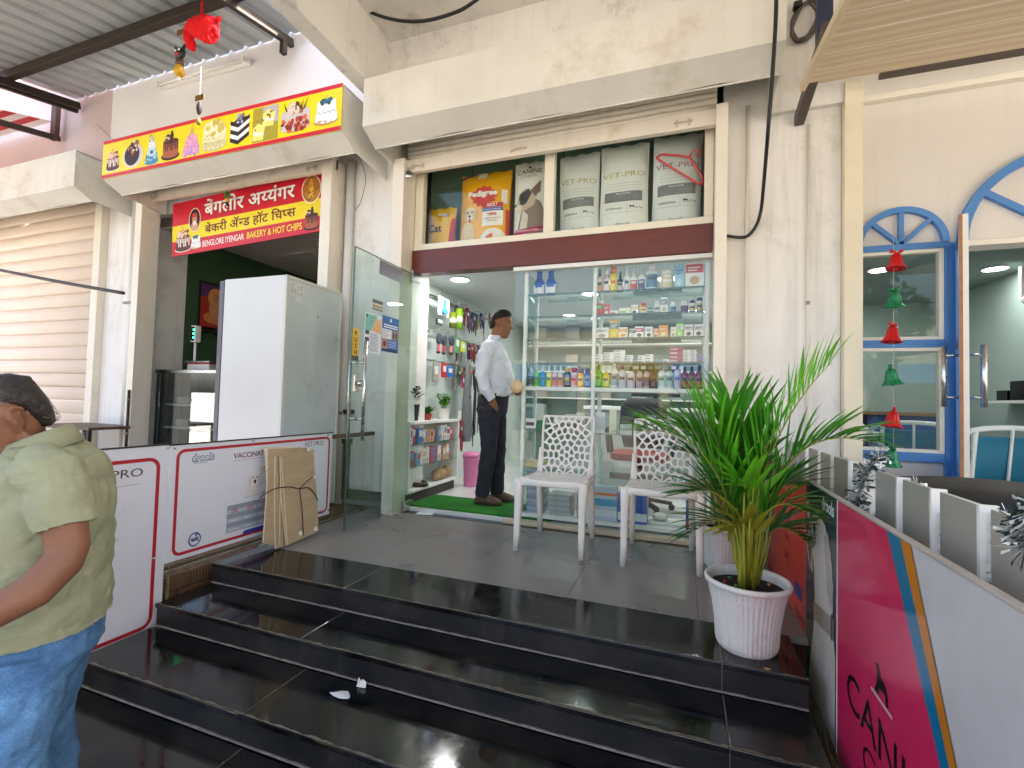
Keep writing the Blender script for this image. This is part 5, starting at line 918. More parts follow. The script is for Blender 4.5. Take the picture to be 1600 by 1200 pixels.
    if kind == 6:
        for i, c in enumerate(('#1d1720', '#efe9e4', '#2a2026', '#f2ece6', '#231a1e')): a = .06+.13*i; MB().poly([(x0+.02*w_, z0+(a+.10)*h), (x0+.42*w_, z0+(a-.02)*h), (x0+.98*w_, z0+(a+.20)*h), (x0+.98*w_, z0+(a+.33)*h), (x0+.42*w_, z0+(a+.11)*h), (x0+.02*w_, z0+(a+.23)*h)], zz+.0003*i).build('cake_layer', flatm(c), root)
        MB().poly([(x0+.02*w_, z0+.78*h*.9), (x0+.42*w_, z0+.66*h*.9), (x0+.98*w_, z0+.92*h*.9), (x0+.55*w_, z0+.99*h*.9)], zz+.002).build('cake_top', flatm('#2c2430'), root); blobs(.38, .68, .72, .98, ['#b9b4c8', '#6e6880'], 6, .07, 9)
    if kind == 7: MB().poly([(x0, z0), (x1, z0), (x1, z1), (x0, z1)], zz).build('photo_ground', flatm('#a89a2c'), root); MB().poly([(x0+.4*w_, z0+.55*h), (x1, z0+.5*h), (x1, z1), (x0+.4*w_, z1)], zz+.0002).build('photo_wall', flatm('#b8acae'), root)
    if kind == 7:
        for a, b_ in ((.02, .05), (.40, .42)): MB().poly([(x0+a*w_, z0+b_*h), (x0+(a+.42)*w_, z0+(b_-.02)*h), (x0+(a+.48)*w_, z0+(b_+.38)*h), (x0+(a+.2)*w_, z0+(b_+.5)*h), (x0+a*w_, z0+(b_+.36)*h)], zz+.0006+b_*.001).build('cake_slice', flatm('#efe07a'), root); MB().poly([(x0+(a+.02)*w_, z0+(b_+.17)*h), (x0+(a+.42)*w_, z0+(b_+.12)*h), (x0+(a+.43)*w_, z0+(b_+.2)*h), (x0+(a+.02)*w_, z0+(b_+.25)*h)], zz+.0012+b_*.001).build('cream_layer', flatm('#f7f2d8'), root)
        blobs(.05, .8, .35, .9, ['#c98a2c', '#7a4a1c'], 7, .04, 8)
    if kind == 8: el(.5, .18, .5, .16, '#b8502c', 'plate', 0); body(.14, .60, .48, .48, '#cfc4bc', 'cake_body', 1); blobs(.06, .94, .08, .42, ['#b4402a', '#d8643c', '#8a2f20'], 13, .07, 2, 3); el(.5, .62, .48, .10, '#c9bdb6', 'cake_top', 6); drips(.6, .46, '#d8cfc9', 12, .12, 7); blobs(.28, .75, .62, .86, ['#6a3420', '#a06a44', '#e0cbb4'], 6, .10, 8, 9); [MB().poly([(x0+a*w_, z0+.66*h), (x0+(a+.05)*w_, z0+.66*h), (x0+(a+d_)*w_, z0+.99*h)], zz+.0045).build('chocolate_shard', flatm('#33180f'), root) for a, d_ in ((.2, -.12), (.66, .12), (.76, .16), (.5, .02))]
    if kind == 9: el(.5, .14, .5, .13, '#b98a50', 'board', 0); body(.16, .40, .46, .44, '#eceae8', 'cake_tier', 1); body(.40, .78, .40, .38, '#f2f1f0', 'cake_tier', 2); m = MB(); [m.poly([(x0+w_*(.12+.76*i/12), z0+h*(.42+.05*math.sin(i*2.0))), (x0+w_*(.12+.76*(i+1)/12), z0+h*(.42+.05*math.sin((i+1)*2.0))), (x0+w_*(.12+.76*(i+1)/12), z0+h*(.445+.05*math.sin((i+1)*2.0))), (x0+w_*(.12+.76*i/12), z0+h*(.445+.05*math.sin(i*2.0)))], zz+.0015) for i in range(12)]; m.build('icing_wave', flatm('#6a86a8'), root); blobs(.3, .7, .74, .86, ['#1f4a5c', '#2f6a7a'], 7, .08, 6); MB().poly([(x0+.49*w_, z0+.8*h), (x0+.51*w_, z0+.8*h), (x0+.51*w_, z1), (x0+.49*w_, z1)], zz+.003).build('candle', flatm('#4a86a8'), root); blobs(.1, .9, .08, .16, ['#d8a860'], 9, .04, 9)
    return root
for i, a in enumerate([(-5.29,-5.085,3.045,3.28),(-5.04,-4.76,3.04,3.31),(-4.735,-4.544,3.03,3.315),(-4.508,-4.272,3.035,3.312),(-4.235,-4.015,3.03,3.315),(-3.992,-3.699,3.032,3.31),(-3.664,-3.441,3.035,3.315),(-3.409,-3.132,3.03,3.318),(-3.106,-2.801,3.045,3.318),(-2.764,-2.527,3.05,3.29)]): cake(*a, i)
# ---------------------------------------------------------------- bakery: red and yellow name board
tl = R_(2.6); s = thing('bakery_sign', 'red and yellow bakery name board in Hindi and English hanging in the opening', 'sign', mat4=frame((-5.165, 3.47, 2.385), (math.cos(tl), 0, math.sin(tl)), (-math.sin(tl), 0, math.cos(tl)))); SW, SH = 2.12, .575
MB().box(0, SW, 0, SH, -.012, 0).build('sign_board', flatm(RED, .35), s); MB().poly([(0, .155), (SW, .145), (SW, .315), (0, .325)], .0008).build('yellow_band', flatm(YEL, .35), s)
for dx, dz, c, z_ in ((.006, -.006, '#2a0d10', .0012), (0, 0, '#f5f1ea', .0018)): text('', s, flatm(c), .475+dx, .378+dz, z_, .128, 1.20, bold=.022, half=['बेंगलोर', ' ', 'अ', '<य', 'यंगर'])
for dx, dz, c, z_ in ((0, 0, '#6a1420', .0018),): text('', s, flatm(c), .485, .19, z_, .085, 1.20, bold=.018, half=['बेकरी', ' ', 'ॲ', '<न', 'ड', ' ', 'हॉट', ' ', 'ि', 'च', '<प', 'स'])
text('BENGLORE IYENGAR', s, flatm('#f5efe6'), .455, .05, .0018, .062, .575, bold=.012); text('BAKERY & HOT CHIPS', s, flatm('#f2e03a'), 1.07, .05, .0018, .066, .69, bold=.012)
def medallion(cx, cy_, rx, ry, kind):
    r = bpy.data.objects.new('medallion', None); COL.objects.link(r); r.parent = s
    MB().poly(ell(cx, cy_, rx, ry, 28), .0020).build('white_rim', flatm('#f2ece2'), r); MB().poly(ell(cx, cy_, rx*.92, ry*.93, 28), .0023).build('ground', flatm('#3a1416' if kind == 0 else '#b5742c'), r)
    if kind == 0: MB().poly(ell(cx, cy_-.55*ry, rx*.6, ry*.35, 18), .0026).build('printed_robe', flatm('#d8a48a'), r); MB().poly(ell(cx, cy_, rx*.42, ry*.42, 18), .0029).build('printed_face', flatm('#c98c68'), r); MB().poly(ell(cx, cy_+.38*ry, rx*.46, ry*.2, 14), .0032).build('printed_headscarf', flatm('#c23a30'), r); MB().poly(ell(cx, cy_-.28*ry, rx*.3, ry*.2, 14), .0034).build('printed_beard', flatm('#e9e0d6'), r)
    else:
        MB().poly(ell(cx, cy_-.35*ry, rx*.75, ry*.5, 18), .0026).build('printed_flowers', flatm('#b8862a'), r); MB().poly([(cx-.3*rx, cy_-.6*ry), (cx+.3*rx, cy_-.6*ry), (cx+.16*rx, cy_+.5*ry), (cx, cy_+.8*ry), (cx-.16*rx, cy_+.5*ry)], .0029).build('printed_figure', flatm('#e0b23c'), r); m = MB()
        rnd = random.Random(3)
        for i in range(26): a = rnd.uniform(0, 6.28); q = rnd.uniform(.2, .82); m.poly(ell(cx+q*rx*math.cos(a), cy_+q*ry*math.sin(a), rx*.08, ry*.05, 8), .0031+.00001*i)
        m.build('printed_garland', flatm('#8a2a24'), r)
medallion(.335, .355, .085, .125, 0); medallion(1.87, .415, .115, .135, 1)
for a, k in (((.05, .29, .03, .32), 0), ((.28, .44, .035, .20), 9), ((1.785, 1.965, .02, .25), 3), ((1.975, 2.115, .06, .29), 0)): cake(*a, k, s, .0030)
# chilli and lemon charm on the bakery shutter rail
t = thing('lemon_charm', 'green chilli and lemon charm hanging from the bakery shutter handle', 'charm', (-4.18, 3.30, 2.90)); MB().tube([(0, 0, .08), (0, 0, 0)], .002, 4).build('thread', M('thread', '#d5cfc4', .8), t)
m = MB(); [m.tube(catmull([(0, 0, .0), (.02*math.cos(k), .02*math.sin(k), -.03), (.012*math.cos(k), .012*math.sin(k), -.07)], 3), [.008]*6+[.002], 6) for k in range(5)]; m.build('chilli', M('chilli_green', '#3f7a24', .35), t); m = MB(); m.ball((0, 0, -.085), .02); m.build('lemon', M('lemon', '#c9b82a', .4), t); m = MB(); m.ball((.004, 0, -.125), .015, .015, .022); m.build('charcoal', black_rubber, t)
# ---------------------------------------------------------------- bakery: fridge, display case, scale, picture
t = thing('fridge', 'tall white fridge with grey metal back standing at the bakery front', 'fridge', (-3.06, 3.0, -.004)); fw_ = M('fridge_white', '#cfcdc8', .22, var=.06, scale=1.5)
def galv():
    m = M('galvanised_sheet', '#c6cdcc', .42, metal=.3, var=.14, scale=1.6, spot='#5d6466', spots=.5, sscale=2.5); return m
MB().box(-.33, .285, -.31, .30, .05, 1.84).build('cabinet', fw_, t, .006); MB().box(.2855, .292, -.285, .275, .08, 1.815).build('back_sheet', galv(), t)
for a in ((-.31, -.2855), (.2755, .30)): MB().box(.2855, .296, a[0], a[1], .05, 1.84).build('edge_trim', fw_, t, .002)
MB().box(.2855, .296, -.285, .275, 1.8155, 1.84).build('edge_trim', fw_, t, .002)
MB().box(-.375, -.3305, -.315, .305, .05, 1.83).build('door_slab', M('fridge_grey_edge', '#5d5660', .4), t, .004)
m = MB(); m.add([(.2925, -.27, 1.70), (.2925, -.13, 1.70), (.2925, -.13, 1.80), (.2925, -.27, 1.80)], [(0,1,2,3)]); m.add([(.2926, -.22, 1.66), (.2926, -.16, 1.66), (.2926, -.16, 1.70), (.2926, -.22, 1.70)], [(0,1,2,3)]); st = m.build('rating_label', flatm('#d5d5d2'), t)
m = MB(); rnd = random.Random(6)
for i in range(9):
    for j in range(4):
        if rnd.random() < .75: y = -.262+.031*j; z = 1.71+.0095*i; m.add([(.293, y, z), (.293, y+.024*rnd.random()+.004, z), (.293, y+.024, z+.004), (.293, y, z+.004)], [(0,1,2,3)])
m.build('label_print', flatm('#8d9294'), st)
m = MB(); m.lathe([(.0005, 0), (.007, 0), (.006, .004), (.0005, .005)], 10, (0, 0, 0)); o = m.build('screw', steel, t); o.rotation_euler = (0, R_(90), 0); o.location = (.2925, .02, 1.58)
MB().box(.2925, .31, -.20, -.13, .585, .62).build('cable_clip', steel_dark, t)
t = thing('display_case', 'glass bakery display case with glass shelves and dark frame', 'display case', (-4.62, 3.90, -.004)); fr = M('dark_case_frame', '#2b2a28', .4)
for x in (-.86, .86): MB().box(x-.018, x+.018, -.30, -.264, 0, 1.15).build('corner_post', fr, t, .002); MB().box(x-.018, x+.018, .26, .30, 0, 1.15).build('corner_post', fr, t)
MB().box(-.90, .90, -.31, .31, 1.1505, 1.19).build('case_top', steel, t, .004); MB().box(-.84, .84, -.29, .29, 0, .34).build('case_base', M('case_base', '#4e463c', .4), t); MB().box(-.841, .841, -.295, -.29, .345, 1.148).build('front_glass', glass_mat('case_glass', (.85, .9, .9), 3.2), t)
for z in (.55, .80): MB().box(-.84, .84, -.24, -.05, z, z+.01).build('glass_shelf', shelf_glass, t); MB().box(-.8, .8, -.25, -.242, z-.005, z+.018).build('shelf_trim', white_paint, t)
MB().box(-.84, .84, -.045, -.03, .345, 1.148).build('back_mirror', M('mirror_back', '#b5bcc0', .08, metal=1, var=0), t)
rnd = random.Random(12)
for i in range(10):
    sh = i // 5; k = i % 5; z = (.56, .81)[sh]; c = rnd.choice(['#c98a4a', '#e0c08a', '#7a4a2c', '#e9dccb', '#b5683a']); m = MB(); m.lathe([(.08, 0), (.085, .02), (.085, .07), (.07, .085), (.001, .088)], 16); o = m.build('pastry', M('pastry'+c, c, .7, var=.2, scale=20)); o.location = (-4.62-.62+.31*k, 3.755, z-.004+.0005); tag(o, f'round cake, {ORD[k]} from the left on the {["lower", "upper"][sh]} shelf of the bakery case', 'cake', 'cakes in the display case')
t = thing('weighing_scale', 'shop weighing scale with pole display on the bakery case', 'scale', (-5.03, 3.85, 1.1865)); MB().box(-.17, .17, -.13, .13, 0, .07).build('scale_body', M('scale_grey', '#b9b9b6', .4), t, .008); MB().box(-.171, .171, -.131, .131, .0705, .085).build('red_rim', M('scale_red', '#a0242c', .4), t, .003); MB().box(-.19, .19, -.15, .15, .0855, .105).build('pan', steel, t, .006)
MB().tube([(-.235, 0, .0), (-.235, 0, .33)], .014, 10).build('pole', white_plastic, t); dsp = MB().box(-.275, -.195, -.035, .035, .3305, .52).build('display_head', white_plastic, t, .008); MB().box(-.262, -.208, -.0395, -.0355, .345, .505).build('display_window', M('black_gloss', '#0d0e10', .15), dsp)
for k in range(3): MB().box(-.225, -.214, -.041, -.0396, .37+.045*k, .39+.045*k).build('green_digit', M('green_led', '#1fe08a', .4, var=0, emit=6), dsp)
MB().box(-.17, -.235, -.012, .012, .0, .01).build('pole_foot', white_plastic, t) if False else None
t = thing('framed_picture', 'framed orange picture of a seated figure on the dark green bakery wall', 'picture', mat4=EAST(-5.595, 4.12, 1.76)); MB().box(-.02, .42, -.02, .56, 0, .015).build('picture_frame', M('dark_frame', '#17110f', .4), t, .003); MB().poly([(0, 0), (.40, 0), (.40, .54), (0, .54)], .0158).build('print_ground', flatm('#b5382c'), t); MB().poly([(0, .38), (.40, .38), (.40, .54), (0, .54)], .0162).build('print_sky', flatm('#5a3a6a'), t)
for a, c, nm in ((ell(.2, .38, .11, .12), '#e6a04a', 'printed_halo'), (ell(.2, .12, .16, .075), '#e08a54', 'printed_seat'), (ell(.2, .24, .09, .12), '#d89a6a', 'printed_figure'), (ell(.2, .38, .05, .06), '#c98a5c', 'printed_head')): MB().poly(a, .0166+.0004*['printed_halo', 'printed_seat', 'printed_figure', 'printed_head'].index(nm)).build(nm, flatm(c), t)
m = MB(); [m.box(x, x+.012, -.14, -.03, .005, .03) for x in (.03, .2, .36)]; m.box(0, .40, -.06, -.05, .005, .1); m.build('picture_ledge', M('brass', '#8a6a3a', .4, metal=.8), t)
# pipes and conduits -------------------------------------------------
def pipe(label, x, y, z0, z1, r, mat=white_paint, clamps=(), name='drain_pipe', cat='pipe'):
    t = thing(name, label, cat, (x, y, z0)); MB().tube([(0, 0, 0), (0, 0, z1-z0)], r, 16).build('pipe_run', mat, t)
    for c in clamps: MB().box(-r*1.25, r*1.25, -r*1.25, r*.9, c-z0-.012, c-z0+.012).build('clamp', M('clamp_grey', '#8a8a86', .5), t, .002)
wp = M('pipe_white', '#dedbd6', .4, var=.05, scale=3, spot='#a9a196', spots=.2)
pipe('white drain pipe on the pillar left of the bakery', -5.70, 3.44, 0, 3.12, .052, wp, (1.9,)); pipe('thin white pipe on the pillar between bakery and pet shop', -2.86, 3.46, 0, 3.08, .036, wp, (.8,)); pipe('cream conduit on the wall right of the pet shop window', .385, 3.47, 0, 2.98, .013, cream); pipe('thin cream conduit with grey joiner on the pillar by the cafe', .745, 3.485, 0, 2.80, .008, cream, (1.63,), 'conduit', 'conduit')
pipe('rusty steel bolt rod on the bakery door jamb', -5.42, 3.28, .1, .95, .012, steel_dark, (.5, .85), 'bolt_rod', 'bolt rod')
t = thing('wall_bracket', 'rusty angle brackets on the pillar behind the glass door', 'bracket', (-2.80, 3.47, .45)); MB().box(-.05, .04, -.03, .03, .08, .12).build('arm', steel_dark, t); MB().box(-.04, .05, -.03, .03, .34, .38).build('arm', steel_dark, t); MB().box(-.01, .02, -.03, .03, -.40, .079).build('upright', steel_dark, t)
t = thing('low_table', 'small brown metal table with wire shelf against the left pillar', 'table', (-5.9, 3.15, -.004)); MB().box(-.35, .50, -.22, .22, .55, .58).build('table_top', M('brown_top', '#5e4c3c', .5), t, .003); [MB().box(x-.015, x+.015, y-.015, y+.015, 0, .5495).build('leg', steel_dark, t) for x in (-.32, .46) for y in (-.19, .19)]; m = MB(); [m.tube([(-.3, -.19, .1+.03*k), (.44, -.19, .1+.03*k)], .002, 4) for k in range(15)]; [m.tube([(-.3+.04*k, -.19, .1), (-.3+.04*k, -.19, .52)], .002, 4) for k in range(19)]; m.build('wire_shelf', steel, t)
t = thing('tube_light', 'unlit white tube light on the wall above the cake banner', 'tube light', (-4.86, 3.49, 4.33)); MB().box(-.66, .66, -.03, .02, -.03, .02).build('batten', white_plastic, t, .004); MB().tube([(-.62, -.05, -.015), (.62, -.05, -.015)], .014, 10).build('tube', white_plastic, t)
for s_ in (-1, 1): MB().box(s_*.63-.02, s_*.63+.02, -.07, -.0305, -.035, .012).build('end_cap', white_plastic, t)
# ---------------------------------------------------------------- awnings
def corrugated(name, label, x0, x1, y0, y1, z1, slope, mat, wave=.1, amp=.022):
    t = thing(name, label, 'awning', (x0, y1, z1)); m = MB(); m.smooth = False; pr = []; x = 0
    while x < x1-x0: pr += [(x, 0), (x+.62*wave, 0), (x+.70*wave, amp), (x+.92*wave, amp)]; x += wave
    n = len(pr); L = y1-y0; seg = 8; vs = []
    for k in range(seg+1):
        for a, b in pr: vs.append((a, -L*k/seg, b-slope*L*k/seg))
    m.add(vs, [(k*n+i+1, k*n+i, (k+1)*n+i, (k+1)*n+i+1) for k in range(seg) for i in range(n-1)]); m.build('corrugated_sheet', mat, t); return t
gal = M('corrugated_metal', '#b3b9ba', .45, metal=.25, var=.12, scale=1.3, spot='#4f5a5c', spots=.6, sscale=1.5)
aw = corrugated('metal_awning', 'corrugated grey metal awning over the bakery front on dark steel beams', -7.05, -3.50, .4, 3.51, 4.50, .2, gal, .20, .03)
def beam(par, a, b, w_=.06, h=.08, nm='beam'): return MB().bar(a, b, w_, h).build(nm, steel_dark, par, .004)
ox, oy, oz = -7.05, 3.51, 4.50; Lc = lambda x, y, z: (x-ox, y-oy, z-oz)
def sz(y): return 4.50-.2*(3.51-y)
for y in (2.83, 1.4): beam(aw, Lc(-9.2, y, sz(y)-.05), Lc(-3.45, y, sz(y)-.05), .07, .085)
for x in (-3.62, -6.9): beam(aw, Lc(x, .5, sz(.5)-.135), Lc(x, 3.46, sz(3.46)-.135), .05, .075, 'rafter')
beam(aw, Lc(-3.62, 3.36, sz(3.36)-.17), Lc(-3.62, 3.36, sz(3.36)-.29), .05, .05, 'bracket'); beam(aw, Lc(-4.05, .5, sz(.5)-.06), Lc(-3.3, 2.5, sz(2.5)+.02), .04, .04, 'rafter') if False else None
aw2 = thing('striped_awning', 'red and white striped awning on black steel arms at the far left', 'awning', (-8.4, 3.45, 4.25))
for k in range(26):
    MB().add([(-5, -.11*k, -.03*k), (1.0, -.11*k, -.03*k), (1.0, -.11*(k+1), -.03*(k+1)), (-5, -.11*(k+1), -.03*(k+1))], [(0,1,2,3)]).build('stripe', flatm('#c8303c' if k % 2 else '#ece6e2', .7), aw2)
for q in ((1.42, .06), (1.10, -.24)): MB().bar((q[0], -1.6, q[1]-.28), (q[0], .03, q[1]+.02), .05, .06).build('arm', steel_dark, aw2, .003)
MB().bar((1.10, -.02, .28), (1.10, -.02, -.26), .10, .05, (0, 1, 0)).build('wall_post', M('rust_red_steel', '#4a2d24', .6, var=.3), aw2, .003)
corrugated('front_awning', 'corrugated metal awning running out over the steps towards the street', -3.3, 6.6, -2.4, -.42, 3.98, .16, gal, .20, .03)
# hanging charms ------------------------------------------------------
t = thing('red_cloth', 'knotted bright red cloth bundle tied to the awning beam', 'cloth', (-3.82, 2.72, 3.95)); rc = cloth('red_cloth', '#d8161c', .12, bs=12)
m = MB(); m.loft([((-.16, 0, .04), (.01, 0, .03), (0, .03, 0)), ((-.13, 0, .09), (.06, 0, .05), (0, .06, 0)), ((-.02, 0, .06), (.06, 0, .09), (0, .07, 0)), ((.09, 0, 0), (.06, 0, .10), (0, .07, 0)), ((.13, 0, -.06), (.03, 0, .06), (0, .05, 0))], 14); m.loft([((-.16, 0, .10), (.04, 0, 0), (0, .03, 0)), ((-.17, 0, .02), (.05, 0, 0), (0, .045, 0)), ((-.13, 0, -.09), (.05, 0, 0), (0, .045, 0)), ((-.11, 0, -.13), (.02, 0, 0), (0, .02, 0))], 12)
m.tube(catmull([(-.02, 0, .12), (-.03, 0, .22), (-.025, 0, .30)], 4), [.02, .018, .016, .014, .012, .011, .012, .012, .012], 8); m.tube(catmull([(.08, 0, .06), (.14, 0, .08), (.19, 0, .07)], 3), [.03, .025, .02, .018, .02, .028, .03], 8); o = m.build('cloth_bundle', rc, t); remesh(o, .007, 2, [(.016, .07, 'HARD'), (.007, .03, 'HARD')])
def charm(label, x, y, z, items):
    t = thing('hanging_charm', label, 'charm', (x, y, z)); L = items[-1][1]-.03; MB().tube([(0, 0, .10), (0, 0, L)], .002, 4).build('thread', M('thread', '#3a352e', .8), t)
    for kind, dz in items:
        m = MB()
        if kind == 'mask': m.ball((0, 0, dz), .055, .03, .05); o = m.build('black_mask', M('mask_black', '#191414', .4), t); [MB().ball((q*.022, -.026, dz+.015), .012, .006, .01).build('painted_eye', flatm('#e9e2d6'), o) for q in (-1, 1)]; MB().ball((0, -.027, dz-.018), .028, .006, .012).build('painted_mouth', flatm('#c4242c'), o); m = MB(); [m.bar((q*.03, 0, dz+.03), (q*.06, 0, dz+.065), .018, .014) for q in (-1, 1)]; m.build('horn', M('mask_black', '#191414', .4), o)
        if kind == 'yellow': m.lathe([(.01, .05), (.03, .04), (.035, .02), (.042, -.02), (.03, -.04), (.005, -.045)], 12, (0, 0, dz)); m.build('yellow_tassel', M('yellow_foil', '#c99a12', .4, var=.3), t); MB().lathe([(.03, .10), (.032, .05), (.02, .04)], 10, (0, 0, dz)).build('brown_cup', M('brown_foil', '#5a3f28', .5), t)
        if kind == 'shell': m.ball((0, 0, dz), .018, .012, .022); m.build('white_shell', flatm('#e6e0d6'), t)
        if kind == 'tag': m.box(-.05, .05, -.003, .003, dz-.022, dz+.022); m.build('brass_tag', M('brass', '#8a6a3a', .4, metal=.8), t)
        if kind == 'dark': m.ball((0, 0, dz), .022, .02, .055); m.build('dark_bundle', M('dark_bundle', '#2c1d1e', .7), t)
        if kind == 'lemon': m.ball((0, 0, dz), .02, .02, .03); m.build('dry_lemon', M('lemon_dry', '#8a7a24', .6), t)
    return t
charm('black horned mask and yellow tassel charm hanging left of the red cloth', -4.05, 2.70, 3.95, [('tag', .05), ('mask', -.14), ('yellow', -.29), ('shell', -.36)]); charm('small brass tag and lemon charm hanging in front of the cake banner', -3.76, 2.68, 3.52, [('tag', -.16), ('dark', -.25), ('lemon', -.36)])
# cables ---------------------------------------------------------------
def cable(label, pts, r, name='cable', mat=black_rubber): return tag(MB().tube(catmull(pts, 8), r, 8).build(name, mat), label, 'cable')
cable('thick black cable sagging under the soffit at the top', [(-2.75, 2.9, 4.2), (-2.558, 2.9, 4.05), (-2.153, 2.9, 3.80), (-1.846, 2.9, 3.69), (-1.56, 2.9, 3.68), (-1.388, 2.9, 3.73), (-1.1, 2.9, 3.87)], .012)
cable('black cable hanging in front of the shutter box and hooking into the window frame', [(.455, 2.85, 3.9), (.451, 2.85, 3.19), (.438, 2.85, 2.832), (.43, 2.95, 2.5), (.46, 3.3, 2.36), (.465, 3.44, 2.25), (.44, 3.455, 2.155), (.39, 3.455, 2.09), (.33, 3.455, 2.085), (.25, 3.455, 2.105)], .0105)
cable('dark thin rod across the closed shutter at the left', [(-4.9, 2.0, 1.835), (-4.1, 2.0, 1.69), (-3.411, 2.0, 1.575)], .011, 'steel_rod', M('rod_brown', '#2a1514', .5))
cable('thin loose wire dangling by the pipe left of the pet shop', [(-2.78, 3.47, 3.1), (-2.70, 3.46, 2.9), (-2.74, 3.46, 2.7), (-2.80, 3.46, 2.62)], .0025, 'wire'); cable('thin wire running down the wall to the cake banner', [(-6.6, 3.48, 4.1), (-6.1, 3.48, 3.75), (-5.5, 3.48, 3.6), (-5.3, 3.1, 3.45)], .003, 'wire')
m = MB()
for k in range(7): m.tube([(.71+(.075+.004*(k % 3))*math.cos(a), 3.44-.004*k+.01*math.sin(3*a+k), 3.46+(.12+.006*(k % 4))*math.sin(a+.1*k)) for a in [i*2*math.pi/28 for i in range(28)]], .006, 6, closed=True)
o = m.build('cable_coil', M('grey_cable', '#5c554c', .5, var=.3)); tag(o, 'coiled grey cables hung on the wall right of the shutter box', 'cable coil'); MB().box(.64, .69, 3.40, 3.455, 3.55, 3.59).build('tape', black_rubber, o, .008)
# ---------------------------------------------------------------- white printed boards at the left of the steps
board = M('white_flex_board', '#dcdde6', .3, var=.03, scale=2, spot='#a9a6a4', spots=.18, sscale=5)
CR = flatm('#b3202f')
def rborder(t, x0, x1, y0, y1, r, w_, z=.001):
    m = MB(); ring2(m, rrect(x0, x1, y0, y1, r), rrect(x0+w_, x1-w_, y0+w_, y1-w_, max(.002, r-w_)), z); m.build('red_border', CR, t)
def logo_drools(t, x, y, w_, light=False, z=.0014):
    sc = w_; 
    if not light:
        text('drools', t, flatm('#22417e'), x-.004, y, z, w_*.30, w_*1.05, 'logo', .07); text('drools', t, flatm('#eef0f4'), x, y+.002, z+.0005, w_*.27, w_*.97, 'logo', .012)
    else: text('drools', t, flatm('#efe9e4'), x, y, z, w_*.30, w_, 'logo', .03)
    m = MB(); m.poly([(x+.05*w_, y-.10*w_), (x+.7*w_, y-.10*w_), (x+.7*w_, y-.075*w_), (x+.05*w_, y-.075*w_)], z); m.build('logo_tagline', flatm('#8d95a8'), t)
t = thing('notice_board', 'white vaccination schedule board with red border beside the platform', 'board', mat4=EAST(-2.5, 1.727, .058)); W_, H_ = 1.205, .607
MB().box(0, W_, 0, H_, -.012, 0).build('board_panel', board, t, .002); rborder(t, .030, W_-.022, .022, H_-.022, .045, .0165)
MB().box(-.01, W_+.01, H_+.0005, H_+.007, -.02, .002).build('top_rail', steel_dark, t); m = MB(); [m.lathe([(.0005, 0), (.008, 0), (.006, .005), (.0005, .006)], 10, (x, y, 0)) for x, y in ((.018, H_-.012), (.50, H_-.01), (W_-.05, H_-.01), (W_-.012, .03))]; m.build('screw', steel, t)
logo_drools(t, .118, .513, .125); text('VACCINATION SCHEDULE', t, flatm('#6e1f26'), .368, .503, .0014, .030, .52, bold=.016); m = MB(); m.poly([(.368, .488), (.88, .488), (.88, .490), (.368, .490)], .0012); m.build('underline', flatm('#9a6a6a'), t)
text('VET-PRO', t, flatm('#5a3a3c'), .925, .525, .0014, .034, .185, bold=-.004)
def pup(cx, cy_, s):
    r = bpy.data.objects.new('printed_puppy', None); COL.objects.link(r); r.parent = t; P = lambda pts, c, nm, k: MB().poly(pts, .0012+.0004*k).build(nm, flatm(c), r)
    P([(cx-.75*s, cy_-1.05*s), (cx+.5*s, cy_-1.05*s), (cx+.48*s, cy_-.2*s), (cx-.42*s, cy_-.25*s), (cx-.6*s, cy_-.7*s)], '#d9d4d4', 'puppy_body', 0); P(ell(cx, cy_, .42*s, .46*s), '#e6e2e0', 'puppy_head', 1); P(ell(cx-.36*s, cy_-.05*s, .13*s, .33*s), '#d2cbc8', 'puppy_ear', 2); P(ell(cx+.36*s, cy_-.05*s, .13*s, .33*s), '#d2cbc8', 'puppy_ear', 2); [P(ell(cx+q*.15*s, cy_+.1*s, .055*s, .055*s, 10), '#1c1818', 'puppy_eye', 3) for q in (-1, 1)]; P(ell(cx, cy_-.13*s, .11*s, .08*s, 10), '#15110f', 'puppy_nose', 3); P(ell(cx, cy_-.25*s, .10*s, .06*s, 10), '#6a5a58', 'puppy_mouth', 3)
pup(.605, .415, .092); pup(.525, .362, .098)
MB().poly([(.45, .255), (.78, .255), (.78, .29), (.46, .268)], .0011).build('print_shadow', flatm('#b9bbc6'), t)
tb = MB().poly([(.342, .070), (.83, .070), (.83, .228), (.342, .228)], .0012).build('schedule_table', flatm('#8d97a3'), t)
m = MB(); [m.poly([(.346+.105*i, .074+.052*j), (.447+.105*i, .074+.052*j), (.447+.105*i, .098+.052*j), (.346+.105*i, .098+.052*j)], .0016) for i in range(4) for j in range(3)]; m.build('table_cell', flatm('#b3bbc6'), tb); m = MB(); [m.poly([(.37+.105*i, .182+.014*j), (.415+.105*i, .182+.014*j), (.415+.105*i, .189+.014*j), (.37+.105*i, .189+.014*j)], .0020) for i in range(4) for j in range(2)]; m.build('table_heading', flatm('#b55a58'), tb); m = MB(); [m.poly([(.36+.105*i, .082+.052*j), (.41+.105*i, .082+.052*j), (.41+.105*i, .0855+.052*j), (.36+.105*i, .0855+.052*j)], .0020) for i in range(4) for j in range(2)]; m.build('table_text', flatm('#dfe3ea'), tb)
MB().poly([(.455, .036), (.85, .036), (.85, .058), (.47, .058), (.455, .05)], .0016).build('blue_strip', flatm('#2a3f9c'), t)
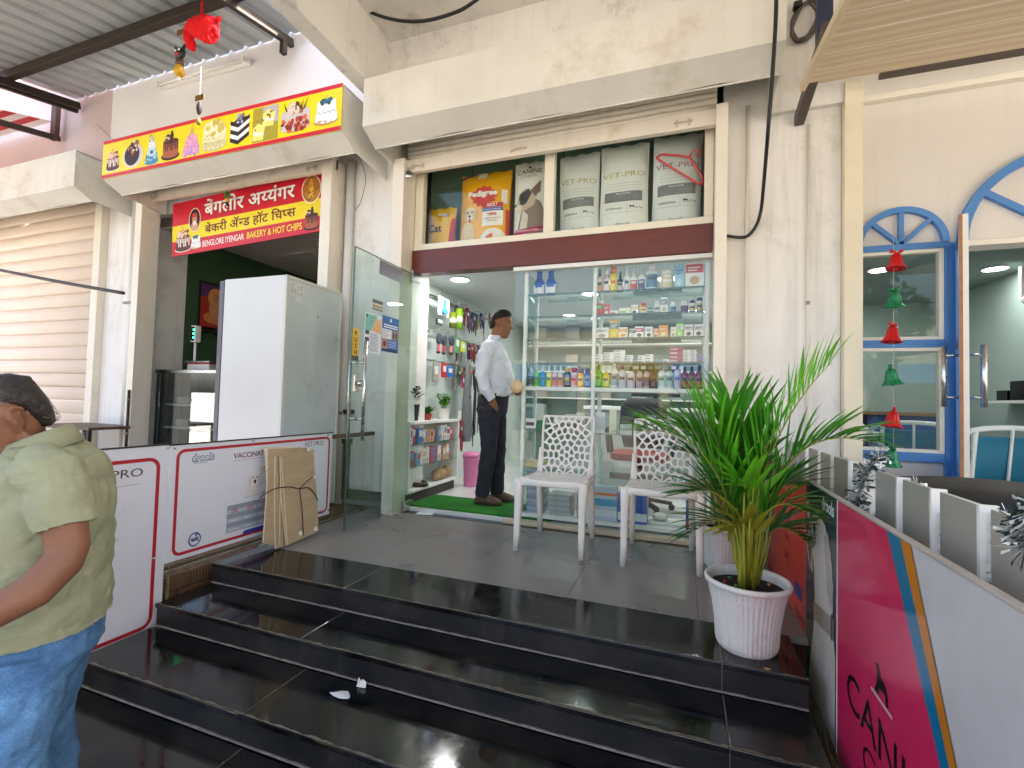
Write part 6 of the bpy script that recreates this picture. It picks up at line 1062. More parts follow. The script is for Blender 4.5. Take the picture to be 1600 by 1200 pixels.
m = MB(); ring2(m, ell(.152, .087, .036, .038, 28), ell(.152, .087, .029, .031, 28), .0013); m.build('round_logo', flatm('#2a4478'), t); text('wit', t, flatm('#2a4478'), .152, .076, .0014, .026, .046, 'logo', .04, 'C'); MB().poly(ell(.160, .110, .008, .006, 10), .0015).build('logo_mark', flatm('#2a4478'), t)
t = thing('notice_board', 'white brand board with red border behind the man, left of the schedule board', 'board', mat4=EAST(-2.5, .80, -.285)); W2, H2 = .922, .955
MB().box(0, W2, 0, H2, -.012, 0).build('board_panel', board, t, .002); rborder(t, .03, W2-.045, .05, H2-.055, .055, .018); MB().box(-.01, W2, H2+.0005, H2+.007, -.02, .002).build('top_rail', steel_dark, t)
text('VET-PRO', t, flatm('#56413f'), .50, .815, .0014, .040, .295, bold=.002); m = MB(); m.poly([(.60, .775), (.79, .775), (.79, .778), (.60, .778)], .0013); m.build('tagline', flatm('#a9a9b4'), t); m = MB(); [m.lathe([(.0005, 0), (.008, 0), (.006, .005), (.0005, .006)], 10, (x, y, 0)) for x, y in ((W2-.054, .39), (W2-.012, H2-.012), (W2-.4, H2-.012), (W2-.012, .012))]; m.build('screw', steel, t)
MB().box(0, W2, -.022, -.001, -.02, -.008).build('bottom_rail', M('rust_rail', '#5e4638', .6, var=.3), t)
m = MB(); rnd = random.Random(3); [m.poly([(.62+.012*i, .52+.006*math.sin(i)), (.632+.012*i, .522+.006*math.sin(i+1)), (.632+.012*i, .529+.006*math.sin(i+1)), (.62+.012*i, .526+.006*math.sin(i))], .0012) for i in range(7)]; m.build('scuff', flatm('#c2bfbd'), t)
# wire mesh hanging under the boards and dark brick edge
def wire_mesh(label, fn, nu, nv, mat, r=.0011):
    m = MB()
    for i in range(nu+1): m.tube([fn(i/nu, j/nv) for j in range(nv+1)], r, 3, cap=False)
    for j in range(nv+1): m.tube([fn(i/nu, j/nv) for i in range(nu+1)], r, 3, cap=False)
    return tag(m.build('wire_mesh', mat), label, 'wire mesh')
wm = M('brassy_wire', '#8a7c54', .45, metal=.6, var=.3, scale=30)
wire_mesh('wire mesh screen under the white boards beside the steps', lambda a, b: (-2.508, 1.05+1.95*a, .08-b*(.34 if a < .36 else .20)-(.14 if a < .36 else 0)+.004*math.sin(a*55)), 110, 18, wm)
wire_mesh('wire mesh behind the open glass door at the end of the white board', lambda a, b: (-2.49, 2.94+.5*a, .02+.6*b), 30, 34, wm)
edge = struct(bpy.data.objects.new('side_kerb', None)); COL.objects.link(edge); bm_ = slab = M('brown_brick', '#5f3a2a', .8, var=.3, scale=12, bump=.4)
for j in range(5):
    for i in range(20): MB().box(-2.585, -2.515, .82+.118*i+(.05 if j % 2 else 0), .82+.118*i+.110+(.05 if j % 2 else 0), -.44+.085*j, -.44+.085*j+.078).build('brick', bm_, edge, .003)
MB().box(-2.60, -2.587, .80, 3.40, -.44, -.015).build('kerb_core', grout, edge)
tag(MB().box(-2.53, -2.50, 2.94, 3.46, .62, .65).build('rail', M('rust_rail', '#5e4638', .6, var=.3)), 'rusty brown rail running from the board to the pillar', 'rail')
# flattened cardboard leaning on the board
t = thing('cardboard_bundle', 'flattened cardboard sheets tied with black string leaning on the white board', 'cardboard', mat4=Matrix.Translation((-2.30, 2.42, 0)) @ Matrix.Rotation(R_(-9), 4, 'Y')); cd = M('brown_cardboard', '#b09a7a', .85, var=.12, scale=5, stretch=(1, 1, 4), bump=.15, bscale=30); ce = M('cardboard_edge', '#d9c8a8', .9, var=.2, scale=60)
def sheet_(name, x, pts, th=.010, mat=cd):
    m = MB(); n = len(pts); m.add([(x, a, b) for a, b in pts]+[(x-th, a, b) for a, b in pts], [tuple(range(n)), tuple(range(2*n-1, n-1, -1))]); m.m = 1; m.add([(x, a, b) for a, b in pts]+[(x-th, a, b) for a, b in pts], [(i, n+i, n+(i+1) % n, (i+1) % n) for i in range(n)]); return m.build(name, [mat, ce], t)
sheet_('cardboard_sheet', .0, [(-.09, .012), (.16, .03), (.19, .075), (.20, .3), (.195, .45), (.205, .585), (.17, .59), (.14, .565), (.08, .56), (.03, .566), (-.085, .562), (-.10, .3)]); sheet_('cardboard_sheet', -.012, [(-.16, .012), (-.10, .012), (-.098, .56), (-.11, .565), (-.13, .40), (-.15, .2)]); sheet_('cardboard_sheet', -.024, [(-.235, .07), (-.205, .055), (-.18, .04), (.17, .04), (.17, .60), (-.155, .62), (-.175, .40), (-.21, .2)]); sheet_('cardboard_sheet', -.036, [(-.17, .05), (.16, .03), (.12, .61), (-.16, .632)], mat=M('pale_cardboard', '#cfc4b2', .85, var=.1, scale=5))
m = MB(); [m.add([(.0015, a, b), (.0015, a+.008, b+.004), (.0015, c+.006, d_), (.0015, c, d_)], [(0,1,2,3)]) for a, b, c, d_ in ((-.088, .014, -.082, .56), (-.15, .03, -.105, .40))]; m.build('pale_fold', ce, t)
m = MB(); rnd = random.Random(5)
for cx, cy_ in ((.16, .05), (.19, .40), (.16, .585), (.03, .06)): m.add([(.002+.003*rnd.random(), cx+.02*math.cos(a)*rnd.uniform(.5, 1.3), cy_+.016*math.sin(a)*rnd.uniform(.5, 1.3)) for a in [k*.9 for k in range(7)]], [tuple(range(7))])
m.build('torn_white_patch', flatm('#e2d8c8', .9), t)
m = MB(); m.tube(catmull([(-.06, -.21, .33), (.004, -.16, .37), (.006, -.04, .365), (.010, .04, .34), (.008, .12, .335), (.012, .17, .28), (.016, .185, .235)], 6), .0035, 6); m.tube(catmull([(.010, .04, .34), (.008, .05, .20), (.006, .045, .04)], 5), .003, 6); m.tube(catmull([(.010, .04, .34), (.008, .12, .38), (.0, .205, .41)], 5), .0025, 6); m.build('black_string', black_rubber, t)
# litter
t = thing('tissue', 'crumpled white tissue scrap on the middle step', 'litter', (-1.235, 1.56, -.2195)); m = MB(); rnd = random.Random(4); m.add([(.05*math.cos(a)*rnd.uniform(.7, 1.1), .025*math.sin(a)*rnd.uniform(.7, 1.1), .004+.006*rnd.random()) for a in [k*.7 for k in range(9)]]+[(0, 0, .012)], [(i, (i+1) % 9, 9) for i in range(9)]); o = m.build('paper_scrap', flatm('#d9dde2', .9), t); o.modifiers.new('s', 'SOLIDIFY').thickness = .002
t = thing('tissue', 'small white tissue standing against the step riser', 'litter', (-1.20, 1.63, -.2195)); m = MB(); m.add([(-.02, 0, .002), (.02, .005, .002), (.015, .015, .02), (.0, .012, .03), (-.012, .018, .018), (-.018, .01, .034)], [(0,1,2,3), (0,3,4), (0,4,5)]); o = m.build('paper_scrap', flatm('#e6e4e0', .9), t); o.modifiers.new('s', 'SOLIDIFY').thickness = .0015
t = thing('leaf_litter', 'small dry yellow leaf on the right front corner of the platform', 'leaf', (.30, 1.975, .001)); MB().prism(ell(0, 0, .012, .008, 9), 0, .0015).build('leaf_blade', flatm('#a8895a', .8), t)
# ---------------------------------------------------------------- lattice chairs
def voronoi_cells(seeds, w_, h):
    pts = []
    for (x, y) in seeds: pts += [(x, y), (-w_-x, y), (w_-x, y), (x, -y), (x, 2*h-y)]
    n0 = len(pts); pts += [(-9, -9), (9, -9), (9, 9), (-9, 9)]
    V2 = [Vector(p) for p in pts]; vs, es, fs, ov, oe, of = geometry.delaunay_2d_cdt(V2, [], [], 0, 1e-6)
    idx = {}
    for i, o_ in enumerate(ov):
        for q in o_: idx[q] = i
    tri = {}
    for f in fs:
        if len(f) != 3: continue
        a, b, c = (vs[i] for i in f); d = 2*(a.x*(b.y-c.y)+b.x*(c.y-a.y)+c.x*(a.y-b.y))
        if abs(d) < 1e-12: continue
        ux = ((a.length_squared)*(b.y-c.y)+(b.length_squared)*(c.y-a.y)+(c.length_squared)*(a.y-b.y))/d; uy = ((a.length_squared)*(c.x-b.x)+(b.length_squared)*(a.x-c.x)+(c.length_squared)*(b.x-a.x))/d
        for i in f: tri.setdefault(i, []).append((ux, uy))
    cells = []
    for k in range(len(seeds)):
        i = idx[5*k]; s_ = seeds[k]; P = tri.get(i, [])
        P = [(min(w_/2, max(-w_/2, x)), min(h, max(0, y))) for x, y in P]; P.sort(key=lambda q: math.atan2(q[1]-s_[1], q[0]-s_[0])); Q = []
        for q in P:
            if not Q or (abs(q[0]-Q[-1][0])+abs(q[1]-Q[-1][1])) > 1e-4: Q.append(q)
        if len(Q) > 2: cells.append(Q)
    return cells
def fan_seeds(w_, h, cx, cy_, dr, rnd):
    S = [(cx, cy_)]; r = dr; k = 0
    while r < 1.2*max(w_, h):
        n = max(6, int(2*math.pi*r/(dr*1.12))); n += n % 2
        for i in range(n):
            a = math.pi/2+2*math.pi*(i+(.5 if k % 2 else 0))/n; x = cx+r*math.cos(a); y = cy_+r*math.sin(a)
            if abs(x) < w_/2-.010 and .010 < y < h-.010: S.append((x+rnd.uniform(-.0012, .0012), y+rnd.uniform(-.0012, .0012)))
        r += dr*.93; k += 1
    return S
chair_pl = M('warm_white_plastic', '#e6dfd6', .38, var=.05, scale=6, spot='#b5a894', spots=.15)
def lattice(name, w_, h, seeds, fn, par, strut=.0042, th=.006):
    m = MB(); m.smooth = False
    for c in voronoi_cells(seeds, w_, h):
        cx = sum(p[0] for p in c)/len(c); cy_ = sum(p[1] for p in c)/len(c); d = []
        for i in range(len(c)):        # subdivide the outline
            a, b = c[i], c[(i+1) % len(c)]; d += [(a[0]+(b[0]-a[0])*k/3, a[1]+(b[1]-a[1])*k/3) for k in range(3)]
        n = len(d); hole = []
        for i, p in enumerate(d):
            L = math.hypot(p[0]-cx, p[1]-cy_); q = max(.15, 1-strut*1.15/max(L, 1e-5)); hole.append((cx+(p[0]-cx)*q, cy_+(p[1]-cy_)*q))
        for _ in range(2): hole = [((hole[i-1][0]+2*hole[i][0]+hole[(i+1) % n][0])/4, (hole[i-1][1]+2*hole[i][1]+hole[(i+1) % n][1])/4) for i in range(n)]
        V4 = [fn(x, y, 0) for x, y in d]+[fn(x, y, 0) for x, y in hole]+[fn(x, y, th) for x, y in hole]+[fn(x, y, th) for x, y in d]
        m.add(V4, [(i, (i+1) % n, n+(i+1) % n, n+i) for i in range(n)]+[(n+i, n+(i+1) % n, 2*n+(i+1) % n, 2*n+i) for i in range(n)]+[(2*n+i, 2*n+(i+1) % n, 3*n+(i+1) % n, 3*n+i) for i in range(n)])
    return m.build(name, chair_pl, par)
def make_chair(label):
    t = thing('lattice_chair', label, 'chair', group='white lattice chairs on the platform'); rnd = random.Random(2); BWd, BHt = .40, .40
    def back(x, y, o): tt = y/BHt; wv = 1+.0*tt; return (x*(.90+.12*tt-.04*max(0, tt-.8)/.2), .205+.075*tt+.02*tt*tt-.05*(1-(2*x/BWd)**2)*-.35*(1-.3*tt)-(.03*max(0, .25-tt)/.25)+o, .43+.415*tt)
    def seat(x, y, o): tt = y/.42; return (x*(1.02+.06*(1-tt)), -.215+.42*tt, .452-.016*math.sin(min(1, tt)*math.pi)*(1-(2*x/.42)**2)-o-.012*(1-tt)**4)
    lattice('backrest', BWd, BHt, fan_seeds(BWd, BHt, 0, .135, .045, rnd), back, t, .0056, .007)
    lattice('seat', .42, .42, fan_seeds(.42, .42, 0, .40, .034, rnd), seat, t, .0046, .007)
    m = MB(); path = [back(-BWd/2, BHt*k/8, .003) for k in range(9)]+[back(-BWd/2+BWd*k/8, BHt, .003) for k in range(1, 9)]+[back(BWd/2, BHt*(8-k)/8, .003) for k in range(1, 9)]; m.tube(path, [.012-.004*math.sin(math.pi*k/24) for k in range(25)], 8); m.build('back_frame', chair_pl, t)
    m = MB(); y0 = -.222; m.loft([((-.232, y0+.012, .43), (0, .016, 0), (0, 0, .026)), ((-.17, y0, .437), (0, .016, 0), (0, 0, .022)), ((0, y0-.008, .434), (0, .016, 0), (0, 0, .019)), ((.17, y0, .437), (0, .016, 0), (0, 0, .022)), ((.232, y0+.012, .43), (0, .016, 0), (0, 0, .026))], 12, e=3); m.build('front_rail', chair_pl, t)
    for s_ in (-1, 1):
        m = MB(); m.loft([((s_*.224, -.21, .432), (.018, 0, 0), (0, 0, .024)), ((s_*.215, 0, .425), (.014, 0, 0), (0, 0, .020)), ((s_*.205, .20, .428), (.016, 0, 0), (0, 0, .024))], 10, e=3); m.build('side_rail', chair_pl, t)
        m = MB(); m.loft([((s_*.222, -.208, .452), (.030, 0, 0), (0, .024, 0)), ((s_*.222, -.208, .40), (.030, 0, 0), (0, .024, 0)), ((s_*.222, -.214, .32), (.026, 0, 0), (0, .023, 0)), ((s_*.224, -.222, .12), (.022, 0, 0), (0, .020, 0)), ((s_*.226, -.228, 0), (.019, 0, 0), (0, .018, 0))], 12, e=3.2); m.build('leg', chair_pl, t)
        m = MB(); m.loft([((s_*.196, .222, .62), (.012, 0, 0), (0, .014, 0)), ((s_*.198, .218, .45), (.022, 0, 0), (0, .026, 0)), ((s_*.200, .222, .38), (.024, 0, 0), (0, .024, 0)), ((s_*.203, .25, .18), (.021, 0, 0), (0, .020, 0)), ((s_*.205, .285, 0), (.018, 0, 0), (0, .017, 0))], 12, e=3.2); m.build('leg', chair_pl, t)
    return t
c1 = make_chair('white plastic lattice chair nearer the door, fully visible'); c1.location = (-.775, 3.09, 0); c1.rotation_euler = (0, 0, R_(0)); c1.scale = (.93, .93, 1.0)
c2 = copy_tree(c1); c2['label'] = 'white plastic lattice chair half hidden behind the palm leaves'; c2.location = (-.115, 3.09, 0); c2.rotation_euler = (0, 0, R_(2))
# ---------------------------------------------------------------- palms
pot_w = M('white_ribbed_plastic', '#e4dfd8', .4, var=.05, scale=5, spot='#7d7262', spots=.5, sscale=5, streak=.4)
def leafmat(name, col, var):
    m = M(name, col, .38, var=var, scale=6, spec=.45); N = m.node_tree.nodes; L = m.node_tree.links; b = N['Principled BSDF']; o = [n for n in N if n.type == 'OUTPUT_MATERIAL'][0]
    tr_ = N.new('ShaderNodeBsdfTranslucent'); x = N.new('ShaderNodeMixShader'); x.inputs[0].default_value = .32; tr_.inputs[0].default_value = (*[min(1, q*2.0) for q in lin(col)], 1)
    L.new(b.outputs[0], x.inputs[1]); L.new(tr_.outputs[0], x.inputs[2]); L.new(x.outputs[0], o.inputs[0]); return m
leaf_m = [leafmat('palm_green', '#448c1e', .45), leafmat('palm_deep', '#2f6a1c', .4), leafmat('palm_yellowing', '#94902a', .45), leafmat('palm_bright', '#68ad2a', .4)]
cane = M('palm_cane', '#9a9a2c', .45, var=.4, scale=10); 
def frond(t, base, tip, arch, nl, ll, mat, rnd, lw=.0125, start=.36, vee=.55):
    base = Vector(base); tip = base+Vector(tip); hz = Vector((tip.x-base.x, tip.y-base.y, 0)); ctl = base+hz*.12+Vector((0, 0, (tip.z-base.z)*.62+arch)); N_ = 18
    d = hz.normalized() if hz.length > .01 else Vector((1, 0, 0)); sd_ = Vector((-d.y, d.x, 0)); P = [base*(1-k/N_)**2+ctl*2*(k/N_)*(1-k/N_)+tip*(k/N_)**2 for k in range(N_+1)]
    m = MB(); m.tube(P, [.0062*(1-.8*k/N_) for k in range(N_+1)], 5); st_ = m.build('rachis', cane, t)
    m = MB(); m.smooth = True
    for i in range(nl):
        s = start+(1-start)*(i+.3)/nl; k = min(N_-1, int(s*N_)); f = s*N_-k; p = P[k].lerp(P[k+1], f); tg = (P[k+1]-P[k]).normalized(); up = sd_.cross(tg).normalized()
        if up.z < 0: up = -up
        l = ll*(.55+.75*math.sin(math.pi*min(1, max(0, (s-start)/(1-start)*.80+.18))))*rnd.uniform(.85, 1.1)
        for q in (-1, 1):
            dirn = (tg*rnd.uniform(.75, 1.05)+sd_*q*rnd.uniform(.5, .8)*(1.15-.6*s)+up*vee*rnd.uniform(.3, .8)).normalized(); dr = rnd.uniform(.08, .30); w_ = lw*rnd.uniform(.8, 1.15); side = dirn.cross(up).normalized(); pts = []; c = p.copy(); dd = dirn.copy()
            for j in range(6):
                pts.append(c.copy()); c = c+dd*(l/5); dd = (dd+Vector((0, 0, -dr*.38))).normalized()
            vs = []
            for j, c in enumerate(pts):
                ww = w_*[.35, .85, 1, .85, .5, .04][j]; vs += [c+side*ww+up*ww*.35, c, c-side*ww+up*ww*.35]
            m.add(vs, [(j*3+a, j*3+a+1, j*3+4+a, j*3+3+a) for j in range(5) for a in (0, 1)])
    return m.build('frond', mat, t)
def palm(label, loc, sc, fronds, seed, canes=18):
    t = thing('palm_plant', label, 'palm', loc); rnd = random.Random(seed); R0, R1, Hp = .112*sc, .155*sc, .27*sc
    pot = MB(); prof = [(R0*.9, 0), (R0*.98, .012), (R0*1.02, .03), (R0*1.06, .1*sc), (R0*1.15, .17*sc), (R1*.93, .235*sc), (R1*.97, Hp-.022), (R1*.97, Hp-.020)]; pot.lathe(prof, 180, cap=False, flute=.014, fn=45); pot.lathe([(.001, 0), (R0*.9, 0), (R0*.88, .01), (.001, .01)], 40); pot.lathe([(R1*.95, Hp-.024), (R1*1.01, Hp-.022), (R1*1.03, Hp-.008), (R1, Hp), (R1*.95, Hp), (R1*.92, Hp-.02), (R1*.90, Hp-.06)], 48, cap=False); pot.build('pot', pot_w, t)
    so_ = MB(); nn = 24; vs = [(0, 0, Hp-.03)]
    for r_ in (.35, .7, 1):
        for k in range(nn): a = 2*math.pi*k/nn; vs.append((R1*.915*r_*math.cos(a), R1*.915*r_*math.sin(a), Hp-.04+.012*rnd.uniform(-1, 1)*(r_ < 1)))
    fs = [(0, 1+k, 1+(k+1) % nn) for k in range(nn)]+[(1+j*nn+k, 1+(j+1)*nn+k, 1+(j+1)*nn+(k+1) % nn, 1+j*nn+(k+1) % nn) for j in (0, 1) for k in range(nn)]; so_.add(vs, fs); so_.build('soil', soil, t)
    m = MB(); m2 = MB()
    for i in range(canes):
        a = rnd.uniform(0, 6.28); r_ = rnd.uniform(.005, .045)*sc; b0 = Vector((r_*math.cos(a), r_*math.sin(a), Hp-.05)); top = b0+Vector((math.cos(a)*rnd.uniform(.01, .07), math.sin(a)*rnd.uniform(.01, .07), rnd.uniform(.22, .5)*sc)); m.tube([b0, b0.lerp(top, .5)+Vector((.008*math.cos(a), .008*math.sin(a), 0)), top], [.0058*sc, .005*sc, .0035*sc], 6)
    m.build('cane', cane, t)
    for i in range(6): a = rnd.uniform(0, 6.28); r_ = rnd.uniform(.06, .12)*sc; MB().ball((r_*math.cos(a), r_*math.sin(a), Hp-.025), .007, .007, .006, 8, 6).build('pebble', flatm(['#b5402c', '#2f7a3a', '#c97a3a'][i % 3]), t)
    for (dx, dy, dz, ar, nl, ll, mi) in fronds: frond(t, (rnd.uniform(-.03, .03)*sc, rnd.uniform(-.03, .03)*sc, Hp-.04), (dx*sc, dy*sc, dz*sc), ar*sc, nl, ll*sc, leaf_m[mi], rnd)
    return t
# fronds: tip offset from the pot (right, into the shop, up), arch, leaflet pairs, leaflet length
palm('tall areca palm in a white ribbed pot at the right front of the platform', (.25, 2.13, 0), 1.0,
  [(.30,-.02,.90,.04,19,.23,3),(.40,.03,.60,.32,18,.21,0),(-.42,.03,.60,.30,18,.22,3),(-.26,.12,.62,.24,16,.22,0),(-.06,.10,.72,.08,15,.25,0),(-.17,-.04,.70,.12,15,.23,3),(.13,-.04,.66,.08,14,.22,0),
   (-.24,-.05,.36,.24,12,.19,1),(.20,.12,.40,.20,12,.19,1),(.18,-.08,.34,.22,12,.18,0),(-.07,-.16,.42,.20,11,.18,3),(-.24,.10,.16,.30,12,.17,1),(.22,.08,.16,.28,12,.17,1),(.03,.16,.60,.10,13,.21,1),(-.10,-.12,.24,.20,8,.14,2)], 21, 26)
palm('second palm in a white ribbed pot half hidden behind the tall palm', (.235, 3.12, 0), .92, [(-.25,.0,.50,.2,18,.18,1),(-.15,.1,.56,.15,18,.18,1),(.2,.05,.4,.2,16,.17,1),(-.1,-.2,.36,.2,16,.17,0),(.1,-.2,.3,.2,16,.17,1),(-.05,.1,.58,.1,16,.18,0),(.08,.1,.56,.1,16,.18,1),(-.24,-.05,.24,.2,14,.16,2),(.22,-.05,.24,.2,14,.16,1)], 22, 10)
# ---------------------------------------------------------------- printed side panel on the right of the steps
t = thing('advert_panel', 'long printed advertising panel with red, dog, magenta and white sections beside the steps', 'advert panel', mat4=WEST(.50, 3.30, -.20)); PW, PH = 3.3, .842
X = lambda y: 3.30-y
gl = lambda c: flatm(c, .14)
MB().box(0, PW, 0, PH, -.014, -.002).build('panel_sheet', gl('#c9c7c8'), t, .002)
MB().box(0, X(2.34), .001, PH-.001, -.0018, 0).build('red_print', gl('#e0493a'), t); MB().box(X(2.338), X(1.912), .001, PH-.001, -.0018, 0).build('charcoal_print', gl('#3a4244'), t); MB().poly([(X(1.908), .001), (X(.94), .001), (X(1.495), PH-.001), (X(1.908), PH-.001)], .0002).build('magenta_print', gl('#d62a5e'), t)
bx = lambda z: X(1.495)+(X(1.10)-X(1.495))*(1-(z/PH))*1.12
MB().poly([(X(.945), .001), (X(.93), .001), (X(1.414), PH-.001), (X(1.495), PH-.001)], .0006).build('blue_stripe', gl('#12729c'), t); MB().poly([(X(.93), .001), (X(.92), .001), (X(1.36), PH-.001), (X(1.414), PH-.001)], .0006).build('orange_stripe', gl('#c87a22'), t)
MB().box(X(1.9105), X(1.9095), 0, PH, 0, .002).build('seam', white_plastic, t); MB().box(0, PW, PH+.0005, PH+.008, -.016, .003).build('top_edge', M('panel_edge', '#b3a9a2', .5), t, .002)
MB().box(X(2.34)-.0, X(2.338), 0, PH, 0, .001).build('seam', gl('#7a6a62'), t)
text('CANINE', t, gl('#1c1416'), X(1.805), .235, .0008, .105, .66, bold=.004); text('CREEK', t, gl('#1c1416'), X(1.665), .125, .0008, .085, .46, bold=-.012)
dg = MB(); dg.poly([(X(1.575), .395), (X(1.562), .42), (X(1.556), .455), (X(1.572), .47), (X(1.55), .475), (X(1.53), .448), (X(1.498), .440), (X(1.486), .42), (X(1.486), .395), (X(1.497), .395), (X(1.504), .416), (X(1.54), .416), (X(1.548), .395)], .001); dg.build('dog_mark', gl('#241418'), t); MB().poly([(X(1.60), .383), (X(1.46), .383), (X(1.46), .391), (X(1.60), .391)], .001).build('mark_base', gl('#d9c4ca'), t)
# the printed howling dog
D = lambda pts, c, nm, k: MB().poly([(X(a), b+.20) for a, b in pts], .0004+.0004*k).build(nm, gl(c), dog)
dog = bpy.data.objects.new('printed_dog', None); COL.objects.link(dog); dog.parent = t
D([(2.30, -.195), (1.93, -.195), (1.93, .10), (1.965, .20), (1.955, .33), (1.985, .44), (2.06, .52), (2.16, .555), (2.22, .54), (2.27, .50), (2.255, .43), (2.24, .38), (2.21, .31), (2.20, .20), (2.215, .08), (2.26, -.05)], '#d6d0c6', 'dog_body', 0)
D([(2.345, .565), (2.33, .595), (2.30, .56), (2.275, .53), (2.265, .47), (2.285, .46), (2.315, .49), (2.335, .53)], '#c9c2b8', 'dog_snout', 1); D([(2.345, .565), (2.33, .597), (2.315, .575), (2.33, .55)], '#1b1a1a', 'dog_nose', 2); D([(2.335, .40), (2.325, .36), (2.27, .30), (2.225, .285), (2.235, .37), (2.27, .44), (2.30, .45)], '#bdb6ac', 'dog_jaw', 1); D([(2.32, .395), (2.305, .36), (2.262, .315), (2.25, .37), (2.285, .43)], '#54403c', 'dog_mouth', 2); D([(2.31, .37), (2.285, .345), (2.265, .36), (2.285, .40)], '#7a5a58', 'dog_tongue', 3)
D([(2.02, .50), (1.965, .40), (1.955, .29), (1.985, .24), (2.03, .30), (2.055, .40), (2.07, .48)], '#b9b1a7', 'dog_ear', 2); D([(2.215, .19), (1.945, .225), (1.945, .155), (2.205, .12)], '#a89a90', 'dog_collar', 3); D([(1.975, .235), (1.955, .235), (1.955, .145), (1.975, .145)], '#4c4644', 'collar_buckle', 4); D(ell(2.205, .475, .018, .022, 12), '#4a423e', 'dog_eye', 3)
logo_drools(t, X(2.10), .775, .155, True); o = None
for i, (w1, y) in enumerate((('THE', .70), ('FUTURE', .64), ('OF PET', .58), ('FOOD', .52))): pass
for i, w1 in enumerate(('unleash', 'the', 'joy')): text(w1, t, gl('#7a1a18'), X(2.78), .58-.09*i, .0008, .05, bold=-.006) 
MB().poly([(X(2.55), .30), (X(2.42), .30), (X(2.42), .36), (X(2.55), .36)], .0008).build('blue_tag', gl('#2a3a8c'), t); text('dog food', t, gl('#1c2a6a'), X(2.54), .22, .0008, .035)
wire_mesh('wire mesh hanging under the advertising panel at the right of the steps', lambda a, b: (.455+.04*b+.01*math.sin(a*30), 2.0-1.4*a, -.12-.32*b), 60, 18, wm)
# ---------------------------------------------------------------- picket fence with tinsel
fence = thing('picket_fence', 'white and grey picket fence of the cafe terrace behind the advertising panel', 'fence', (.62, 2.2, -.004)); pk_ = M('picket_alu', '#b9b4ab', .35, metal=.35, var=.05); pe_ = M('picket_edge_white', '#e9e7e3', .5)
for (a, b) in [(3.42,3.27),(3.25,3.10),(3.098,2.923),(2.847,2.675),(2.621,2.464),(2.407,2.228),(2.164,2.001),(1.939,1.776),(1.727,1.565),(1.51,1.35),(1.299,1.13),(1.08,.91),(.86,.69)]:
    q = MB().box(-.004, .010, b-2.2, a-2.2, .02, .752).build('picket', pk_, fence, .001); MB().box(-.0042, .030, b-2.2-.012, b-2.2-.0005, .02, .753).build('edge_cap', pe_, q)
for z in (.18, .55): MB().box(.0105, .035, -1.5, 1.2, z, z+.05).build('rail', pe_, fence)
def tinsel(label, pts, r, n, seed):
    P = catmull(pts, 10); rnd = random.Random(seed); t = thing('tinsel_garland', label, 'tinsel', P[0]); core = MB(); core.tube([p-P[0] for p in P], .004, 5); core.build('wire_core', M('tinsel_green', '#1f3a30', .5), t)
    for nm, c, frac in (('silver_strands', M('tinsel_silver', '#d9dbdc', .3, metal=.6, var=.1), .6), ('green_strands', M('tinsel_green', '#1f3a30', .5), .4)):
        m = MB()
        for i in range(int(n*frac)):
            k = rnd.randrange(len(P)-1); p = P[k].lerp(P[k+1], rnd.random())-P[0]; d = Vector((rnd.gauss(0, 1), rnd.gauss(0, 1), rnd.gauss(0, 1))).normalized(); l = r*rnd.uniform(.6, 1.15); s_ = d.orthogonal().normalized()*.0011; m.add([p+s_, p-s_, p+d*l-s_*.4+Vector((0, 0, -.01*rnd.random())), p+d*l+s_*.4], [(0,1,2,3)])
        m.build(nm, c, t)
    return t
tinsel('silver and green tinsel wrapped on the picket under the green bell', [(.64, 1.97, .80), (.60, 1.96, .74), (.58, 1.985, .60), (.64, 1.99, .48), (.66, 1.98, .36)], .040, 900, 1)
tinsel('bushy silver tinsel on the fence at the right edge of the picture', [(.60, 1.16, .70), (.60, 1.14, .76), (.60, 1.10, .79), (.62, 1.06, .78), (.60, .95, .80)], .042, 1000, 2)
for i, (yy, nm) in enumerate(((2.43, 'third'), (2.19, 'fourth'), (1.75, 'sixth'), (1.535, 'seventh'), (1.325, 'eighth'))): tinsel(f'thin tinsel strand hanging in the {nm} gap of the picket fence from the shop', [(.66, yy, .74-.05*(i % 2)), (.645, yy-.01, .55), (.66, yy, .30)], .028, 520, 10+i)
# ---------------------------------------------------------------- cafe at the right
cafe = thing('cafe_building', 'beige cafe wall with cream edge post at the right', 'building', (0, 3.6, 0)); bw = M('beige_wall', '#dcd7d0', .6, var=.05, scale=1.5, streak=.15)
Y = lambda y: y-3.6
def cw(name, a, mat=bw, bev=.003): return MB().box(a[0], a[1], Y(a[2]), Y(a[3]), a[4], a[5]).build(name, mat, cafe, bev)
cw('edge_post', (.932, 1.03, 3.44, 3.72, -.01, 3.02), M('cream_post', '#e6dcc4', .5, var=.04)); cw('wall_top', (1.0305, 6, 3.6, 3.72, 1.99, 3.9)); cw('wall_base', (1.0305, 1.56, 3.6, 3.72, -.01, .66)); cw('wall_strip', (1.50, 1.56, 3.6, 3.72, .661, 1.989)); cw('wall_right', (2.62, 6, 3.6, 3.72, -.01, 1.989)); cw('wall_trim', (1.06, 6, 3.55, 3.599, 2.93, 2.97), cream)
blue = M('sky_blue_paint', '#4f86c6', .4, var=.05, scale=5); wht = M('cream_frame', '#e8e2d6', .4, var=.03)
w1 = thing('arched_window', 'blue framed cafe window with arched fanlight and two panes', 'window', mat4=FACE(1.27, 3.6, 0))
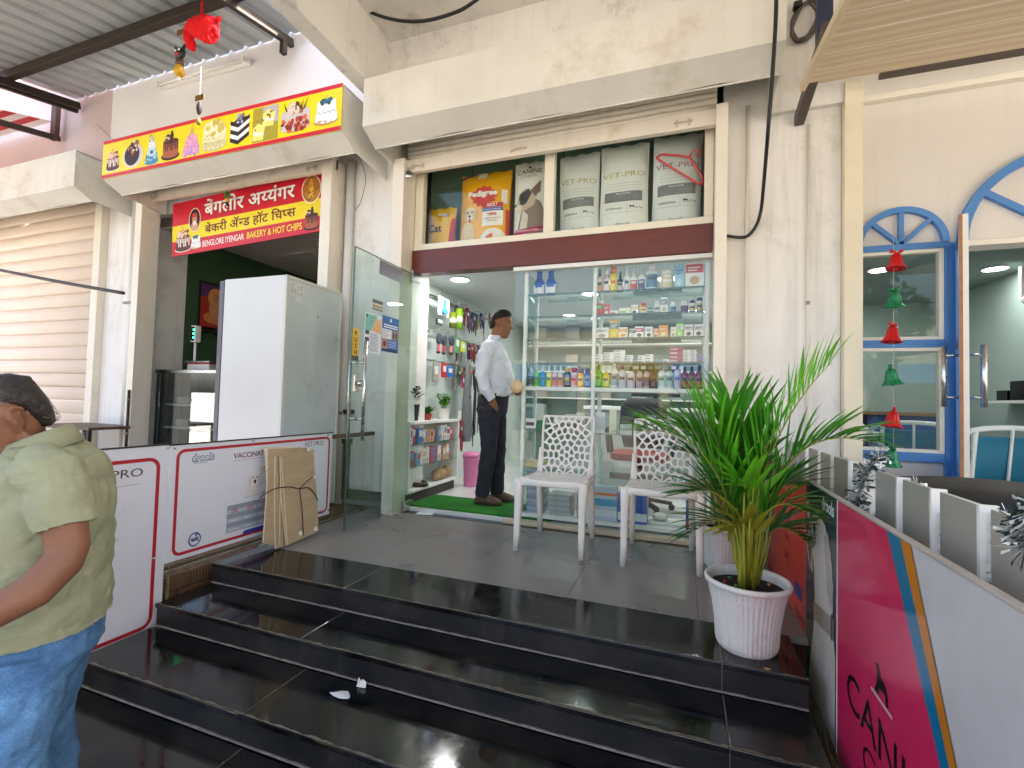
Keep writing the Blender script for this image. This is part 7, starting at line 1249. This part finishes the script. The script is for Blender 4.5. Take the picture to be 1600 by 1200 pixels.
def arch(par, cx, cz, r, wd, spokes, a0=0, a1=180, d=.035, mat=blue):
    n = 28; m = MB(); o_ = [(cx+r*math.cos(R_(a0+(a1-a0)*k/n)), cz+r*math.sin(R_(a0+(a1-a0)*k/n))) for k in range(n+1)]; i_ = [(cx+(r-wd)*math.cos(R_(a0+(a1-a0)*k/n)), cz+(r-wd)*math.sin(R_(a0+(a1-a0)*k/n))) for k in range(n+1)]
    for k in range(n): q = [o_[k], o_[k+1], i_[k+1], i_[k]]; m.prism(q[::-1], 0.001, d)
    m.build('arch_ring', mat, par, .0)
    for s_ in spokes:
        c, s2 = math.cos(R_(s_)), math.sin(R_(s_)); p = Vector((cx, cz, d*.45)); e = Vector((cx+(r-wd*.6)*c, cz+(r-wd*.6)*s2, d*.45)); MB().bar(p, e, wd*.75, d*.86, (0, 0, 1)).build('spoke', mat, par, .002)
arch(w1, 0, 1.99, .24, .035, (45, 90, 135))
for a in ((-.24, -.222, .66, 1.985), (.215, .245, .0, 1.985)): MB().box(a[0], a[1], a[2], a[3], .001, .033).build('stile', blue, w1, .002)
for a in ((.645, .70), (1.345, 1.392), (1.955, 1.995)): MB().box(-.2215, .2145, a[0], a[1], .001, .031).build('rail', blue, w1, .002)
for z0, z1 in ((.7005, 1.3445), (1.3925, 1.9545)):
    for a in ((-.221, -.205, z0, z1), (.19, .214, z0, z1), (-.2045, .1895, z0, z0+.02), (-.2045, .1895, z1-.022, z1)): MB().box(a[0], a[1], a[2], a[3], -.02, .024).build('inner_frame', wht, w1, .001)
    MB().box(-.2045, .1895, z0+.0205, z1-.0225, -.004, .002).build('pane', clear_glass, w1)
w2 = thing('arched_doorway', 'blue arched doorway moulding over the cafe entrance at the right edge', 'doorway', mat4=FACE(2.07, 3.6, 0)); arch(w2, 0, 1.99, .52, .05, (36, 72, 108, 144)); 
for s_ in (-1, 1): MB().box(s_*.535-.02, s_*.535+.02, 0, 1.985, .001, .035).build('jamb', blue, w2, .002)
MB().box(-.51, .51, 1.955, 1.988, -.10, .03).build('lintel', wht, w2, .002)
dl = thing('cafe_door', 'open blue cafe door seen edge on with steel handles', 'door', mat4=frame((1.555, 3.57, 0), (1.345-1.555, 3.05-3.57, 0), (0, 0, 1))); dl_len = .56
for a in ((0, .07), (dl_len-.07, dl_len)): MB().box(a[0], a[1], .01, 1.975, -.02, .018).build('stile', blue, dl, .002)
for z in (.01, .62, 1.33, 1.915): MB().box(.0705, dl_len-.0705, z, z+.06, -.02, .018).build('rail', blue, dl, .002)
MB().box(.0705, dl_len-.0705, .0705, .6195, -.006, .006).build('panel', blue, dl)
for z0, z1 in ((.6805, 1.3295), (1.3905, 1.9145)): MB().box(.0705, dl_len-.0705, z0, z1, -.004, .004).build('pane', clear_glass, dl)
MB().box(dl_len+.0005, dl_len+.004, .01, 1.975, -.020, .002).build('edge_strip', wht, dl); MB().box(dl_len+.0005, dl_len+.003, .01, 1.975, .0025, .017).build('wood_edge', M('raw_wood', '#a9744a', .6, var=.2, scale=20, stretch=(1, 1, .1)), dl)
for s_ in (-1, 1):
    hd = MB(); hd.tube([(dl_len-.05, .98, s_*.075), (dl_len-.05, 1.30, s_*.075)], .013, 12); hd = hd.build('pull_handle', steel, dl)
    for z in (1.03, 1.25): MB().tube([(dl_len-.05, z, s_*.018), (dl_len-.05, z, s_*.075)], .007, 8).build('standoff', steel, hd)
# cafe interior
ci = M('cafe_inner_wall', '#a5b5ae', .6, var=.04, scale=1.5); sc = M('cafe_ceiling', '#8f9b96', .7, var=.03)
def ch(name, a, mat): return cw(name, a, mat, 0)
ch('back_wall', (.95, 6, 7.2, 7.3, 0, 2.5), ci); ch('side_wall', (.94, 1.02, 3.95, 7.2, 0, 2.5), ci); ch('side_wall', (5.9, 6, 3.73, 7.2, 0, 2.5), ci); cl = ch('ceiling', (1.0, 6, 3.73, 7.2, 2.30, 2.5), sc)
ch('partition', (2.95, 3.05, 5.2, 7.2, 0, 2.3), ci)
struct(MB().box(.95, 6, 3.63, 7.25, -.03, .0).build('cafe_floor', M('cafe_tile', '#8a8478', .3, var=.1)))
for k in range(7): MB().box(1.05, 5.8, 3.78-3.6+.13*k, 3.78-3.6+.13*k+.10, 2.25, 2.299).build('ceiling_slat', M('slat_grey', '#6f7774', .5), cafe)
for n, (x, y) in {'seen through the upper window pane': (1.75, 5.4), 'nearest the cafe doorway': (2.25, 4.75), 'further in, behind the doorway light': (2.7, 5.6), 'deepest in the cafe at the left': (1.6, 6.6), 'far right inside the cafe': (3.8, 5.0)}.items(): downlight('round lit ceiling downlight in the cafe, '+n, x, y, 2.245 if y < 4.75 else 2.30, .9, 'cafe downlights', (.95, 1, .98))
teal = M('teal_cushion', '#1a6f8c', .7, var=.12, scale=8); wcane = M('white_cane', '#dfe6e2', .4)
def cafe_chair(label, x, y, rz):
    t = thing('cafe_chair', label, 'chair', (x, y, 0), rz, 'teal cafe chairs'); MB().prism(rrect(-.24, .24, -.24, .24, .05), .38, .46).build('seat_cushion', teal, t, .015); m = MB(); m.loft([((0, .22, .46), (.23, 0, 0), (0, .03, 0)), ((0, .25, .62), (.24, 0, 0), (0, .035, 0)), ((0, .28, .80), (.21, 0, 0), (0, .03, 0))], 14, e=4); m.build('back_cushion', teal, t)
    m = MB(); m.tube(catmull([(-.27, -.2, .60), (-.28, .1, .66), (-.25, .28, .82), (0, .31, .86), (.25, .28, .82), (.28, .1, .66), (.27, -.2, .60)], 5), .018, 8); m.build('top_rail', wcane, t)
    m = MB(); m.tube([(-.24, -.24, .37), (.24, -.24, .37), (.24, .24, .37), (-.24, .24, .37)], .016, 8, closed=True); m.build('seat_frame', wcane, t)
    for sx in (-1, 1):
        m = MB(); m.tube(catmull([(sx*.27, -.2, .60), (sx*.26, -.23, .4), (sx*.28, -.28, .0)], 4), .017, 8); m.build('leg', wcane, t); m = MB(); m.tube(catmull([(sx*.2, .30, .84), (sx*.2, .25, .4), (sx*.24, .30, 0)], 4), .017, 8); m.build('leg', wcane, t)
    m = MB(); m.tube([(0, .32, .85), (0, .27, .42)], .010, 6); m.build('splat', wcane, t); return t
cafe_chair('teal cushioned white cane chair in the cafe doorway, its back to the street', 1.93, 4.28, R_(192)); cafe_chair('teal cane chair further inside, left of the doorway chair', 1.86, 5.0, R_(160)); cafe_chair('teal cane chair by the cafe window behind the glass', 1.33, 4.6, R_(20)); cafe_chair('teal cane chair at the far right inside the cafe', 2.75, 4.3, R_(190))
t = thing('cafe_table', 'pale marble topped table inside the cafe window', 'table', (1.45, 5.2, 0)); MB().lathe([(.38, .72), (.40, .73), (.40, .75), (.001, .75)], 28).build('table_top', M('marble', '#dfe3e2', .2, var=.1), t); MB().tube([(0, 0, .02), (0, 0, .72)], .03, 10).build('column', wcane, t); MB().lathe([(.22, 0), (.20, .02), (.03, .03)], 20).build('foot', wcane, t)
t = thing('service_counter', 'blue counter with wooden top along the cafe back wall', 'counter', (2.5, 6.9, 0)); MB().box(-.45, 2.6, -.2, .25, 0, .9).build('counter_front', M('deep_blue', '#1f4a8c', .5), t, .003); MB().box(-.5, 2.65, -.25, .27, .9005, .94).build('counter_top', M('counter_wood', '#8a6a48', .5), t, .003)
t = thing('wall_rack', 'small white shelf with dark boxes on the cafe partition', 'shelf', (2.90, 5.6, 1.05)); MB().box(-.12, .045, -.3, .3, 0, .025).build('shelf_board', white_paint, t); MB().box(-.10, .03, -.2, .0, .0255, .2).build('dark_box', M('black_gloss', '#0d0e10', .15), t, .003); MB().box(-.10, .03, .05, .2, .0255, .12).build('dark_box', M('black_gloss', '#0d0e10', .15), t, .003)
t = thing('speaker', 'small black and white speaker camera under the cafe ceiling', 'speaker', (2.82, 5.35, 1.95)); MB().ball((0, 0, 0), .06, .06, .05).build('dome', white_plastic, t); MB().ball((-.02, -.045, -.01), .03, .02, .03).build('lens', black_rubber, t); MB().box(-.05, .11, .02, .06, .0, .30).build('bracket', white_plastic, t)
t = thing('teddy_display', 'brown ornate cabinet standing deep in the cafe', 'cabinet', (1.75, 6.9, 0)); cab = M('brown_wood', '#5a3a26', .5, var=.3, scale=10); MB().box(-.35, .1, -.15, .2, 0, 1.3).build('cabinet_body', cab, t, .01); MB().box(-.40, .15, -.19, .22, 1.3005, 1.36).build('cornice', cab, t, .01); [MB().box(-.33+.22*k, -.14+.22*k, -.165, -.1505, .1, 1.2).build('cabinet_door', M('brown_wood2', '#734c30', .4, var=.3, scale=10), t, .004) for k in range(2)]
# foil bell garland in front of the window
gar = thing('bell_garland_string', 'thin string carrying the foil bells before the cafe window', 'string', (1.17, 3.40, .62)); MB().tube([(0, 0, 0), (0, 0, 1.45)], .0012, 4).build('thread', M('thread_pale', '#cfc9bc', .6), gar)
def bell(label, x, z, col, rz):
    m_ = M('foil_'+col, col, .3, metal=.25, var=.2, scale=20); t = thing('foil_bell', label, 'bell', (x, 3.40, z), rz, 'foil bells on the garland'); t.scale = (1.02, 1.02, 1.0); t.rotation_euler = (.12*math.sin(z*9), .14*math.cos(z*13), rz)
    m = MB(); m.lathe([(.003, .046), (.014, .046), (.022, .034), (.027, .010), (.032, -.018), (.042, -.038), (.052, -.046), (.050, -.050), (.040, -.044), (.004, -.030)], 40, cap=False, flute=.07, fn=10); m.build('bell_body', m_, t)
    for q in (-1, 1): m = MB(); m.loft([((0, 0, .050), (.003, 0, .004), (0, .006, 0)), ((q*.014, 0, .058), (.004, 0, .010), (0, .007, 0)), ((q*.026, 0, .062), (.004, 0, .013), (0, .006, 0)), ((q*.034, 0, .060), (.002, 0, .006), (0, .003, 0))], 8); m.build('bow_loop', m_, t)
    m = MB(); m.ball((0, 0, -.048), .010); m.build('clapper', m_, t)
for i, (x, z, nm) in enumerate([(1.182, 1.845, 'topmost red'), (1.173, 1.617, 'upper green'), (1.163, 1.407, 'middle red'), (1.16, 1.155, 'second green'), (1.166, .905, 'lowest red'), (1.16, .675, 'lowest green')]): bell(nm+' foil bell on the garland before the cafe window', x, z, '#d0141c' if i % 2 == 0 else '#0c7a4a', R_(20*i))
# wood look awning over the cafe
wa = thing('plank_awning', 'wood grain plank awning ceiling over the cafe terrace on a dark steel arm', 'awning', (.655, 3.16, 2.865))
def woodmat():
    m = M('ash_plank', '#cdb795', .4, var=.0); nt = m.node_tree; N = nt.nodes; L = nt.links; b = N['Principled BSDF']; tc = N.new('ShaderNodeTexCoord'); mp = N.new('ShaderNodeMapping'); mp.inputs['Scale'].default_value = (.7, 5, 5); L.new(tc.outputs['Object'], mp.inputs[0]); wv = N.new('ShaderNodeTexWave'); wv.bands_direction = 'Y'; wv.inputs['Scale'].default_value = .9; wv.inputs['Distortion'].default_value = 7; wv.inputs['Detail'].default_value = 3; wv.inputs['Detail Scale'].default_value = .8; L.new(mp.outputs[0], wv.inputs[0]); r = N.new('ShaderNodeValToRGB'); r.color_ramp.elements[0].color = (*lin('#d0b894'), 1); r.color_ramp.elements[1].color = (*lin('#dccaab'), 1); r.color_ramp.elements[0].position = .1; L.new(wv.outputs[0], r.inputs[0]); L.new(r.outputs[0], b.inputs['Base Color']); return m
wd_ = woodmat()
for k in range(14):
    a, b = .172*k, .172*k+.160; z = lambda q: -.16*q
    m = MB(); m.add([(0, -a, z(a)), (4.2, -a, z(a)), (4.2, -b, z(b)), (0, -b, z(b)), (0, -a, z(a)+.02), (4.2, -a, z(a)+.02), (4.2, -b, z(b)+.02), (0, -b, z(b)+.02)], [(0,1,2,3), (7,6,5,4), (0,4,5,1), (1,5,6,2), (2,6,7,3), (3,7,4,0)]); o = m.build('plank', wd_, wa, .003)
m = MB(); 
for k in range(14): a = .172*k+.160; m.add([(0, -a-.001, -.16*a+.001), (4.2, -a-.001, -.16*a+.001), (4.2, -a-.011, -.16*(a+.01)+.001), (0, -a-.011, -.16*(a+.01)+.001)], [(0,1,2,3)])
m.build('joint_strip', M('plank_joint', '#efe6d6', .4), wa)
MB().bar((-.012, .01, -.002), (-.012, -2.42, -.389), .03, .045).build('edge_trim', M('plank_trim', '#d9c7a6', .4), wa, .003)
MB().bar((.06, .32, .0), (.06, -2.3, -.30), .055, .07).build('steel_arm', M('brown_steel', '#4a3f38', .45, var=.2), wa, .003) if False else MB().bar((.035, .335, -.025), (.035, -.35, .085), .055, .075).build('steel_arm', M('brown_steel', '#4a3f38', .45, var=.2), wa, .003)
MB().bar((.40, .10, .045), (4.2, .10, .045), .04, .03).build('back_batten', M('brown_steel', '#4a3f38', .45, var=.2), wa)
tag(MB().box(.735, .80, 3.36, 3.42, 2.75, 3.86).build('navy_post', M('navy_steel', '#1f2b48', .45, var=.15), None, .003), 'navy blue steel post above the left end of the plank awning', 'post') if False else None
t = thing('navy_post', 'navy blue steel hanger above the left end of the plank awning', 'post', (.70, 3.02, 2.90)); MB().box(-.02, .055, -.03, .03, 0, .96).build('hanger', M('navy_steel', '#1f2b48', .45, var=.15), t, .003)
t = thing('wicker_table', 'dark wicker table top behind the picket fence', 'table', (1.05, 2.05, -.004)); wk = M('dark_wicker', '#2a2624', .7, var=.4, scale=30, bump=.6, bscale=60); MB().lathe([(.30, .66), (.33, .67), (.33, .70), (.001, .70)], 28).build('table_top', wk, t); MB().lathe([(.20, .0), (.14, .3), (.2, .66)], 20).build('table_base', wk, t)
# ---------------------------------------------------------------- across the street, seen only in reflections
far = thing('street_building', 'pale terrace of shops across the street', 'building', (-2, -17, -.58)); MB().box(-16, 16, -6, 0, 0, 5.2).build('wall', M('far_wall', '#cfc4b2', .8), far)
for k in range(8): x = -14.5+4*k; s_ = MB().box(x, x+3.4, .0, .08, .1, 2.6).build('shopfront', M('far_shop', '#4a5560', .3), far); MB().box(x, x+3.4, .0005, .14, 2.7, 3.5).build('signboard', flatm(['#2a62b0', '#d9d4c8', '#3a86c8', '#c9a22c'][k % 4]), far)
far['label'] = 'pale terrace of shops across the street, mirrored in the bakery display case'
def tree(label, x, y, h, seed):
    t = thing('street_tree', label, 'tree', (x, y, -.58)); rnd = random.Random(seed); m = MB(); m.tube(catmull([(0, 0, 0), (.05, 0, h*.3), (0, .1, h*.6)], 5), [.18-.012*k for k in range(11)], 8); m.build('trunk', M('bark', '#4a3a2c', .9, var=.3), t); m = MB()
    for i in range(2200):
        a = rnd.uniform(0, 6.28); q = rnd.random()**.5*h*.34; c = Vector((q*math.cos(a), q*math.sin(a), h*.68+rnd.uniform(-1, 1)*h*.25*(1-(q/(h*.34))**2)**.5)); d = Vector((rnd.gauss(0, 1), rnd.gauss(0, 1), rnd.gauss(0, .6))).normalized()*.14; e = d.orthogonal().normalized()*.06; m.add([c-d, c+e, c+d, c-e], [(0,1,2,3)])
    m.build('crown', M('street_leaf', '#3a5f24', .6, var=.4), t)
tree('leafy street tree across the road, left', -7, -8.5, 5.5, 1); tree('leafy street tree across the road, right', 4.5, -9.5, 6, 2)
